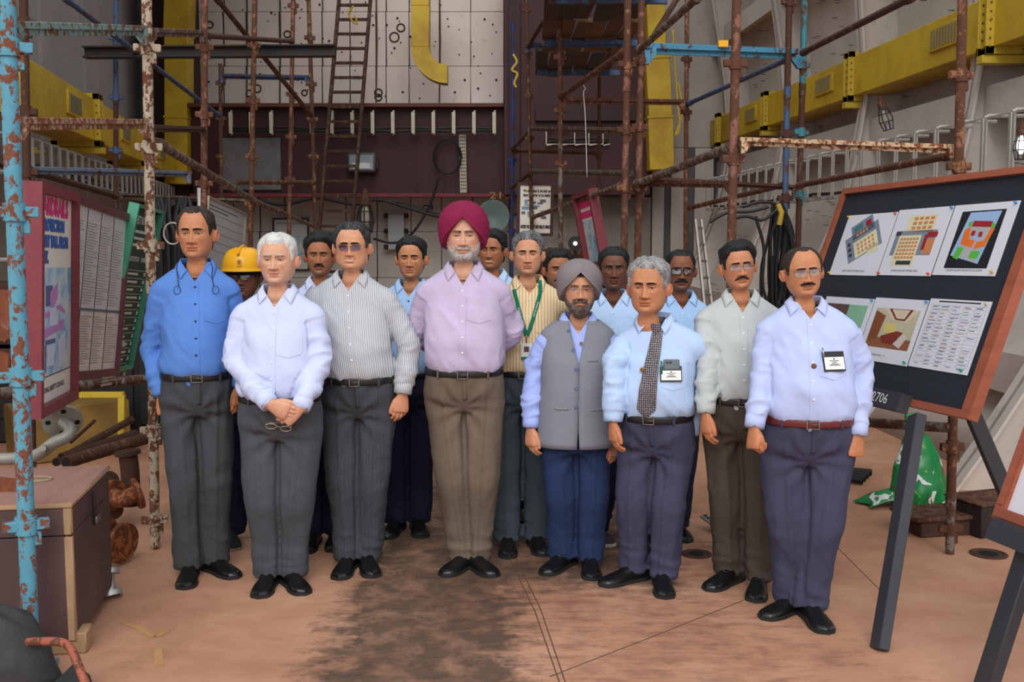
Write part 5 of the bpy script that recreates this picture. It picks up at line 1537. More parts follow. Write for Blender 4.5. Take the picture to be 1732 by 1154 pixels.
def ledger(label, p0, p1, kind, size, mat, brackets=True, ext=.0, name=None):
    A, B_ = at(*p0), at(*p1); m = (A + B_) / 2
    d = (B_ - A).normalized(); A = A - d * ext; B_ = B_ + d * ext
    if kind == 'tube':
        root = MB().cyl(A - m, B_ - m, size, 12).build(name or 'scaffold_tube', mat, None, loc=m)
        if brackets:
            for e, q in ((A, 1), (B_, -1)):
                MB().cyl(e - m + d * q * .02, e - m + d * q * .10, size * 1.3, 12).build('tube_clamp', mat, root)
    else:
        root = empty(name or 'scaffold_ledger', m)
        MB().bar(A - m, B_ - m, size * .75, size * .5, bev=.003).build('top_bar', mat, root)
        MB().bar(A - m + Vector((0, .01, -size * .42)), B_ - m + Vector((0, .01, -size * .42)), size * .18, size * .5, bev=.002).build('web_bar', mat, root)
        if brackets:
            for e, q in ((A, 1), (B_, -1)):
                c = e - m + d * q * size * .6 + Vector((0, 0, -size * .65))
                MB().prism([(-size * .5, size * .5), (size * .5, size * .5), (size * .5, -size * .1), (-.1 * size, -size * .9), (-size * .5, -size * .9)] if q > 0 else [(-size * .5, size * .5), (size * .5, size * .5), (size * .5, -size * .9), (.1 * size, -size * .9), (-size * .5, -size * .1)], -size * .3, size * .3, Matrix.Translation(c) @ Matrix.Rotation(math.pi / 2, 4, 'X')).build('end_bracket', mat, root)
    tag(root, label, 'scaffold bar', LEDGER_GROUP)
    return root
# uprights on the left
blue_pole = pole('thick sky blue upright with flaking paint, nearest the camera at the left edge', 11, 52, 1090, 4.16, .033, M_SKY, (72, 342, 620, 878), ang=.5)
b0 = blue_pole.location
MB().box((0, 0, .012), (.16, .16, .02), None, 0, .003).build('base_plate', M_SKY, blue_pole)
MB().lathe([(.05, .02), (.05, .07), (.036, .075)], (0, 0, 0), 14).build('base_socket', M_SKY, blue_pole)
pole('cream and rust mottled upright beside the cornflower shirt', 248, 262, 900, 5.85, .0275, M_CREAM, (75, 238, 403, 720, 878), ang=.2)
pole('dark rusty upright just behind the sky blue one', 40, 46, 330, 6.6, .026, M_BROWN, (38, 187, 290), ang=.2)
pole('thin upright, blue above and rusty below, in front of the left duct', 196, 196, 300, 10.2, .024, M_DBLUE, (62, 163, 253), M_BROWN, 165)
pole('reddish brown upright left of the whiteboard', 346, 345, 330, 8.0, .025, M_OXIDE, (78, 192, 310))
pole('short slim rusty upright left of the ladder, by the black beam', 372, 374, 320, 12.5, .022, M_YBRN, (140, 200, 264), top=108, zbot=0)
pole('orange rust upright passing the right edge of the whiteboard', 431, 425, 330, 9.6, .023, M_ORANGE, (75, 168, 263, 345))
pole('brown upright with a boarded foot, third left of the ladder', 496, 490, 330, 11.2, .022, M_OXIDE, (8, 157, 230, 303))
pole('crooked brown upright touching the ladder side', 522, 532, 330, 11.4, .022, M_YBRN, (62, 140, 200, 264))
# uprights on the right
pole('slim brown upright tied with yellow rope, right of the white panels', 890, 898, 330, 12.5, .022, M_YBRN, (15, 86, 160, 232))
pole('upright, rust above and bare grey below, before the far poster', 947, 948, 330, 10.2, .024, M_OXIDE, (95, 185, 275), M_GREY, 215)
pole('tall rusty upright flecked with cream at its top', 1062, 1057, 330, 8.0, .027, M_ORANGE, (107, 218, 318), M_OXIDE, 142)
pole('reddish upright standing right beside the cream-flecked one', 1085, 1080, 330, 8.1, .026, M_OXIDE, (100, 213, 318))
pole('dark red upright in front of the right-hand yellow riser', 1162, 1160, 330, 11.0, .023, M_OXIDE, (98, 188), cmat=M_BROWN)
pole('pinkish red upright above the grey-green shirt', 1246, 1239, 330, 6.3, .0265, M_OXIDE, (105, 268), ang=.1)
pole('upright with a brown top and steel blue lower half', 1335, 1328, 330, 8.6, .025, M_BROWN, (2, 225, 335), M_DBLUE, 155)
pole('upright with a teal top and rust brown lower half', 1361, 1352, 330, 8.7, .025, M_TEAL, (108, 222, 330), M_BROWN, 150)
pole('rusty upright behind the easel board, grey at its foot', 1628, 1610, 780, 5.75, .0255, M_ORANGE, (120, 272, 755, 900), M_GREY, 850, ang=.1)
pole('thin dark blue upright behind the lanyard wearer', 868, 866, 330, 13.5, .022, painted('navy_pipe', srgb(40, 56, 120), srgb(60, 46, 44), .2, 8), (270, 325, 392), top=40)
pole('dark upright at the back between the two posters', 1014, 1013, 330, 13.0, .02, M_BROWN, (214, 258, 320), top=130)
# ledgers and braces on the left
ledger('teal and rust angle ledger at the top left corner', (18, 42, 4.25), (243, 48, 5.8), 'bar', .058, painted('teal_rust_ledger', srgb(118, 150, 146), srgb(126, 80, 54), .3, 11))
ledger('speckled cream and rust ledger at the left, second from the top', (30, 204, 4.3), (246, 206, 5.8), 'bar', .055, painted('cream_rust_ledger', srgb(176, 150, 122), srgb(150, 84, 54), .42, 16))
ledger('blue-grey ledger over the notice boards', (46, 285, 6.6), (322, 292, 7.9), 'bar', .05, painted('blue_grey_ledger', srgb(98, 110, 128), srgb(110, 68, 50), .15, 9))
ledger('mauve grey ledger joining the cream and reddish uprights', (255, 51, 5.9), (343, 54, 8.0), 'bar', .05, painted('mauve_ledger', srgb(140, 122, 120), srgb(96, 64, 52), .5, 9))
ledger('long grey handrail tube running back from the cream upright', (268, 243, 5.9), (430, 340, 9.5), 'tube', .026, M_GREY)
ledger('far continuation of the grey handrail tube ending by the ladder', (426, 338, 9.5), (535, 385, 14.5), 'tube', .024, M_GREY)
ledger('rusty brace rising to the upper left of the ladder', (362, -8, 9.4), (527, 196, 11.3), 'tube', .024, M_BROWN)
ledger('long dark brace crossing behind the left uprights', (108, -4, 8.6), (372, 196, 12.3), 'tube', .023, M_DBLUE)
ledger('brown ledger between the reddish and orange uprights', (345, 60, 8.1), (495, 70, 11.1), 'tube', .022, M_BROWN)
ledger('slim slate ledger in front of the white panels', (374, 127, 12.4), (524, 130, 11.5), 'bar', .06, M_DBLUE)
ledger('thin brown ledger low in front of the maroon girder', (400, 308, 9.8), (532, 309, 11.3), 'tube', .022, M_YBRN)
ledger('greenish ledger above the whiteboard', (200, 328, 10.1), (432, 340, 9.7), 'bar', .045, painted('green_grey_ledger', srgb(96, 100, 88), srgb(86, 62, 48), .4, 9))
ledger('short ledger across the yellow riser on the left', (256, 214, 6.0), (344, 217, 8.0), 'bar', .045, M_BROWN)
ledger('rusty tube slanting behind the notice boards', (62, 292, 6.7), (196, 332, 10.0), 'tube', .025, M_BROWN)
ledger('grey pipe rail passing under the notice boards', (-30, 668, 6.2), (258, 640, 7.6), 'tube', .034, M_GREY, False)
ledger('bare tube behind the sky blue upright at board height', (-20, 440, 5.6), (120, 438, 5.9), 'tube', .012, plain('bare_tube', srgb(150, 152, 152), .4, .6), False)
# ledgers and braces on the right
ledger('bright blue ledger with a band of yellow tape', (1090, 78, 8.1), (1356, 88, 8.7), 'bar', .085, painted('bright_blue_ledger', srgb(74, 140, 172), srgb(104, 60, 44), .1, 7))
p = at(1222, 78, 8.35); o = MB().box(p + Vector((.0, -.002, .012)), (.075, .075, .05), None, 0, .002).build('tape_band', plain('yellow_tape', srgb(226, 164, 20), .5), None)
ld = [x for x in bpy.data.objects if x.get('label', '').startswith('bright blue ledger')][0]; o.parent = ld; o.location = -ld.location
ledger('grey tube rising steeply out of the top of the picture, right of centre', (1080, 86, 8.0), (1184, -8, 6.2), 'tube', .025, M_GREY)
ledger('grey handrail tube meeting the pinkish upright', (1075, 312, 8.0), (1238, 248, 6.3), 'tube', .027, M_GREY)
ledger('rust grey ledger under the grey handrail tube', (1086, 308, 8.0), (1236, 309, 6.4), 'bar', .048, M_OXIDE)
ledger('brown ledger crossing before the right-hand yellow riser', (950, 168, 10.2), (1158, 171, 10.9), 'bar', .06, M_OXIDE)
ledger('rusty inclined tube bound with wire', (949, 163, 10.2), (1058, 86, 8.0), 'tube', .026, M_ORANGE)
ledger('grey ledger with a red mark before the cable rack', (896, 216, 12.4), (1064, 219, 8.2), 'bar', .055, M_GREY)
ledger('dull ledger in front of the far cable rack, lower one', (866, 253, 13.4), (1014, 257, 13.0), 'bar', .06, M_BROWN)
ledger('green-grey ledger above the far poster', (898, 290, 12.4), (1066, 293, 8.2), 'tube', .024, painted('greenish_tube', srgb(92, 94, 82), srgb(80, 58, 46), .4, 9))
ledger('short slanted tube by the far poster', (865, 318, 13.4), (898, 292, 12.4), 'tube', .022, M_BROWN)
ledger('short slanted tube higher up by the cable rack', (866, 253, 13.4), (897, 222, 12.5), 'tube', .022, M_BROWN)
ledger('inclined tube from far poster to the framed board', (900, 368, 12.5), (1056, 312, 8.2), 'tube', .025, M_GREY)
ledger('cream rusted ledger spanning above the easel board', (1252, 236, 6.25), (1622, 249, 5.8), 'bar', .052, painted('cream_rust_ledger_b', srgb(206, 176, 140), srgb(150, 84, 50), .35, 18))
ledger('rusty tube climbing right across the hull frames', (1357, 90, 8.6), (1545, -6, 6.2), 'tube', .023, M_BROWN)
ledger('rusty tube running to the easel upright below the cream ledger', (1350, 314, 8.6), (1612, 262, 5.9), 'tube', .023, M_ORANGE)
ledger('dark tube behind the blue ledger', (1163, 176, 11.0), (1335, 99, 8.7), 'tube', .023, M_DBLUE)
ledger('brown ledger behind the pinkish upright, low', (1082, 300, 8.4), (1350, 316, 8.7), 'bar', .046, M_BROWN)
ledger('rusty tube just over the cable hangers', (1165, 352, 10.8), (1330, 312, 8.7), 'tube', .023, M_ORANGE)
ledger('brown brace at the top, left of the planked platform', (893, 80, 12.4), (944, -6, 10.3), 'tube', .023, M_BROWN)
ledger('steep dark brace right of the planked platform', (1088, 90, 8.2), (1150, -10, 9.5), 'tube', .024, M_BROWN)
ledger('grey tube low behind the easel legs', (1420, 712, 6.3), (1608, 724, 5.75), 'tube', .028, M_GREY, False)
ledger('upper slate ledger carrying the planked platform', (893, 75, 12.4), (1062, 72, 9.0), 'bar', .06, M_DBLUE)
# black beam on the left
o = empty('steel_beam', at(354, 90, 10.0)); m_ = o.location
for dz, h, w in ((.045, .016, .12), (0, .08, .02), (-.045, .016, .12)):
    MB().bar(at(143, 89, 10.0) - m_ + Vector((0, 0, dz)), at(567, 86, 10.0) - m_ + Vector((0, 0, dz)), w, h, bev=.002).build('beam_flange' if h < .05 else 'beam_web', M_BLKS, o)
tag(o, 'black steel beam laid across the left scaffolding', 'beam')
# planked platform seen from below
PLK = [plain('dark_plank_%d' % k, c, .85, var=.25, scale=3, stretch=(1, 6, 1)) for k, c in enumerate((srgb(70, 54, 44), srgb(88, 66, 50), srgb(60, 56, 54), srgb(104, 74, 50)))]
o = empty('scaffold_platform', at(975, 40, 11)); m_ = Vector(o.location)
zp = at(975, 60, 11.0).z
for k in range(6):
    x0 = at(925 + k * 26, 60, 11).x
    for j in range(3):
        y0 = 8.6 + j * 1.75
        MB().box((x0 + .03 * (j % 2), y0 + .85, zp + .012 * ((k + j) % 3) + .02), (.145, 1.70, .04), Matrix.Rotation(.02 * ((k * 7 + j * 3) % 3 - 1), 3, 'Z'), 0, .004).build('plank', PLK[(k * 2 + j) % 4], o, loc=-m_)
for y in (9.2, 11.2, 13.2): MB().bar((at(918, 60, 11).x, y, zp - .04), (at(1085, 60, 11).x, y, zp - .04), .05, .06).build('bearer', M_DBLUE, o, loc=-m_)
tag(o, 'planked scaffold platform overhead, right of the white panels', 'platform')
# ladder against the girder
o = empty('ladder', at(565, 470, 17.8)); m_ = Vector(o.location)
LAD = painted('brown_ladder_paint', srgb(92, 74, 54), srgb(64, 46, 36), .5, 8)
L0, L1 = at(576, -30, 18.7), at(533, 470, 17.6); R0, R1 = at(629, -30, 18.7), at(589, 470, 17.6)
for a, b in ((L0, L1), (R0, R1)): MB().bar(a - m_, b - m_, .055, .09, (0, 1, 0), bev=.004).build('rail', LAD, o)
for k in range(20):
    t_ = (k + .6) / 20
    MB().bar(L0.lerp(L1, t_) - m_, R0.lerp(R1, t_) - m_, .035, .05, bev=.003).build('rung', LAD, o)
tag(o, 'tall brown ladder leaning up past the maroon girder', 'ladder')
# ------------------------------------------------------------------ yellow air ducts
def duct(label, xf, ya, yb_, z0, h, w, flange_Y, grille_Y, side):
    """box duct running along the hull; xf(Y) is its face toward the hold"""
    m_ = Vector((xf((ya + yb_) / 2), (ya + yb_) / 2, z0))
    root = empty('air_duct', m_)
    ys = [ya] + list(flange_Y) + [yb_]
    for i in range(len(ys) - 1):
        a, b = ys[i], ys[i + 1]
        A = Vector((xf(a) + side * w / 2, a, z0 + h / 2)); B_ = Vector((xf(b) + side * w / 2, b, z0 + h / 2))
        MB().bar(A - m_, B_ - m_, w, h, bev=.006).build('duct_section', YDUCT, root)
    for Y in flange_Y:
        for dy in (-.07, .07):
            fl = empty('flange', (0, 0, 0)); bpy.data.objects.remove(fl)
            c = Vector((xf(Y + dy) + side * w / 2, Y + dy, z0 + h / 2)) - m_
            mb = MB()
            for (dx, dz, sx, sz) in ((0, h / 2 + .025, w + .14, .07), (0, -h / 2 - .025, w + .14, .07), (-w / 2 - .03, 0, .08, h + .12), (w / 2 + .03, 0, .08, h + .12)):
                mb.box(c + Vector((dx, 0, dz)), (sx, .03, sz), None, 0, .004)
            f_ = mb.build('flange', YFLANGE, root)
            mb = MB()
            for k in range(7):
                z = -h / 2 + h * k / 6
                mb.lathe([(.009, 0), (.009, .010)], c + Vector((-side * (w / 2 + .035), -.015, z)), 6, (0, -1, 0))
            b_ = mb.build('flange_bolt', plain('bolt_brown', srgb(96, 78, 40), .6), f_); b_['kind'] = 'stuff'
        # support bracket under the joint
        c = Vector((xf(Y), Y, z0)) - m_
        MB().bar(c + Vector((-side * .08, .0, -.10)), c + Vector((side * (w + .25), 0, -.10)), .12, .07, bev=.004).build('support_bracket', YFLANGE, root)
    for Y in grille_Y:
        c = Vector((xf(Y) - side * .012, Y, z0 + h * .58)) - m_
        ang = math.atan2(xf(Y + 1) - xf(Y), 1)
        Rz = Matrix.Rotation(-ang, 3, 'Z')
        gr = MB().box(c, (.03, .62, h * .5), Rz, 0, .005).build('grille', YDUCT, root)
        for k in range(9):
            MB().box(c + Rz @ Vector((-side * .017, -.24 + .06 * k, 0)), (.008, .03, h * .38), Rz).build('grille_slot', plain('mesh_grey', srgb(120, 112, 84), .6), gr)
    tag(root, label, 'air duct')
    return root
duct('long yellow box duct bolted along the right hull frames', lambda Y: 4.0 - .055 * (Y - 12.2), 7.2, 19.6, 3.38, .45, .42, (9.47, 12.7, 16.1, 18.9), (10.3, 13.6, 16.9), 1)
duct('yellow box duct running along the left side plating', lambda Y: -(4.55 + .183 * (Y - 11.6)), 9.2, 19.5, 2.80, .46, .42, (12.0, 15.2), (10.9, 13.8, 17.0), -1)
def riser(label, pts, w, d, mat=YDUCT):
    """rectangular duct following a path of picture points at one distance"""
    m_ = Vector(pts[-1]); root = empty('duct_riser', m_)
    for i in range(len(pts) - 1):
        MB().bar(pts[i] - m_, pts[i + 1] - m_, w[i], d, (0, 1, 0), bev=.01).build('duct_section', mat, root)
        if i: MB().bar(pts[i] - m_ + (pts[i + 1] - pts[i]).normalized() * -.02, pts[i] - m_ + (pts[i + 1] - pts[i]).normalized() * .02, w[i] + .03, d + .03, (0, 1, 0), bev=.004).build('seam_band', mat, root)
    tag(root, label, 'air duct')
    return root
riser('yellow duct riser in the left corner of the hold', [at(306, -50, 19.0), at(303, 60, 19.0), at(303, 200, 19.0), at(303, 312, 19.0)], [.44, .40, .40], .4)
riser('yellow duct riser behind the right scaffolding', [at(1105, -30, 18.3), at(1110, 100, 18.3), at(1115, 200, 18.3), at(1117, 288, 18.3)], [.30, .40, .42], .4)
# curved outlet duct before the white panels
Yc = 18.9; root = empty('duct_elbow', at(730, 140, Yc)); m_ = Vector(root.location)
cl = [at(712, -40, Yc), at(712, 13, Yc), at(712, 82, Yc)]
MB().bar(cl[0] - m_, cl[1] - m_, .31, .34, (0, 1, 0), bev=.008).build('duct_section', YDUCT, root)
MB().bar(cl[1] - m_, cl[2] - m_, .31, .34, (0, 1, 0), bev=.008).build('duct_section', YDUCT, root)
c_in = at(757, 82, Yc); rows = []
r0, r1 = (at(757, 0, Yc) - at(727, 0, Yc)).length, (at(757, 0, Yc) - at(697, 0, Yc)).length
for k in range(13):
    a = math.pi + (math.pi / 2) * k / 12
    for_r = []
    for (r, y) in ((r0, -.17), (r1, -.17), (r1, .17), (r0, .17)):
        for_r.append(c_in - m_ + Vector((r * math.cos(a), y, r * math.sin(a))))
    rows.append(for_r)
g = np.array([[tuple(v) for v in r] for r in rows])
mb = MB(); mb.grid(g, True); mb.f.append((0, 1, 2, 3)); mb.m.append(0); mb.f.append((48, 51, 50, 49)); mb.m.append(0)
mb.build('elbow', YDUCT, root)
tag(root, 'yellow duct curving to an open outlet in front of the white panels', 'air duct')
# ------------------------------------------------------------------ cable racks with hangers
def rack(label, n, f, w, hh, mat, cables=3, group='cable racks', strap=.05, rr=.013, rails=True):
    """row of U-shaped hangers; f(k) gives the hanger's top corner, w the reach, hh the drop"""
    root = empty('cable_rack', f(0)); m_ = Vector(root.location)
    proto = None
    pts_mid = []
    for k in range(n):
        c = f(k)
        if proto is None:
            mb = MB(); mb.tube([Vector((0, 0, 0)), Vector((0, 0, -hh)), Vector((w * .08, 0, -hh - .02)), Vector((w, 0, -hh))], rr, 6)
            mb.tube([Vector((0, 0, 0)), Vector((w * .1, 0, .02)), Vector((w, 0, .02))], rr, 6)
            mb.box((0, 0, -hh / 2), (.014 if rails else strap, strap, hh))
            proto = mb.build('hanger', mat, root); proto.location = c - m_
        else:
            o = proto.copy(); COL.objects.link(o); o.parent = root; o.location = c - m_
        pts_mid.append(c)
    for j in range(cables):
        P = [p - m_ + Vector((w * (.25 + .5 * (j % 2)), 0, -hh + .04 + .05 * (j // 2) + .015 * math.sin(i * 2.1 + j))) for i, p in enumerate(pts_mid)]
        MB().tube(P, .018, 6).build('cable', BLACKC2, root)
    for dz in ((0, -hh) if rails else ()): MB().tube([p - m_ + Vector((0, 0, dz)) for p in pts_mid], .008, 5).build('rack_rail', mat, root)
    tag(root, label, 'cable rack', group)
    return root
rack('row of white cable hangers along the left side below the duct', 30, lambda k: Vector((-(4.65 + .183 * (9.3 + .34 * k - 11.6)), 9.3 + .34 * k, 2.62)), -.30, .30, GALV, strap=.06, rr=.015)
rack('row of white cable hangers along the right hull above the easel board', 26, lambda k: Vector((3.72 - .055 * (7.6 + .44 * k - 12.2), 7.6 + .44 * k, 2.72)), .32, .50, GALV, 2, strap=.10, rr=.018)
rack('row of pale cable hangers under the edge of the maroon girder', 14, lambda k: at(390 + 34.3 * k, 190, GY - .28), .03, .36, plain('bone_white_hanger', srgb(196, 188, 170), .6), 4, strap=.06, rails=False)
rack('short row of pale hangers on the dark bulkhead right of centre', 5, lambda k: at(924 + 24 * k, 222, 18.52), .12, .22, plain('bone_white_hanger', srgb(186, 178, 160), .6), 4)
# ------------------------------------------------------------------ boards, posters, easels
WOODBR = plain('red_brown_varnished_wood', srgb(150, 82, 58), .45, var=.18, scale=3, stretch=(1, 1, 8), bump=.1)
WOODBK = plain('black_painted_wood', srgb(52, 52, 58), .6, var=.15, scale=5, stretch=(1, 1, .2), bump=.15)
FELT = plain('navy_black_felt', srgb(32, 36, 46), .95, var=.18, scale=30, bump=.2)
PAPER = plain('laminated_paper', srgb(214, 214, 222), .3, var=.02, scale=2)
INK = plain('black_ink', srgb(40, 40, 44), .7)
def flatc(name, *c): return plain(name, srgb(*c), .5, var=.06)
class Board:
    """a plane in space with origin at its top-left corner; u right, v down, in metres"""
    def __init__(s, TL, u, v):
        s.O = Vector(TL); s.u = Vector(u).normalized(); vv = Vector(v); s.v = (vv - s.u * vv.dot(s.u)).normalized()
        s.n = s.v.cross(s.u).normalized()          # toward the viewer side
        if s.n.dot(Vector((0, 0, CAMH)) - s.O) < 0: s.n = -s.n
    def p(s, u, v, off=0.0): return s.O + s.u * u + s.v * v + s.n * off
    def uv(s, px, py):
        d = ray(px, py); c = Vector((0, 0, CAMH)); t_ = (s.O - c).dot(s.n) / d.dot(s.n); q = c + d * t_ - s.O
        return q.dot(s.u), q.dot(s.v)
    def M(s, u, v, off=0.0, rot=0.0):
        m = Matrix((s.u, -s.v, s.n)).transposed().to_4x4(); m.translation = s.p(u, v, off)
        return m @ Matrix.Rotation(rot, 4, 'Z')
    def rect(s, mb, u0, v0, u1, v1, o0, o1, mi=0):
        V = [s.p(u, v, o) for o in (o0, o1) for (u, v) in ((u0, v0), (u1, v0), (u1, v1), (u0, v1))]
        mb.add(V, [(0, 1, 2, 3), (7, 6, 5, 4), (0, 4, 5, 1), (1, 5, 6, 2), (2, 6, 7, 3), (3, 7, 4, 0)], mi); return mb
    def poly(s, mb, pts, o0, o1, mi=0):
        n = len(pts); V = [s.p(u, v, o0) for u, v in pts] + [s.p(u, v, o1) for u, v in pts]
        mb.add(V, [tuple(range(n)), tuple(range(2 * n - 1, n - 1, -1))] + [(i, n + i, n + (i + 1) % n, (i + 1) % n) for i in range(n)], mi); return mb
    def frame(s, w, h, t_, depth, mat, parent, back=.0):
        for (u0, v0, u1, v1) in ((0, 0, w, t_), (0, h - t_, w, h), (0, t_, t_, h - t_), (w - t_, t_, w, h - t_)):
            s.rect(MB(), u0, v0, u1, v1, -back, depth).build('frame_rail', mat, parent)
def quadpoly(B, px4): return [B.uv(*p) for p in px4]
def lines(B, parent, u0, u1, v0, v1, n, mat, off, h=.006, jag=.25, seed=1, name='print_line'):
    rg_ = random.Random(seed); mb = MB()
    for k in range(n):
        v = v0 + (v1 - v0) * (k + .5) / n
        B.rect(mb, u0, v - h / 2, u0 + (u1 - u0) * (1 - jag * rg_.random()), v + h / 2, off, off + .0006)
    o = mb.build(name, mat, parent); o['kind'] = 'stuff'; return o
# ---- the big easel board on the right
lean = math.radians(20); TL = Vector((2.02, 6.5, 2.03)); TR = Vector((2.42, 4.75, 2.07))
u = (TR - TL).normalized(); nrm = Vector((u.y, -u.x, 0)).normalized()
if nrm.x > 0: nrm = -nrm
down = (nrm * math.sin(lean) - Vector((0, 0, math.cos(lean)))).normalized()
B = Board(TL, u, down); W_ = 1.80; H_ = 1.20
root = empty('easel_board', B.p(W_ / 2, H_)); root.location.z = 0
off0 = -root.location
def P_(o): o.parent = root; o.location = off0; return o
P_(B.rect(MB(), .01, .01, W_ - .01, H_ - .01, -.012, .002).build('felt_panel', FELT))
for (u0, v0, u1, v1) in ((0, 0, W_, .035), (0, H_ - .035, W_, H_), (0, .035, .035, H_ - .035), (W_ - .065, .035, W_, H_ - .035)):
    P_(B.rect(MB(), u0, v0, u1, v1, -.03, .022).build('frame_rail', WOODBR))
lt = at(1552, 692, 4.80); lb = ground(1487, 1100)
P_(MB().bar(lt + Vector((.0, .0, -.03)), lb, .085, .05, (1, .2, 0), bev=.004).build('leg', WOODBK))
lt2 = B.p(.28, H_ - .02, -.02); lb2 = lt2 + down * .98 + Vector((0, 0, 0)); lb2 = lt2 + (lb - lt).normalized() * (lt2.z / -((lb - lt).normalized().z))
P_(MB().bar(lt2, lb2, .085, .05, (1, .2, 0), bev=.004).build('leg', WOODBK))
r0 = B.p(W_ * .62, H_ * .55, -.04); r1 = Vector((3.05, 5.35, 0.0))
P_(MB().bar(at(1645, 700, 5.2), at(1716, 868, 5.15), .07, .05, (0, 1, 0), bev=.004).build('rear_leg', WOODBK))
sl0, sl1 = B.p(.02, H_ - .012, .05), B.uv(1543, 690)
bar_ = B.rect(MB(), .25, H_ - .045, B.uv(1545, 690)[0], H_ + .045, .022, .085).build('ledge', WOODBK); P_(bar_)
t_ = text_mesh('12706', .070, flatc('white_lettering', 225, 225, 225), B.M(B.uv(1508, 684)[0], H_ + .002, .0865), None, 'lettering', sx=1.0); t_.parent = bar_
tag(root, 'dark felt display board in a red-brown frame on a black easel, beside the red-belted person', 'display board')
# sheets pinned on it
def sheet(px4, label, deco, pins):
    q = quadpoly(B, px4)
    us = [p[0] for p in q]; vs2 = [p[1] for p in q]
    u0, u1 = (q[0][0] + q[3][0]) / 2, (q[1][0] + q[2][0]) / 2; v0, v1 = (q[0][1] + q[1][1]) / 2, (q[2][1] + q[3][1]) / 2
    m_ = B.p((u0 + u1) / 2, (v0 + v1) / 2, .004)
    o = B.rect(MB(), u0, v0, u1, v1, .0035, .0055).build('pinned_sheet', PAPER); o.data.transform(Matrix.Translation(-m_)); o.location = m_
    w, h = u1 - u0, v1 - v0
    def add(name, polys, mats):
        mb = MB()
        for pts, mi, lift in polys: B.poly(mb, [(u0 + a * w, v0 + b * h) for a, b in pts], .0055, .0058 + lift * .0002, mi)
        k = mb.build(name, mats, o); k.data.transform(Matrix.Translation(-m_)); k['kind'] = 'stuff'
    deco(add, B, u0, v0, w, h, o, m_)
    for (a, b, c) in pins:
        k = MB().lathe([(.006, 0), (.0075, .004), (.004, .008), (.006, .014), (.0001, .016)], B.p(u0 + a * w, v0 + b * h, .006), 8, B.n).build('push_pin', plain('pin_%d_%d_%d' % c, srgb(*c), .4), o); k.data.transform(Matrix.Translation(-m_))
    tag(o, label, 'printed sheet', 'sheets pinned on the felt board')
def cap(B, u0, v0, w, h, o, m_, s_, cu=.5, cv=.93, sz=.017):
    t_ = text_mesh(s_, sz, INK, B.M(u0 + w * cu, v0 + h * cv, .0062), o, 'caption'); t_.data.transform(Matrix.Translation(-m_))
RQ = lambda a, b, c, d: [(a, b), (c, b), (c, d), (a, d)]
def rot_rects(spec, cx, cy, ang):
    out = []
    for (x0, y0, x1, y1, mi, lift) in spec:
        pts = []
        for x, y in ((x0, y0), (x1, y0), (x1, y1), (x0, y1)):
            dx, dy = x, y; pts.append((cx + dx * math.cos(ang) - dy * math.sin(ang), cy + dx * math.sin(ang) + dy * math.cos(ang)))
        out.append((pts, mi, lift))
    return out
GP, CR, OR_, DB, RD, WD = flatc('plan_grey', 120, 130, 146), flatc('plan_cream', 214, 206, 170), flatc('plan_orange', 196, 126, 78), flatc('plan_dark', 52, 54, 62), flatc('plan_red', 150, 32, 40), flatc('plan_teal', 70, 110, 116)
def deco1(add, B, u0, v0, w, h, o, m_):
    sp = [(-.34, -.20, .30, .26, 0, 0), (-.20, -.36, .22, -.10, 0, 0), (-.20, -.05, .24, .24, 1, 1), (.02, .2, .22, .32, 1, 1), (-.16, -.32, .02, -.22, 5, 1), (.08, -.30, .18, -.20, 4, 1)]
    for r in range(3):
        for c in range(5): sp.append((-.14 + .07 * c, .0 + .075 * r, -.10 + .07 * c, .045 + .075 * r, 2, 2))
    for c in range(4): sp.append((-.12 + .06 * c, -.18, -.08 + .06 * c, -.13, 2, 2))
    for c in range(3): sp.append((-.31, -.10 + .1 * c, -.25, -.04 + .1 * c, 3, 2))
    add('printed_plan', rot_rects(sp, .5, .42, -.55), [GP, CR, OR_, DB, RD, WD]); cap(B, u0, v0, w, h, o, m_, "JUNIOR SAILOR'S DINING HALL")
def deco2(add, B, u0, v0, w, h, o, m_):
    P2 = [(RQ(.25, .10, .78, .36), 1, 0), (RQ(.10, .33, .86, .70), 0, 0), (RQ(.18, .40, .60, .86), 1, 1), (RQ(.66, .40, .72, .62), 4, 2), (RQ(.70, .36, .88, .44), 4, 2), (RQ(.70, .46, .86, .68), 2, 1), (RQ(.10, .34, .20, .40), 3, 1), (RQ(.28, .78, .56, .84), 3, 2)]
    for r in range(6):
        for c in range(6): P2.append((RQ(.22 + .06 * c, .44 + .055 * r, .265 + .06 * c, .475 + .055 * r), 2, 2))
    for r in range(3):
        for c in range(4): P2.append((RQ(.36 + .10 * c, .13 + .07 * r, .43 + .10 * c, .175 + .07 * r), 2, 2))
    add('printed_plan', P2, [GP, CR, OR_, DB, RD, WD]); cap(B, u0, v0, w, h, o, m_, "JUNIOR SAILOR'S DINING HALL")
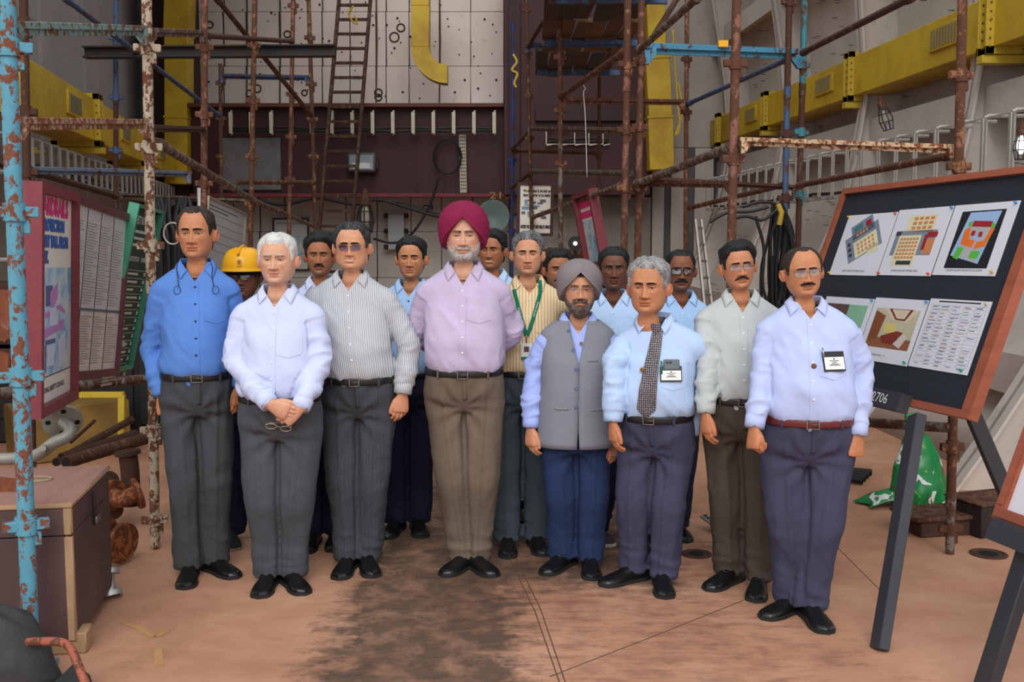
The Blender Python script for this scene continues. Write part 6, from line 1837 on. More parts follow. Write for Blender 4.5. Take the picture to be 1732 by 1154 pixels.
def deco3(add, B, u0, v0, w, h, o, m_):
    mats = [flatc('plan_black', 26, 28, 34), flatc('plan_blue', 150, 178, 214), flatc('plan_floor', 168, 166, 170), flatc('plan_bright_orange', 222, 110, 36), flatc('plan_green', 84, 176, 60), RD]
    P3 = [(RQ(.16, .10, .84, .90), 0, 0), ([(.30, .12), (.78, .12), (.68, .84), (.20, .72)], 1, 1), ([(.36, .28), (.70, .28), (.62, .82), (.30, .72)], 2, 2), ([(.30, .36), (.38, .32), (.42, .50), (.52, .52), (.50, .62), (.30, .56)], 3, 3), ([(.70, .34), (.76, .36), (.70, .60), (.54, .64), (.55, .54), (.66, .52)], 3, 3),
          ([(.40, .24), (.70, .26), (.69, .34), (.39, .32)], 5, 3), ([(.33, .26), (.39, .24), (.38, .31), (.33, .32)], 4, 3), ([(.70, .28), (.75, .30), (.74, .36), (.69, .34)], 4, 3), ([(.28, .60), (.38, .62), (.34, .78), (.25, .75)], 4, 3), ([(.52, .66), (.66, .67), (.64, .77), (.50, .76)], 4, 3), (RQ(.42, .38, .48, .45), 5, 3), (RQ(.54, .40, .60, .47), 5, 3), (RQ(.48, .44, .56, .51), 1, 3)]
    add('printed_plan', P3, mats); cap(B, u0, v0, w, h, o, m_, "JUNIOR SAILOR'S INFORMATION ROOM", sz=.015)
def deco4(add, B, u0, v0, w, h, o, m_):
    add('printed_photo', [(RQ(.08, .12, .92, .76), 0, 0), (RQ(.55, .12, .92, .6), 1, 1)], [flatc('photo_brown', 90, 70, 66), flatc('photo_green', 130, 176, 146)])
def deco5(add, B, u0, v0, w, h, o, m_):
    mats = [flatc('photo_wall', 186, 176, 150), flatc('photo_timber', 128, 88, 48), flatc('photo_ceiling', 206, 190, 166), flatc('photo_red_wood', 122, 48, 36), flatc('photo_flower', 208, 188, 110), flatc('photo_seat', 200, 190, 184), flatc('photo_floor', 140, 86, 56)]
    P5 = [(RQ(.10, .16, .92, .78), 0, 0), ([(.10, .62), (.92, .62), (.92, .78), (.10, .78)], 6, 1), ([(.24, .16), (.92, .16), (.74, .36), (.48, .34)], 2, 1), ([(.34, .16), (.80, .16), (.70, .34), (.52, .33)], 3, 2), ([(.40, .17), (.74, .17), (.68, .31), (.54, .31)], 2, 3), ([(.10, .20), (.32, .28), (.28, .66), (.10, .72)], 1, 2), ([(.36, .40), (.56, .38), (.56, .54), (.36, .54)], 4, 2), ([(.34, .60), (.62, .50), (.74, .52), (.60, .72), (.40, .70)], 3, 3), ([(.62, .70), (.76, .54), (.84, .58), (.76, .76)], 5, 3)]
    for k in range(6): P5.append(([(.115 + .033 * k, .22 + .012 * k), (.128 + .033 * k, .225 + .012 * k), (.122 + .03 * k, .66 - .005 * k), (.11 + .03 * k, .665)], 3, 3))
    add('printed_photo', P5, mats); cap(B, u0, v0, w, h, o, m_, "SAILOR'S DINING HALL - II", .35, .9, .015)
def deco6(add, B, u0, v0, w, h, o, m_):
    mats = [flatc('rule_grey', 150, 152, 160), flatc('ink_blue', 84, 84, 140), flatc('ink_red', 190, 96, 70), flatc('ink_green', 70, 130, 90), INK]
    r_ = random.Random(5); P6 = [(RQ(.16, .025, .84, .045), 4, 0)]
    for k in range(17): P6.append((RQ(.06, .08 + .052 * k, .96, .083 + .052 * k), 0, 0))
    for c in (.06, .22, .41, .60, .78, .957): P6.append((RQ(c, .08, c + .004, .92), 0, 0))
    for k in range(17):
        for c in (.08, .24, .43, .62, .80):
            if r_.random() < .85: P6.append((RQ(c, .098 + .052 * k, c + .06 + .08 * r_.random(), .106 + .052 * k), r_.choice((1, 1, 4, 2, 3)), 1))
            if r_.random() < .5: P6.append((RQ(c, .112 + .052 * k, c + .04 + .08 * r_.random(), .118 + .052 * k), r_.choice((1, 4, 2, 3)), 1))
    add('printed_table', P6, mats)
Y_, R_2, Bl, G_ = (226, 186, 40), (214, 84, 62), (70, 140, 200), (40, 140, 110)
sheet(((1432, 368), (1515, 357), (1490, 467), (1408, 466)), 'leftmost upper sheet, a tilted grey and cream floor plan', deco1, ((.02, .03, Y_), (.97, .03, R_2), (.02, .97, Y_)))
sheet(((1516, 357), (1611, 349), (1580, 467), (1492, 467)), 'middle upper sheet, a floor plan full of orange tables', deco2, ((.98, .03, Bl), (.03, .97, R_2), (.97, .97, R_2)))
sheet(((1613, 349), (1723, 340), (1690, 467), (1582, 467)), 'rightmost upper sheet, a dark plan with orange and green sofas', deco3, ((.95, .03, Bl), (.95, .95, (206, 160, 60))))
sheet(((1396, 503), (1477, 505), (1452, 605), (1372, 592)), 'lower sheet half hidden behind the shoulder, with a green picture', deco4, ((.97, .03, Bl),))
sheet(((1478, 505), (1567, 507), (1541, 622), (1453, 607)), 'lower sheet with a photograph of a wood-panelled meeting room', deco5, ((.98, .03, Bl), (.96, .95, G_)))
sheet(((1569, 507), (1677, 509), (1642, 635), (1543, 622)), 'lower right sheet, a ruled timetable', deco6, ((.93, .04, (200, 180, 130)), (.9, .95, G_)))
# ---- second easel at the right edge
TL2 = Vector((2.10, 4.65, 1.62)); u2 = Vector((.235, -.97, 0)).normalized(); n2 = Vector((u2.y, -u2.x, 0)); n2 = n2 if n2.x < 0 else -n2
dn2 = (n2 * math.sin(lean) - Vector((0, 0, math.cos(lean)))).normalized()
q = at(1683, 878, 4.05); B2 = Board(q - dn2 * .95, u2, dn2)
root = empty('easel_board', (B2.p(.5, .95).x, B2.p(.5, .95).y, 0)); off0 = -root.location
P_(B2.rect(MB(), .02, .02, 1.18, .93, -.012, .004).build('paper_panel', PAPER))
for (u0, v0, u1, v1) in ((0, 0, 1.2, .05), (0, .90, 1.2, .95), (0, .05, .05, .90), (1.15, .05, 1.2, .90)):
    P_(B2.rect(MB(), u0, v0, u1, v1, -.03, .02).build('frame_rail', WOODBR))
    P_(B2.rect(MB(), u0 + .012, v0 + .012, u1 - .012, v1 - .012, .02, .028).build('frame_moulding', WOODBR))
o = lines(B2, None, .10, .7, .30, .42, 7, INK, .0045, .003, .6, 3, 'drawing_line'); P_(o)
o = lines(B2, None, .09, .6, .58, .72, 9, INK, .0045, .003, .8, 4, 'drawing_line'); P_(o)
P_(B2.rect(MB(), .05, .945, 1.2, 1.03, -.02, .06).build('ledge', WOODBK))
a = B2.p(.22, 1.0, .0); b = ground(1655, 1200)
P_(MB().bar(a, b, .085, .05, (1, .2, 0), bev=.004).build('leg', WOODBK))
P_(MB().bar(B2.p(.9, 1.0, -.02), B2.p(.9, 1.0, -.02) + (b - a), .085, .05, (1, .2, 0), bev=.004).build('leg', WOODBK))
tag(root, 'white drawing sheet in a red-brown frame on an easel at the right edge', 'display board')
# ---- boards on the left
FRM = plain('maroon_painted_frame', srgb(124, 52, 60), .5, var=.15, scale=20, bump=.25)
FRP = plain('purple_brown_frame', srgb(104, 58, 66), .5, var=.15, scale=10)
def free_board(name, label, TL, TR, BL, frame_t, depth, fmat, pmat, back=.03):
    tl, tr, bl = at(*TL), at(*TR), at(*BL)
    Bd = Board(tl, tr - tl, bl - tl); w = (tr - tl).length; h = (bl - tl).length
    m_ = Bd.p(w / 2, h); root = empty(name, m_)
    def fix(o): o.data.transform(Matrix.Translation(-m_)); o.parent = root; return o
    Bd.fix = fix
    fix(Bd.rect(MB(), .006, .006, w - .006, h - .006, -back, .0).build('backing_panel', pmat))
    for (u0, v0, u1, v1) in ((0, 0, w, frame_t), (0, h - frame_t, w, h), (0, frame_t, frame_t, h - frame_t), (w - frame_t, frame_t, w, h - frame_t)):
        fix(Bd.rect(MB(), u0, v0, u1, v1, -back - .005, depth).build('frame_rail', fmat))
    tag(root, label, 'notice board')
    return root, Bd, w, h
POST = NT('washed_blue_poster'); _c = POST.coord(); _n = POST.noise(_c, 6, 5, .6, .6); POSTER = POST.set(Base_Color=POST.ramp(_n, [(.38, srgb(96, 168, 206)), (.52, srgb(186, 212, 222)), (.62, srgb(222, 218, 206))]), Roughness=.4)
CREAMP = plain('cream_poster_paper', srgb(234, 228, 214), .45, var=.04, scale=3)
r_, Bg, w, h = free_board('safety_poster', 'maroon-framed safety poster about guardrails beside the sky blue upright', (58, 306, 4.95), (124, 326, 5.75), (60, 708, 4.95), .05, .035, FRM, CREAMP, .05)
Bg.fix(Bg.rect(MB(), .055, h * .36, w - .055, h * .84, .0, .002).build('poster_picture', POSTER))
PINK, BLUEL = flatc('magenta_lettering', 226, 56, 130), flatc('royal_blue_lettering', 42, 96, 178)
iw = w - .10
def fit_text(Bd, s_, size, mat, u0, v, wid, name='lettering', bold=.006):
    t_ = text_mesh(s_, size, mat, Matrix.Identity(4), None, name, 'LEFT', bold=bold)
    xs_ = [q.co.x for q in t_.data.vertices]; k = wid / (max(xs_) - min(xs_))
    t_.data.transform(Bd.M(u0, v, .0032) @ Matrix.Diagonal((k, 1, 1, 1)) @ Matrix.Translation((-min(xs_), 0, 0)))
    return Bd.fix(t_)
fit_text(Bg, 'UARDRAILS', .12, PINK, .085, .105, iw * .84); fit_text(Bg, 'R PROTECTION', .075, BLUEL, .085, .195, iw * .72); fit_text(Bg, 'AINST FALL FROM', .075, BLUEL, .085, .275, iw * .84); fit_text(Bg, 'IGHT.', .075, BLUEL, .085, .352, iw * .26)
fit_text(Bg, 'NATIONAL SAFETY COUNCIL', .036, INK, .10, h * .90, iw * .72, bold=.001)
mb = MB(); Bg.rect(mb, .07, h * .838, w - .06, h * .842, .002, .003); Bg.fix(mb.build('rule_line', INK))
MAG = flatc('poster_mauve', 190, 130, 190); NAV = flatc('poster_slate', 86, 96, 140)
def bp(name, mat, polys):
    mb = MB()
    for pts, lift in polys: Bg.poly(mb, [(.055 + iw * a, h * b) for a, b in pts], .002, .003 + lift * .0006)
    Bg.fix(mb.build(name, mat))
bp('printed_window', NAV, [(RQ(.22, .44, .42, .53), 0), (RQ(.22, .68, .50, .70), 0), (RQ(.20, .70, .24, .82), 0)])
bp('printed_balcony', MAG, [([(.34, .47), (.56, .43), (.56, .50), (.36, .56)], 1), ([(.20, .56), (.62, .53), (.80, .56), (.78, .575), (.60, .55), (.22, .585)], 1), ([(.18, .63), (.76, .60), (.76, .64), (.18, .67)], 1)])
bp('printed_figure', flatc('poster_pale', 206, 210, 224), [([(.34, .54), (.52, .54), (.56, .62), (.34, .62)], 2)])
bp('printed_tower', flatc('poster_pale', 206, 210, 224), [(RQ(.28, .71, .46, .80), 1)])
bp('printed_tower', flatc('poster_pale', 206, 210, 224), [([(.60, .70), (.80, .66), (.80, .80), (.62, .82)], 1)])
GLAZED = plain('glazed_notice_sheets', srgb(226, 222, 220), .12, var=.06, scale=2, spec=.6)
r_, Bn, w, h = free_board('notice_board', 'wide notice board of four pale printed columns in a purple-brown frame', (120, 326, 5.75), (219, 363, 6.75), (90, 646, 5.62), .045, .02, FRP, GLAZED)
cw = (w - .11) / 4
for k in range(4):
    u0 = .055 + cw * k
    Bn.fix(lines(Bn, None, u0 + .012, u0 + cw - .012, .12, h * .58, 30, flatc('faint_print', 164, 158, 158), .001, .0045, .5, 10 + k))
    Bn.fix(lines(Bn, None, u0 + .012, u0 + cw - .012, h * .64, h * .92, 20, flatc('faint_print', 164, 158, 158), .001, .0045, .5, 20 + k))
    if k: Bn.fix(Bn.rect(MB(), u0 - .003, .05, u0 + .003, h - .05, .0, .002).build('column_strip', DARKSTEEL))
Bn.fix(Bn.rect(MB(), .05, h * .60, w - .05, h * .615, .0, .004).build('cross_strip', flatc('slate_strip', 96, 110, 134)))
GREENB = plain('green_notice_paint', srgb(28, 66, 52), .5, var=.15, scale=4); GREENF = plain('sea_green_frame', srgb(70, 146, 116), .5, var=.12, scale=8)
r_, Bs, w, h = free_board('safety_notice_board', 'leaning green board of white hand-painted safety lines', (228, 343, 6.7), (271, 356, 7.2), (163, 630, 6.55), .022, .03, GREENF, GREENB)
WL = flatc('white_sign_paint', 200, 206, 200)
fit_text(Bs, 'SAFETY NOTICE BOARD', .07, WL, .06, .10, w - .14, bold=.003)
Bs.fix(lines(Bs, None, .05, w - .06, .15, .28, 3, WL, .001, .018, .3, 31)); fit_text(Bs, 'DESCRIPTION    NUMBER', .045, WL, .10, .35, w - .18, bold=.001)
for k in range(15):
    v = .42 + .052 * k
    Bs.fix(Bs.rect(MB(), .04, v, w - .03, v + .003, .0, .0015).build('rule_line', WL))
    o = lines(Bs, None, .05, w * .78, v + .014, v + .036, 1, WL, .001, .014, .5, 40 + k); Bs.fix(o)
    Bs.fix(Bs.rect(MB(), w * .86, v + .012, w * .92, v + .036, .0, .0015).build('tally_mark', WL))
Bs.fix(lines(Bs, None, .04, w * .8, h * .80, h - .06, 7, WL, .001, .016, .6, 77))
# whiteboard behind the blue-shirted man
WBM = plain('glossy_whiteboard', srgb(178, 180, 184), .25, var=.04, scale=1)
r_, Bw, w, h = free_board('whiteboard', 'whiteboard with faint ruled handwriting behind the yellow helmet', (352, 331, 8.9), (416, 361, 9.8), (352, 520, 8.9), .018, .012, plain('aluminium_trim', srgb(170, 160, 140), .4, .4), WBM)
for k in range(5): Bw.fix(Bw.rect(MB(), .05, .13 + .075 * k, w - .04, .134 + .075 * k, 0, .0012).build('ruled_line', flatc('pencil_grey', 120, 120, 126)))
Bw.fix(lines(Bw, None, .05, w * .8, .05, .11, 2, flatc('marker_grey', 92, 92, 98), .0005, .010, .4, 55, 'handwriting'))
tb = MB().cyl(at(341, 318, 8.7), Vector((at(341, 420, 8.7).x, 8.7, 0)), .036, 14).build('pipe_offcut', plain('white_pipe', srgb(196, 196, 192), .35), None, recenter=True); tag(tb, 'white upright tube at the left edge of the whiteboard', 'pipe')
# posters far back
r_, Bp, w, h = free_board('safety_poster', 'framed white poster with blue drawings hanging at the back, left of the bare grey upright', (875, 308, 12.56), (937, 309, 12.56), (875, 399, 12.56), .035, .02, plain('dark_maroon_frame', srgb(66, 28, 32), .5), CREAMP)
fit_text(Bp, 'We will protect it, but shall carry', .05, INK, .07, .10, w * .80, bold=.002); fit_text(Bp, 'there is danger to be health', .05, INK, .07, .15, w * .74, bold=.002); fit_text(Bp, 'UNITED FOR SAFETY AND HEALTH MEASURES', .05, INK, .045, h * .83, w * .88, bold=.004)
mb = MB(); mb2 = MB(); rr_ = random.Random(4)
for k in range(16):
    u0, v0 = w * (.1 + .6 * rr_.random()), h * (.28 + .42 * rr_.random()); Bp.rect(mb if k % 2 else mb2, u0, v0, u0 + w * (.05 + .18 * rr_.random()), v0 + h * (.015 + .06 * rr_.random()), 0, .002 + .0005 * k)
o = Bp.fix(mb.build('printed_drawing', flatc('drawing_blue', 120, 150, 176))); o['kind'] = 'stuff'; o = Bp.fix(mb2.build('printed_drawing', flatc('drawing_ink', 96, 100, 112))); o['kind'] = 'stuff'
r_, Bq, w, h = free_board('safety_poster', 'tilted maroon-framed poster with a washed blue picture, behind the grey turban', (975, 330, 9.85), (1004, 318, 9.3), (996, 452, 9.85), .04, .05, FRM, CREAMP)
Bq.fix(Bq.rect(MB(), .05, h * .38, w - .05, h * .97, 0, .003).build('poster_picture', POSTER)); Bq.fix(Bq.rect(MB(), .05, .07, w - .05, .14, 0, .003).build('headline_band', PINK)); Bq.fix(Bq.rect(MB(), .05, .17, w * .8, .23, 0, .003).build('headline_band', PINK))
r_, Bz, w, h = free_board('safety_poster', 'pale poster with blue print behind the plain white shirt', (461, 369, 19.96), (522, 369, 19.96), (461, 458, 19.96), .03, .02, plain('black_brown_frame', srgb(46, 36, 32), .5), plain('pale_green_paper', srgb(196, 206, 202), .5, var=.05))
fit_text(Bz, 'SAFETY DURING EQUIPMENT', .05, flatc('print_teal', 110, 150, 160), .06, .10, w * .8, bold=.002)
Bz.fix(Bz.rect(MB(), .07, h * .42, w * .45, h * .75, 0, .003).build('poster_picture', POSTER)); Bz.fix(Bz.rect(MB(), w * .52, h * .34, w - .07, h * .8, 0, .003).build('poster_picture', POSTER))
# ------------------------------------------------------------------ loose things on the left
CRATE = NT('dark_plum_plywood'); _c = CRATE.coord(); _n = CRATE.noise(_c, 3, 6, .6); _n2 = CRATE.noise(CRATE.coord((1, 1, 2)), 14, 5, .7)
CRATEM = CRATE.set(Base_Color=CRATE.mix(CRATE.ramp(_n2, [(.66, (0, 0, 0)), (.70, (1, 1, 1))]), CRATE.ramp(_n, [(.3, srgb(66, 46, 46)), (.7, srgb(88, 64, 62))]), srgb(150, 112, 84)), Roughness=.6)
CTOP = plain('pinkish_lid_plywood', srgb(150, 112, 98), .7, var=.12, scale=4, stretch=(6, 1, 1))
RAWPLY = plain('raw_plywood_edge', srgb(164, 132, 100), .8, var=.2, scale=14, stretch=(1, 1, .3))
fr = ground(128, 1085, .06); zt_ = .06 + (at(128, 850, fr.y).z - .06)
zt = at(128, 850, fr.y).z; br = ground(183, 787, zt)
br.z = zt
ax = Vector((br.x - fr.x, br.y - fr.y, 0)); L = ax.length; ax.normalize(); lx_ = Vector((-ax.y, ax.x, 0))
Wc = 1.15
root = empty('wooden_crate', (fr.x + lx_.x * Wc / 2 + ax.x * L / 2, fr.y + lx_.y * Wc / 2 + ax.y * L / 2, 0)); o0 = Vector(root.location)
Rc = Matrix((ax, lx_, Vector((0, 0, 1)))).transposed()
def cbox(name, a0, a1, b0, b1, z0, z1, mat, bev=.003, par=None):
    c = Vector((fr.x, fr.y, 0)) + ax * (a0 + a1) / 2 + lx_ * (b0 + b1) / 2 + Vector((0, 0, (z0 + z1) / 2)) - o0
    return MB().box(c, (abs(a1 - a0), abs(b1 - b0), z1 - z0), Rc, 0, bev).build(name, mat, par or root)
zl = zt - .14
cbox('front_panel', 0, .02, .02, Wc, .06, zl - .004, CRATEM); cbox('side_panel', 0, L, 0, .02, .06, zl - .004, CRATEM); cbox('back_panel', L - .02, L, .02, Wc, .06, zl - .004, CRATEM); cbox('far_side_panel', 0, L, Wc - .02, Wc, .06, zl, CRATEM)
cbox('lid_front', 0, .02, .02, Wc, zl, zt - .02, CRATEM); cbox('lid_side', 0, L, 0, .02, zl, zt - .02, CRATEM); cbox('lid_back', L - .02, L, .02, Wc, zl, zt - .02, CRATEM); cbox('lid_top', -.004, L + .004, -.004, Wc, zt - .02, zt, CTOP)
cbox('corner_batten', -.003, .03, -.003, .032, .06, zl - .004, RAWPLY, .006); cbox('corner_batten', -.003, .03, -.003, .032, zl, zt - .02, RAWPLY, .006)
cbox('lid_edge', -.006, L + .006, -.008, .004, zt - .022, zt - .004, RAWPLY); cbox('lid_edge', -.008, .004, 0, Wc, zt - .022, zt - .004, RAWPLY)
hs_ = cbox('hasp', L * .52, L * .56, -.012, 0, zl - .06, zl + .09, plain('dark_hasp', srgb(60, 50, 44), .5, .5)); cbox('hasp_loop', L * .50, L * .60, -.022, -.010, zl - .05, zl - .02, BUCKLE, .003, hs_)
c = Vector((fr.x, fr.y, 0)) + ax * (L * .62) + lx_ * .26 + Vector((0, 0, zt + .004)) - o0
MB().tube([c + Vector((.075 * math.cos(a), .05 * math.sin(a), 0)) for a in np.linspace(0, 6.283, 24, endpoint=False)], .006, 6, closed=True).build('ring_handle', plain('straw_ring', srgb(150, 132, 104), .6), root)
for k in range(2): cbox('skid_block', .03 + k * (L - .25), .2 + k * (L - .25), .1, Wc - .05, 0, .06, RAWPLY)
tag(root, 'large dark plum plywood crate with a worn corner at the left', 'crate')
o = MB().box(ground(70, 1100) + Vector((.05, 0, .045)), (.30, .12, .09), Matrix.Rotation(.15, 3, 'Z'), 0, .006).build('timber_block', RAWPLY, None, recenter=True); tag(o, 'short raw timber block on the deck in front of the plum crate', 'timber')
# bent flanged pipe on the crate
GP_ = plain('grey_galvanised_pipe', srgb(150, 146, 136), .45, .35, var=.15, scale=8)
pth = [at(-60, 778, 5.5), at(20, 776, 5.5), at(62, 770, 5.45), at(90, 750, 5.4), at(114, 738, 5.4), at(118, 724, 5.42), at(106, 713, 5.45)]
root = empty('flanged_pipe', (pth[1].x, pth[1].y, zt)); o0 = Vector(root.location)
MB().tube([Vector(p) - o0 for p in catmull(pth, 26)], .032, 14).build('pipe', GP_, root)
fc_ = pth[-1] - o0; fd = Vector((-.35, .75, .45)).normalized()
fl = MB().lathe([(.034, -.01), (.10, -.008), (.10, .012), (.034, .014)], fc_, 28, fd).build('flange', GP_, root)
q_ = Vector((0, 0, 1)).rotation_difference(fd); mb = MB()
for k in range(4):
    a = .5 + math.pi / 2 * k; MB().lathe([(.014, -.0095), (.014, -.0075)], fc_ + q_ @ Vector((.07 * math.cos(a), .07 * math.sin(a), -.001)), 10, fd).build('bolt_hole', BLK, fl)
MB().cyl(at(76, 757, 5.4) - o0, at(78, 758, 5.4) - o0 + Vector((.01, -.06, .01)), .016, 12).build('branch_socket', GP_, root)
tag(root, 'bent grey galvanised pipe with a round drilled flange, lying over the plum crate', 'pipe')
# heap of rusty pipes and valves behind the crate
RP = [painted('heap_rust_%d' % k, c, srgb(70, 44, 32), .5, 9) for k, c in enumerate((srgb(86, 66, 52), srgb(62, 52, 46), srgb(104, 72, 50)))]
G_HEAP = 'rusty pipes heaped behind the crate'
for k, (a, b, r, lb) in enumerate(((( 95, 782, 6.75), (222, 710, 8.35), .028, 'slim rusty pipe slanting up at the top of the heap behind the crate'), ((105, 775, 6.8), (228, 735, 7.6), .036, 'dark pipe in the middle of the heap behind the crate'), ((112, 782, 6.5), (245, 742, 7.2), .042, 'thick dark pipe lowest in the heap behind the crate'), ((120, 748, 6.9), (160, 712, 7.3), .012, 'thin bare rod poking out of the pipe heap'))):
    A, B_ = at(*a), at(*b)
    o = MB().tube([A, A.lerp(B_, .5), B_], r, 12).build('rusty_pipe', RP[k % 3], None, recenter=True)
    MB().tube([A - (B_ - A).normalized() * .004 - Vector(o.location), A + (B_ - A).normalized() * .02 - Vector(o.location)], r * .8, 10).build('open_end', BLK, o)
    tag(o, lb, 'pipe', G_HEAP)
def elbow(label, pts, r, flr, mat, name='pipe_elbow'):
    P = [Vector(p) for p in pts]; m_ = Vector((P[0].x, P[0].y, min(p.z for p in P) - r)); root = empty(name, m_)
    cl = [Vector(p) - m_ for p in catmull(P, 16)]
    MB().tube(cl, r, 14).build('pipe_body', mat, root)
    for e, d in ((cl[0], cl[1] - cl[0]), (cl[-1], cl[-1] - cl[-2])):
        f_ = MB().lathe([(r, -.012), (flr, -.012), (flr, .012), (r, .012)], e, 20, d).build('flange', mat, root)
    tag(root, label, 'pipe fitting', 'flanged pipe fittings on the deck')
RUSTO = painted('bright_rust', srgb(166, 98, 56), srgb(120, 66, 40), .4, 12)
elbow('upright rusty flanged pipe standing behind the crate', (at(222, 850, 6.3), at(220, 800, 6.3), at(216, 766, 6.3)), .055, .075, RP[1])
elbow('rusty elbow with an orange flange on the deck behind the crate', (at(190, 838, 6.2), at(205, 845, 6.15), at(232, 835, 6.2)), .05, .095, RUSTO)
elbow('dark pipe stub lying at the foot of the pipe heap', (at(182, 815, 6.6), at(186, 838, 6.4), at(188, 862, 6.25)), .045, .07, RP[1])
elbow('rust orange flange wheel leaning against the right side of the crate', (ground(176, 955) + Vector((-.03, .05, .14)), ground(180, 955) + Vector((0, .03, .13)), ground(190, 958) + Vector((.05, .02, .12))), .04, .11, RUSTO)
elbow('small silver flanged cap on the deck by the crate corner', (ground(180, 1010) + Vector((0, .02, .12)), ground(183, 1010) + Vector((0, 0, .07)), ground(186, 1012) + Vector((0, 0, .02))), .035, .06, plain('silver_cap', srgb(176, 174, 170), .4, .6))
# yellow duct offcut and dark cabinet behind
root = empty('duct_offcut', ground(110, 800)); m_ = Vector(root.location); Yd = 8.2
A, B_ = at(20, 735, Yd), at(205, 712, Yd + .5)
MB().bar(A - m_, B_ - m_, .5, .42, bev=.008).build('duct_body', plain('brown_yellow_duct', srgb(122, 96, 48), .6, var=.3, scale=3), root)
mb = MB(); c = at(208, 708, Yd + .45) - m_
for (dx, dz, sx, sz) in ((-.2, .24, .42, .045), (0, 0, .05, .5)): mb.box(c + Vector((dx, -.28, dz)), (sx, .05, sz), None, 0, .005)
MB().bar(at(135, 668, Yd) - m_, at(210, 668, Yd) - m_, .05, .045, bev=.004).build('end_flange', YFLANGE, root); MB().bar(at(206, 668, Yd) - m_, at(206, 765, Yd) - m_, .05, .045, (0, 1, 0), bev=.004).build('end_flange', YFLANGE, root)
tag(root, 'yellow-flanged duct offcut lying behind the flanged pipe', 'duct')
o = MB().box(at(250, 720, 9.5) * 1.0, (1.3, .5, 1.2), None, 0, .02).build('steel_cabinet', plain('black_cabinet', srgb(26, 26, 27), .5, var=.2), None, recenter=True)
o.location.z = 0; m_ = Vector(o.location)
MB().box((-.25, -.26, .6), (.45, .02, 1.0), None, 0, .005).build('cabinet_door', plain('black_cabinet_door', srgb(34, 34, 35), .5), o); MB().box((.28, -.26, .6), (.5, .02, 1.0), None, 0, .005).build('cabinet_door', plain('black_cabinet_door', srgb(34, 34, 35), .5), o)
tag(o, 'low black steel cabinet behind the cornflower shirt', 'cabinet')
# stack of red-brown planks at the left edge
for k, y in enumerate((488, 512, 540, 566, 592)):
    o = MB().box(at(18, y, 9.3), (1.0, .8, .10), Matrix.Rotation(.06 * (k % 3 - 1), 3, 'Z'), 0, .006).build('timber_baulk', plain('red_brown_timber_%d' % (k % 2), (srgb(92, 60, 48), srgb(76, 52, 46))[k % 2], .8, var=.2, scale=3, stretch=(.3, 4, 4)), None, recenter=True)
    tag(o, 'red-brown timber baulk, %s of the stack behind the safety poster' % ('topmost', 'second from the top', 'middle one', 'second from the bottom', 'lowest')[k], 'timber', 'timber baulks stacked at the left edge')
o = MB().box((at(18, 640, 9.3).x, 9.3, at(18, 607, 9.3).z / 2), (.95, .8, at(18, 607, 9.3).z), None, 0, .02).build('steel_box', DARKSTEEL, None, recenter=True); tag(o, 'dark steel box carrying the timber baulks at the left edge', 'box')
for (w_, z_) in ((.97, .25), (.97, .5)): MB().box((0, -.41, z_), (w_, .03, .05)).build('box_rib', DARKSTEEL, o)
# rusty plates hung on the blue upright
RPL = painted('orange_rust_plate', srgb(150, 110, 96), srgb(146, 82, 52), .7, 6)
for (pp, Yp, lb) in ((((-30, 488), (16, 492), (18, 575), (-30, 560)), 4.3, 'upper rusty orange plate at the left edge behind the blue upright'), (((-30, 585), (15, 600), (13, 640), (-30, 640)), 4.3, 'lower rusty orange plate at the left edge behind the blue upright'), (((-30, 805), (30, 812), (28, 862), (-30, 880)), 4.5, 'paint-chipped steel gusset over the crate at the left edge')):
    pts = [at(x, y, Yp) for x, y in pp]; m_ = pts[0]
    mb = MB(); n_ = Vector((0, .02, 0)); V = [p - m_ for p in pts] + [p - m_ + n_ for p in pts]
    mb.add(V, [(0, 1, 2, 3), (7, 6, 5, 4), (0, 4, 5, 1), (1, 5, 6, 2), (2, 6, 7, 3), (3, 7, 4, 0)])
    o = mb.build('rusty_plate', RPL, None, loc=m_); tag(o, lb, 'steel plate')
    MB().bar(V[3] + Vector((0, -.02, 0)), V[2] + Vector((0, -.02, 0)), .05, .012).build('plate_lip', RPL, o)
# black bag and bent orange bar in the foreground corner
bagm = plain('black_canvas_bag', srgb(52, 52, 54), .75, var=.2, scale=20, bump=.4)
c = ground(-4, 1120); c.y = 3.95; c = Vector((at(-10, 1090, 3.9).x, 3.9, 0))
g = []
for i in range(14):
    v = i / 13; rr = .30 * math.sin(min(1, .22 + v * .95) * math.pi * .92) ** .6 if v < 1 else .05
    rr = float(np.interp(v, [0, .08, .5, .85, 1], [.20, .24, .22, .13, .02]))
    g.append([(c.x + rr * 1.0 * math.cos(a) * (1 + .08 * math.sin(3 * a + i * .6)), c.y + rr * .8 * math.sin(a), .0 + .36 * v + .02 * math.sin(4 * a + i)) for a in np.linspace(0, 6.283, 26, endpoint=False)])
g = np.array(g); g += .012 * fbm(g * 9)[..., None]; g[..., 2] = np.maximum(g[..., 2], .004)
mb = MB(); mb.grid(g, True); o = mb.build('canvas_bag', bagm, None, True, recenter=True); m_ = Vector(o.location)
MB().tube([Vector(at(38, 1085, 3.9)) - m_ + Vector((.012 * math.sin(k), 0, -.02 * k)) for k in range(7)], .005, 6).build('zip', plain('grey_zip', srgb(120, 120, 120), .4, .5), o)
MB().prism([(at(60, 0, 3.95).x, 0), (at(108, 0, 3.95).x, .0), (at(100, 0, 3.95).x, .06), (at(70, 0, 3.95).x, .10)], -3.98, -3.75, Matrix.Translation(-m_) @ Matrix.Rotation(math.pi / 2, 4, 'X')).build('bag_strap', bagm, o)
tag(o, 'black canvas bag slumped at the bottom left corner', 'bag')
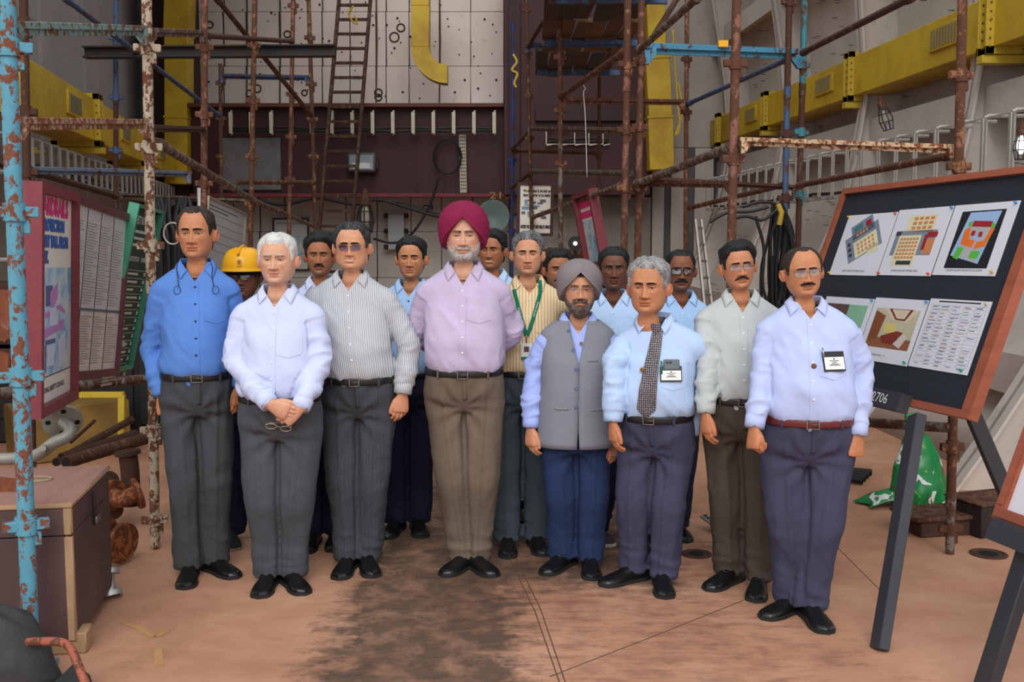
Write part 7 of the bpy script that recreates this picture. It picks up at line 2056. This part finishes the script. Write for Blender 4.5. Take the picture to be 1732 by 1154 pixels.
pth = [at(40, 1087, 3.85), at(75, 1085, 3.82), at(105, 1087, 3.8), at(120, 1098, 3.8), at(132, 1125, 3.78), at(146, 1160, 3.75), at(164, 1205, 3.72)]
end = pth[-1]; 
o = MB().tube([Vector(p) for p in catmull(pth, 24)] + [Vector((end.x + .04, end.y, 0.012))], .016, 12).build('bent_bar', painted('copper_orange_bar', srgb(168, 92, 70), srgb(120, 74, 54), .4, 12), None, True, recenter=True); tag(o, 'bent orange-painted bar arching over the bottom left corner', 'bar')
# ------------------------------------------------------------------ loose things on the right
c = ground(1540, 858); BAGM = NT('green_printed_sack'); _c = BAGM.coord(); _n = BAGM.noise(_c, 5, 4, .6, 1.5); _n2 = BAGM.noise(_c, 9, 3, .5, 1)
SACK = BAGM.set(Base_Color=BAGM.mix(BAGM.ramp(_n2, [(.60, (0, 0, 0)), (.62, (1, 1, 1))]), BAGM.ramp(_n, [(.36, srgb(120, 40, 34)), (.40, srgb(20, 120, 62)), (.60, srgb(26, 138, 70)), (.63, srgb(150, 168, 40))], 'LINEAR'), srgb(220, 224, 220)), Roughness=.35)
g = []
for i in range(22):
    v = i / 21; rr = float(np.interp(v, [0, .06, .3, .6, .85, 1], [.16, .19, .17, .13, .085, .05]))
    g.append([(c.x + .06 + rr * 1.05 * math.cos(a) * (1 + .10 * math.sin(4 * a + 2 * v)) - .10 * (v - .0) * 0 - .05 * v, c.y + rr * .75 * math.sin(a), .50 * v) for a in np.linspace(0, 6.283, 34, endpoint=False)])
g = np.array(g); g += .022 * (1 - 2 * np.abs(fbm(g * 8)))[..., None] * np.array([1, 1, .3]); g[..., 2] = np.maximum(g[..., 2], .004)
mb = MB(); mb.grid(g, True); o = mb.build('plastic_sack', SACK, None, True, recenter=True); m_ = Vector(o.location)
g = np.array([[(c.x - .30 + .28 * u_ + .03 * math.sin(5 * v_), c.y - .08 + .2 * v_, .02 + .10 * math.sin(u_ * 2.6) * math.sin(.4 + v_ * 2.4)) for u_ in np.linspace(0, 1, 12)] for v_ in np.linspace(0, 1, 8)])
g += .012 * fbm(g * 12)[..., None]; g[..., 2] = np.maximum(g[..., 2], .003)
v_, f_ = slab(g - np.array(m_), (0, 0, -.004)); raw('sack_flap', v_, f_, SACK, o)
g = np.array([[(c.x - .05 + .10 * u_ - .02 * k, c.y - .02, .46 + .16 * k) for u_ in np.linspace(0, 1, 5)] for k in np.linspace(0, 1, 6)]); g += .02 * fbm(g * 14)[..., None]
v_, f_ = slab(g - np.array(m_), (0, .006, 0)); raw('sack_mouth', v_, f_, SACK, o)
tag(o, 'crumpled green and white plastic sack behind the black easel leg', 'sack')
def block(name, label, px, py, size, mat, rz=0, cat='block'):
    c = ground(px, py); o = MB().box((0, 0, size[2] / 2), size, None, 0, .006).build(name, mat, None); o.location = c; o.rotation_euler.z = rz
    tag(o, label, cat); return o
o = block('steel_saddle', 'low rusty steel saddle on the deck left of the easel upright', 1580, 898, (.34, .26, .10), RUSTD, .2, 'steel block')
MB().box((0, 0, .11), (.42, .30, .025), None, 0, .004).build('top_plate', painted('brown_plate', srgb(110, 74, 56), srgb(80, 50, 38), .4, 8), o)
o = block('steel_plinth', 'dark rusted plinth block at the foot of the right hull frame', 1678, 895, (.46, .30, .19), plain('black_rust', srgb(44, 34, 30), .8, var=.3, scale=10, bump=.3), .35, 'steel block')
MB().box((0, 0, .195), (.47, .31, .012), None, 0, .003).build('top_plate', painted('brown_plate', srgb(110, 74, 56), srgb(80, 50, 38), .4, 8), o)
for k in range(4):
    a = ground(1440 - 3 * k, 806 + 4 * k) + Vector((-.5, .3, .03 + .012 * k)); b = ground(1474 - 5 * k, 806 + 5 * k) + Vector((0, 0, .03))
    o = MB().tube([a, b], .024, 12).build('conduit_pipe', BLACKC2, None, recenter=True); MB().tube([(b - Vector(o.location)) - (b - a).normalized() * .02, (b - Vector(o.location)) + (b - a).normalized() * .003], .018, 10).build('bore', BLK, o)
    tag(o, 'black conduit pipe on the deck behind the red-belted person, %s of four' % ('farthest', 'second farthest', 'second nearest', 'nearest')[k], 'pipe', 'black conduit pipes')
# perforated bracket on a stand between the trouser legs
root = empty('bracket_stand', ground(1228, 930)); m_ = Vector(root.location)
STEELB = plain('zinc_bracket', srgb(140, 136, 130), .45, .5, var=.15, scale=12)
MB().bar(at(1189, 872, 6.25) - m_, at(1222, 896, 6.15) - m_, .07, .012, bev=.002).build('slotted_strip', STEELB, root)
for k in range(6):
    p = at(1189, 872, 6.25).lerp(at(1222, 896, 6.15), (k + .5) / 6) - m_
    MB().lathe([(.014, .006), (.014, .0085)], p, 8).build('slot_hole', BLK, root)
g0 = [at(1205, 880, 6.2) - m_, at(1250, 850, 6.3) - m_, at(1262, 900, 6.15) - m_]
MB().add([*g0, *[p + Vector((0, .012, 0)) for p in g0]], [(0, 1, 2), (5, 4, 3), (0, 3, 4, 1), (1, 4, 5, 2), (2, 5, 3, 0)]).build('gusset_plate', STEELB, root)
MB().bar(at(1222, 896, 6.2) - m_, at(1223, 950, 6.2) - m_, .05, .05, (0, 1, 0)).build('stand_leg', RUSTD, root); MB().bar(at(1278, 865, 6.4) - m_, at(1278, 912, 6.4) - m_, .05, .05, (0, 1, 0)).build('stand_leg', plain('pale_leg', srgb(150, 140, 130), .6), root)
tag(root, 'slotted metal bracket on a low stand beside the brown trousers', 'bracket')
o = block('plastic_bin', 'yellow plastic bin glimpsed between the lanyard wearer and the waistcoat', 892, 792, (.30, .30, .40), plain('bin_yellow', srgb(214, 176, 24), .4), 0, 'bin')
MB().box((0, 0, .40), (.34, .34, .03), None, 0, .01).build('bin_rim', plain('bin_yellow', srgb(214, 176, 24), .4), o)
# hanging black cables beside the blue-brown upright
root = empty('cable_bundle', at(1310, 520, 8.3)); m_ = Vector(root.location); rg = random.Random(9)
for k in range(16):
    x = rg.uniform(1296, 1338); x2 = x + rg.uniform(-10, 10); Yk = 8.36 + .22 * rg.random()
    pts = [at(1316 + rg.uniform(-8, 8), 348 + rg.uniform(-8, 14), Yk), at(x + 4, 400, Yk), at(x2, 455, Yk), at(x2 + rg.uniform(-4, 6), 505 + rg.uniform(-12, 14), Yk), at(x2 + 10, 518, Yk + .03), at(x2 + 16, 480, Yk + .05), at(1330, 365, Yk + .05)]
    MB().tube([Vector(p) - m_ for p in catmull(pts, 26)], .013, 7).build('cable_loop', BLACKC2, root)
for pts in (((1230, 372), (1262, 366), (1290, 372), (1318, 352)), ((1255, 350), (1285, 342), (1310, 345), (1330, 362)), ((1278, 366), (1292, 420), (1290, 480), (1300, 520)), ((1200, 376), (1230, 360), (1268, 358), (1300, 350))):
    MB().tube([Vector(p) - m_ for p in catmull([at(x, y, 8.2) for x, y in pts], 20)], .013, 7).build('cable_tail', BLACKC2, root)
MB().tube([at(1316, 346, 8.0) - m_, at(1322, 360, 7.98) - m_, at(1318, 380, 8.0) - m_], .02, 7).build('yellow_tie', plain('yellow_rope', srgb(170, 140, 46), .8), root)
tag(root, 'thick bundle of looped black cables hanging by the blue-brown upright', 'cables')
root = empty('cable_bundle', at(275, 470, 9.2)); m_ = Vector(root.location)
for k in range(14):
    x = rg.uniform(262, 322); pts = [at(x, 335, 9.3), at(x + rg.uniform(-8, 8), 375, 9.25), at(x + rg.uniform(-12, 12), 430, 9.2), Vector((at(x, 485, 9.1).x, 9.1, .03))]
    MB().tube([Vector(p) - m_ for p in catmull(pts, 14)], .022, 7).build('cable_loop', BLACKC2, root)
MB().tube([at(292, 395, 9.0) - m_ + Vector((.075 * math.cos(a), 0, .09 * math.sin(a))) for a in np.linspace(0, 6.283, 26, endpoint=False)], .007, 6, closed=True).build('wire_ring', GALV, root)
tag(root, 'black hoses hanging in the gap between the green board and the cornflower shirt', 'cables')
# aluminium ladder leaning at the hull
root = empty('ladder', at(1205, 560, 12.5)); m_ = Vector(root.location); ALU = plain('dull_aluminium', srgb(150, 146, 138), .45, .5, var=.1)
A0, A1, C0, C1 = at(1176, 372, 13), at(1200, 600, 12.4), at(1186, 372, 13.3), at(1214, 600, 12.7)
for a, b in ((A0, A1), (C0, C1)): MB().bar(a - m_, b - m_, .03, .06, (0, 1, 0), bev=.003).build('rail', ALU, root)
for k in range(8): MB().cyl(A0.lerp(A1, (k + .5) / 8) - m_, C0.lerp(C1, (k + .5) / 8) - m_, .016, 8).build('rung', ALU, root)
tag(root, 'grey aluminium ladder leaning on the right hull behind the black-rimmed glasses', 'ladder')
# ------------------------------------------------------------------ fittings on the bulkhead
root = empty('floodlight', at(612, 290, 18.9)); m_ = Vector(root.location); c = at(612, 275, 18.85) - m_
MB().box(c, (.50, .14, .34), None, 0, .03).build('housing', plain('floodlight_grey', srgb(96, 98, 100), .4, .3), root)
MB().box(c + Vector((0, -.075, 0)), (.40, .01, .25)).build('front_glass', plain('floodlight_glass', srgb(150, 160, 168), .08, spec=.8), root)
MB().box(c + Vector((0, -.082, -.06)), (.30, .01, .10)).build('reflector', plain('floodlight_reflector', srgb(214, 216, 214), .2), root)
for s_ in (-1, 1): MB().box(c + Vector((s_ * .27, 0, .02)), (.025, .05, .24)).build('yoke_arm', DARKSTEEL, root)
tag(root, 'switched-off square floodlight on the maroon girder behind the ladder', 'floodlight')
root = empty('cable_tray', at(783, 325, 18.85)); m_ = Vector(root.location)
MB().bar(at(782, 228, 18.88) - m_, at(784, 326, 18.88) - m_, .12, .02, (0, 1, 0)).build('tray_plate', plain('tray_cream', srgb(178, 172, 152), .6), root)
for k in range(16):
    for s_ in (-1, 0, 1): MB().lathe([(.013, 0), (.013, .004)], at(782 + .13 * k + 3.2 * s_, 232 + 5.8 * k, 18.868) - m_, 6, (0, -1, 0)).build('tray_hole', MAROON, root)
tag(root, 'narrow perforated tray fixed upright on the maroon girder', 'cable tray')
root = MB().tube([at(757, 265, 18.8) + Vector(((.22 + .012 * (k % 3)) * math.cos(a), -.01 * (k % 2), .30 * math.sin(a))) for k in range(3) for a in np.linspace(0, 6.283, 24, endpoint=False)], .014, 6).build('coiled_cable', BLACKC2, None, True, recenter=True); tag(root, 'coil of black cable hung on the maroon girder beside the perforated tray', 'cable')
t_ = text_mesh('210', .17, plain('faded_yellow_stencil', srgb(150, 128, 70), .7), Matrix.Translation(at(846, 336, GY - .30) + Vector((0, 0, .05))) @ Matrix.Rotation(math.pi / 2, 4, 'X'), WALLB, 'frame_number', sx=1.5)
def cage_lamp(label, p, s_=1.0, lit=False, tilt=0.0):
    root = empty('cage_lamp', p); root.rotation_euler = (0, tilt, 0)
    MB().lathe([(.05 * s_, 0), (.055 * s_, .06 * s_), (.03 * s_, .11 * s_), (.02 * s_, .16 * s_)], (0, 0, .10 * s_), 12).build('lamp_cap', painted('rusty_cap', srgb(110, 84, 68), srgb(84, 54, 40), .5, 20), root)
    MB().lathe([(.02 * s_, .10 * s_), (.042 * s_, .04 * s_), (.045 * s_, -.04 * s_), (.02 * s_, -.10 * s_)], (0, 0, 0), 12).build('bulb_glass', emit('lit_bulb', (1, .97, .9, 1), 2.5) if lit else plain('dull_bulb', srgb(168, 164, 150), .2), root)
    for k in range(8):
        a = math.pi * k / 4; MB().tube([(.05 * s_ * math.cos(a), .05 * s_ * math.sin(a), .11 * s_), (.085 * s_ * math.cos(a), .085 * s_ * math.sin(a), -.03 * s_), (.06 * s_ * math.cos(a), .06 * s_ * math.sin(a), -.16 * s_)], .006 * s_, 5).build('cage_wire', DARKSTEEL, root)
    for z, r in ((.04, .072), (-.06, .082), (-.16, .06)): MB().tube([(r * s_ * math.cos(a), r * s_ * math.sin(a), z * s_) for a in np.linspace(0, 6.283, 16, endpoint=False)], .006 * s_, 5, closed=True).build('cage_ring', DARKSTEEL, root)
    tag(root, label, 'lamp', 'caged work lamps'); return root
cage_lamp('rusty caged lamp hanging under the right-hand duct', at(1497, 198, 10.5), .8, tilt=-.3)
cage_lamp('lit caged lamp at the right edge above the easel board', at(1727, 245, 7.2), .6, True)
cage_lamp('small caged lamp hanging before the lower white panels', at(618, 365, 17.5), 1.7)
root = empty('work_lamp', at(972, 425, 16)); m_ = Vector(root.location); MB().lathe([(.03, .1), (.10, .0), (.11, -.02)], at(973, 412, 16) - m_, 16, (0, 1, 0)).build('reflector', DARKSTEEL, root)
MB().lathe([(.001, -.03), (.025, -.02), (.03, .0), (.001, .02)], at(973, 412, 15.95) - m_, 14, (0, 1, 0)).build('bulb', emit('lit_bulb', (1, .97, .9, 1), 2.5), root); MB().cyl(at(973, 414, 16.05) - m_, Vector((at(973, 414, 16.05).x, 16.05, 0)) - m_, .02, 8).build('stem', DARKSTEEL, root)
tag(root, 'small bright work lamp far back above the grey turban', 'lamp')
root = empty('loud_hailer', at(834, 395, 18.5)); m_ = Vector(root.location)
MB().lathe([(.06, -.22), (.10, -.05), (.27, .0), (.28, .03), (.25, .03), (.09, -.04), (.001, -.04)], at(834, 366, 18.3) - m_, 24, (0, -1, 0)).build('horn', plain('grey_green_horn', srgb(92, 110, 106), .5), root); MB().box(at(834, 366, 18.6) - m_, (.12, .3, .12)).build('driver_box', DARKSTEEL, root)
tag(root, 'grey-green horn speaker on the back wall beside the maroon turban', 'speaker')
root = empty('wall_hatch', at(670, 425, 19.8)); m_ = Vector(root.location)
a, b = at(656, 363, 19.8), at(684, 422, 19.8)
MB().box((a + b) / 2 - m_, (b.x - a.x, .05, a.z - b.z), None, 0, .006).build('hatch_plate', plain('pale_blue_plate', srgb(176, 184, 192), .5, var=.05), root)
for (px, py) in ((653, 365), (687, 365), (653, 391), (687, 391), (653, 418), (687, 418)): MB().box(at(px, py, 19.8) - m_, (.08, .07, .09), None, 0, .01).build('hinge', plain('scorched_hinge', srgb(48, 38, 32), .8), root)
tag(root, 'pale blank hatch plate with scorched hinges on the back wall', 'hatch')
o = MB().box(at(724, 351, 19.6), (.17, .12, .08), None, 0, .01).build('sensor_box', DARKSTEEL, None, recenter=True); MB().box((-.0, -.065, .035), (.12, .01, .04)).build('sensor_window', GALV, o); tag(o, 'small dark sensor box on the back wall left of the maroon turban', 'fitting')
for k, (pts, lb) in enumerate(((((432, 336), (475, 347), (520, 338), (545, 336), (600, 346), (640, 338), (690, 352), (740, 366), (795, 369), (880, 362)), 'black festoon cable strung along the lower back wall'), (((742, 300), (728, 345), (705, 385), (685, 405), (662, 411), (632, 404)), 'black cable drooping past the hatch plate'), (((640, 340), (690, 345), (745, 362), (830, 364)), 'thin upper cable along the lower back wall'))):
    o = MB().tube([Vector(p) for p in catmull([at(x, y, 18.4) for x, y in pts], 50)], (.025, .022, .014)[k], 7).build('hanging_cable', BLACKC2, None, True, recenter=True); tag(o, lb, 'cable')
# ropes
ROPE = plain('yellow_nylon_rope', srgb(190, 160, 60), .8, var=.2, scale=40)
for k, (pts, Yk, lb) in enumerate((((((598, 10), (590, 22), (596, 36), (604, 40), (600, 26)), 18.3, 'yellow rope knot on the ladder top')), (((868, 92), (874, 105), (866, 118), (875, 125), (870, 140), (873, 148)), 13.47, 'tangled yellow rope tied to the slim brown upright'), (((1138, 50), (1142, 110), (1146, 170), (1150, 215), (1143, 228), (1154, 190), (1148, 140)), 16.0, 'long yellow rope loop hanging beside the right-hand riser'))):
    o = MB().tube([Vector(p) for p in catmull([at(x, y, Yk) for x, y in pts], 40)], .016, 7).build('rope', ROPE, None, True, recenter=True); tag(o, lb, 'rope')
o = MB().tube([Vector(p) for p in catmull([at(985, 142, 9.4), at(990, 150, 9.4), at(987, 158, 9.4), at(990, 200, 9.4), at(993, 300, 9.4)], 30)], .004, 5).build('wire', plain('white_wire', srgb(206, 204, 200), .5), None, True, recenter=True); tag(o, 'thin white wire dangling from the wire-bound tube', 'wire')
# dark pipework stack behind the far posters
for k, (p0, p1, r, lb) in enumerate((((905, 432, 17), (1060, 432, 17), .10, 'thick brown pipe lying across the far right of the hold'), ((905, 458, 17.8), (1060, 460, 17.8), .14, 'black pipe under the thick brown one far right of the hold'))):
    o = MB().cyl(at(*p0), at(*p1), r, 16).build('large_pipe', (RP[2], RP[1])[k], None, recenter=True); [MB().box((sx_2, .16 * k, -Vector(o.location).z / 2), (.08, .3, Vector(o.location).z), None, 0, .004).build('trestle', DARKSTEEL, o) for sx_2 in (-.5, .5)]; MB().cyl(at(*p0) - Vector(o.location) + Vector((.2, 0, 0)), at(*p0) - Vector(o.location) + Vector((.26, 0, 0)), r * 1.25, 16).build('flange', (RP[2], RP[1])[k], o); tag(o, lb, 'pipe')
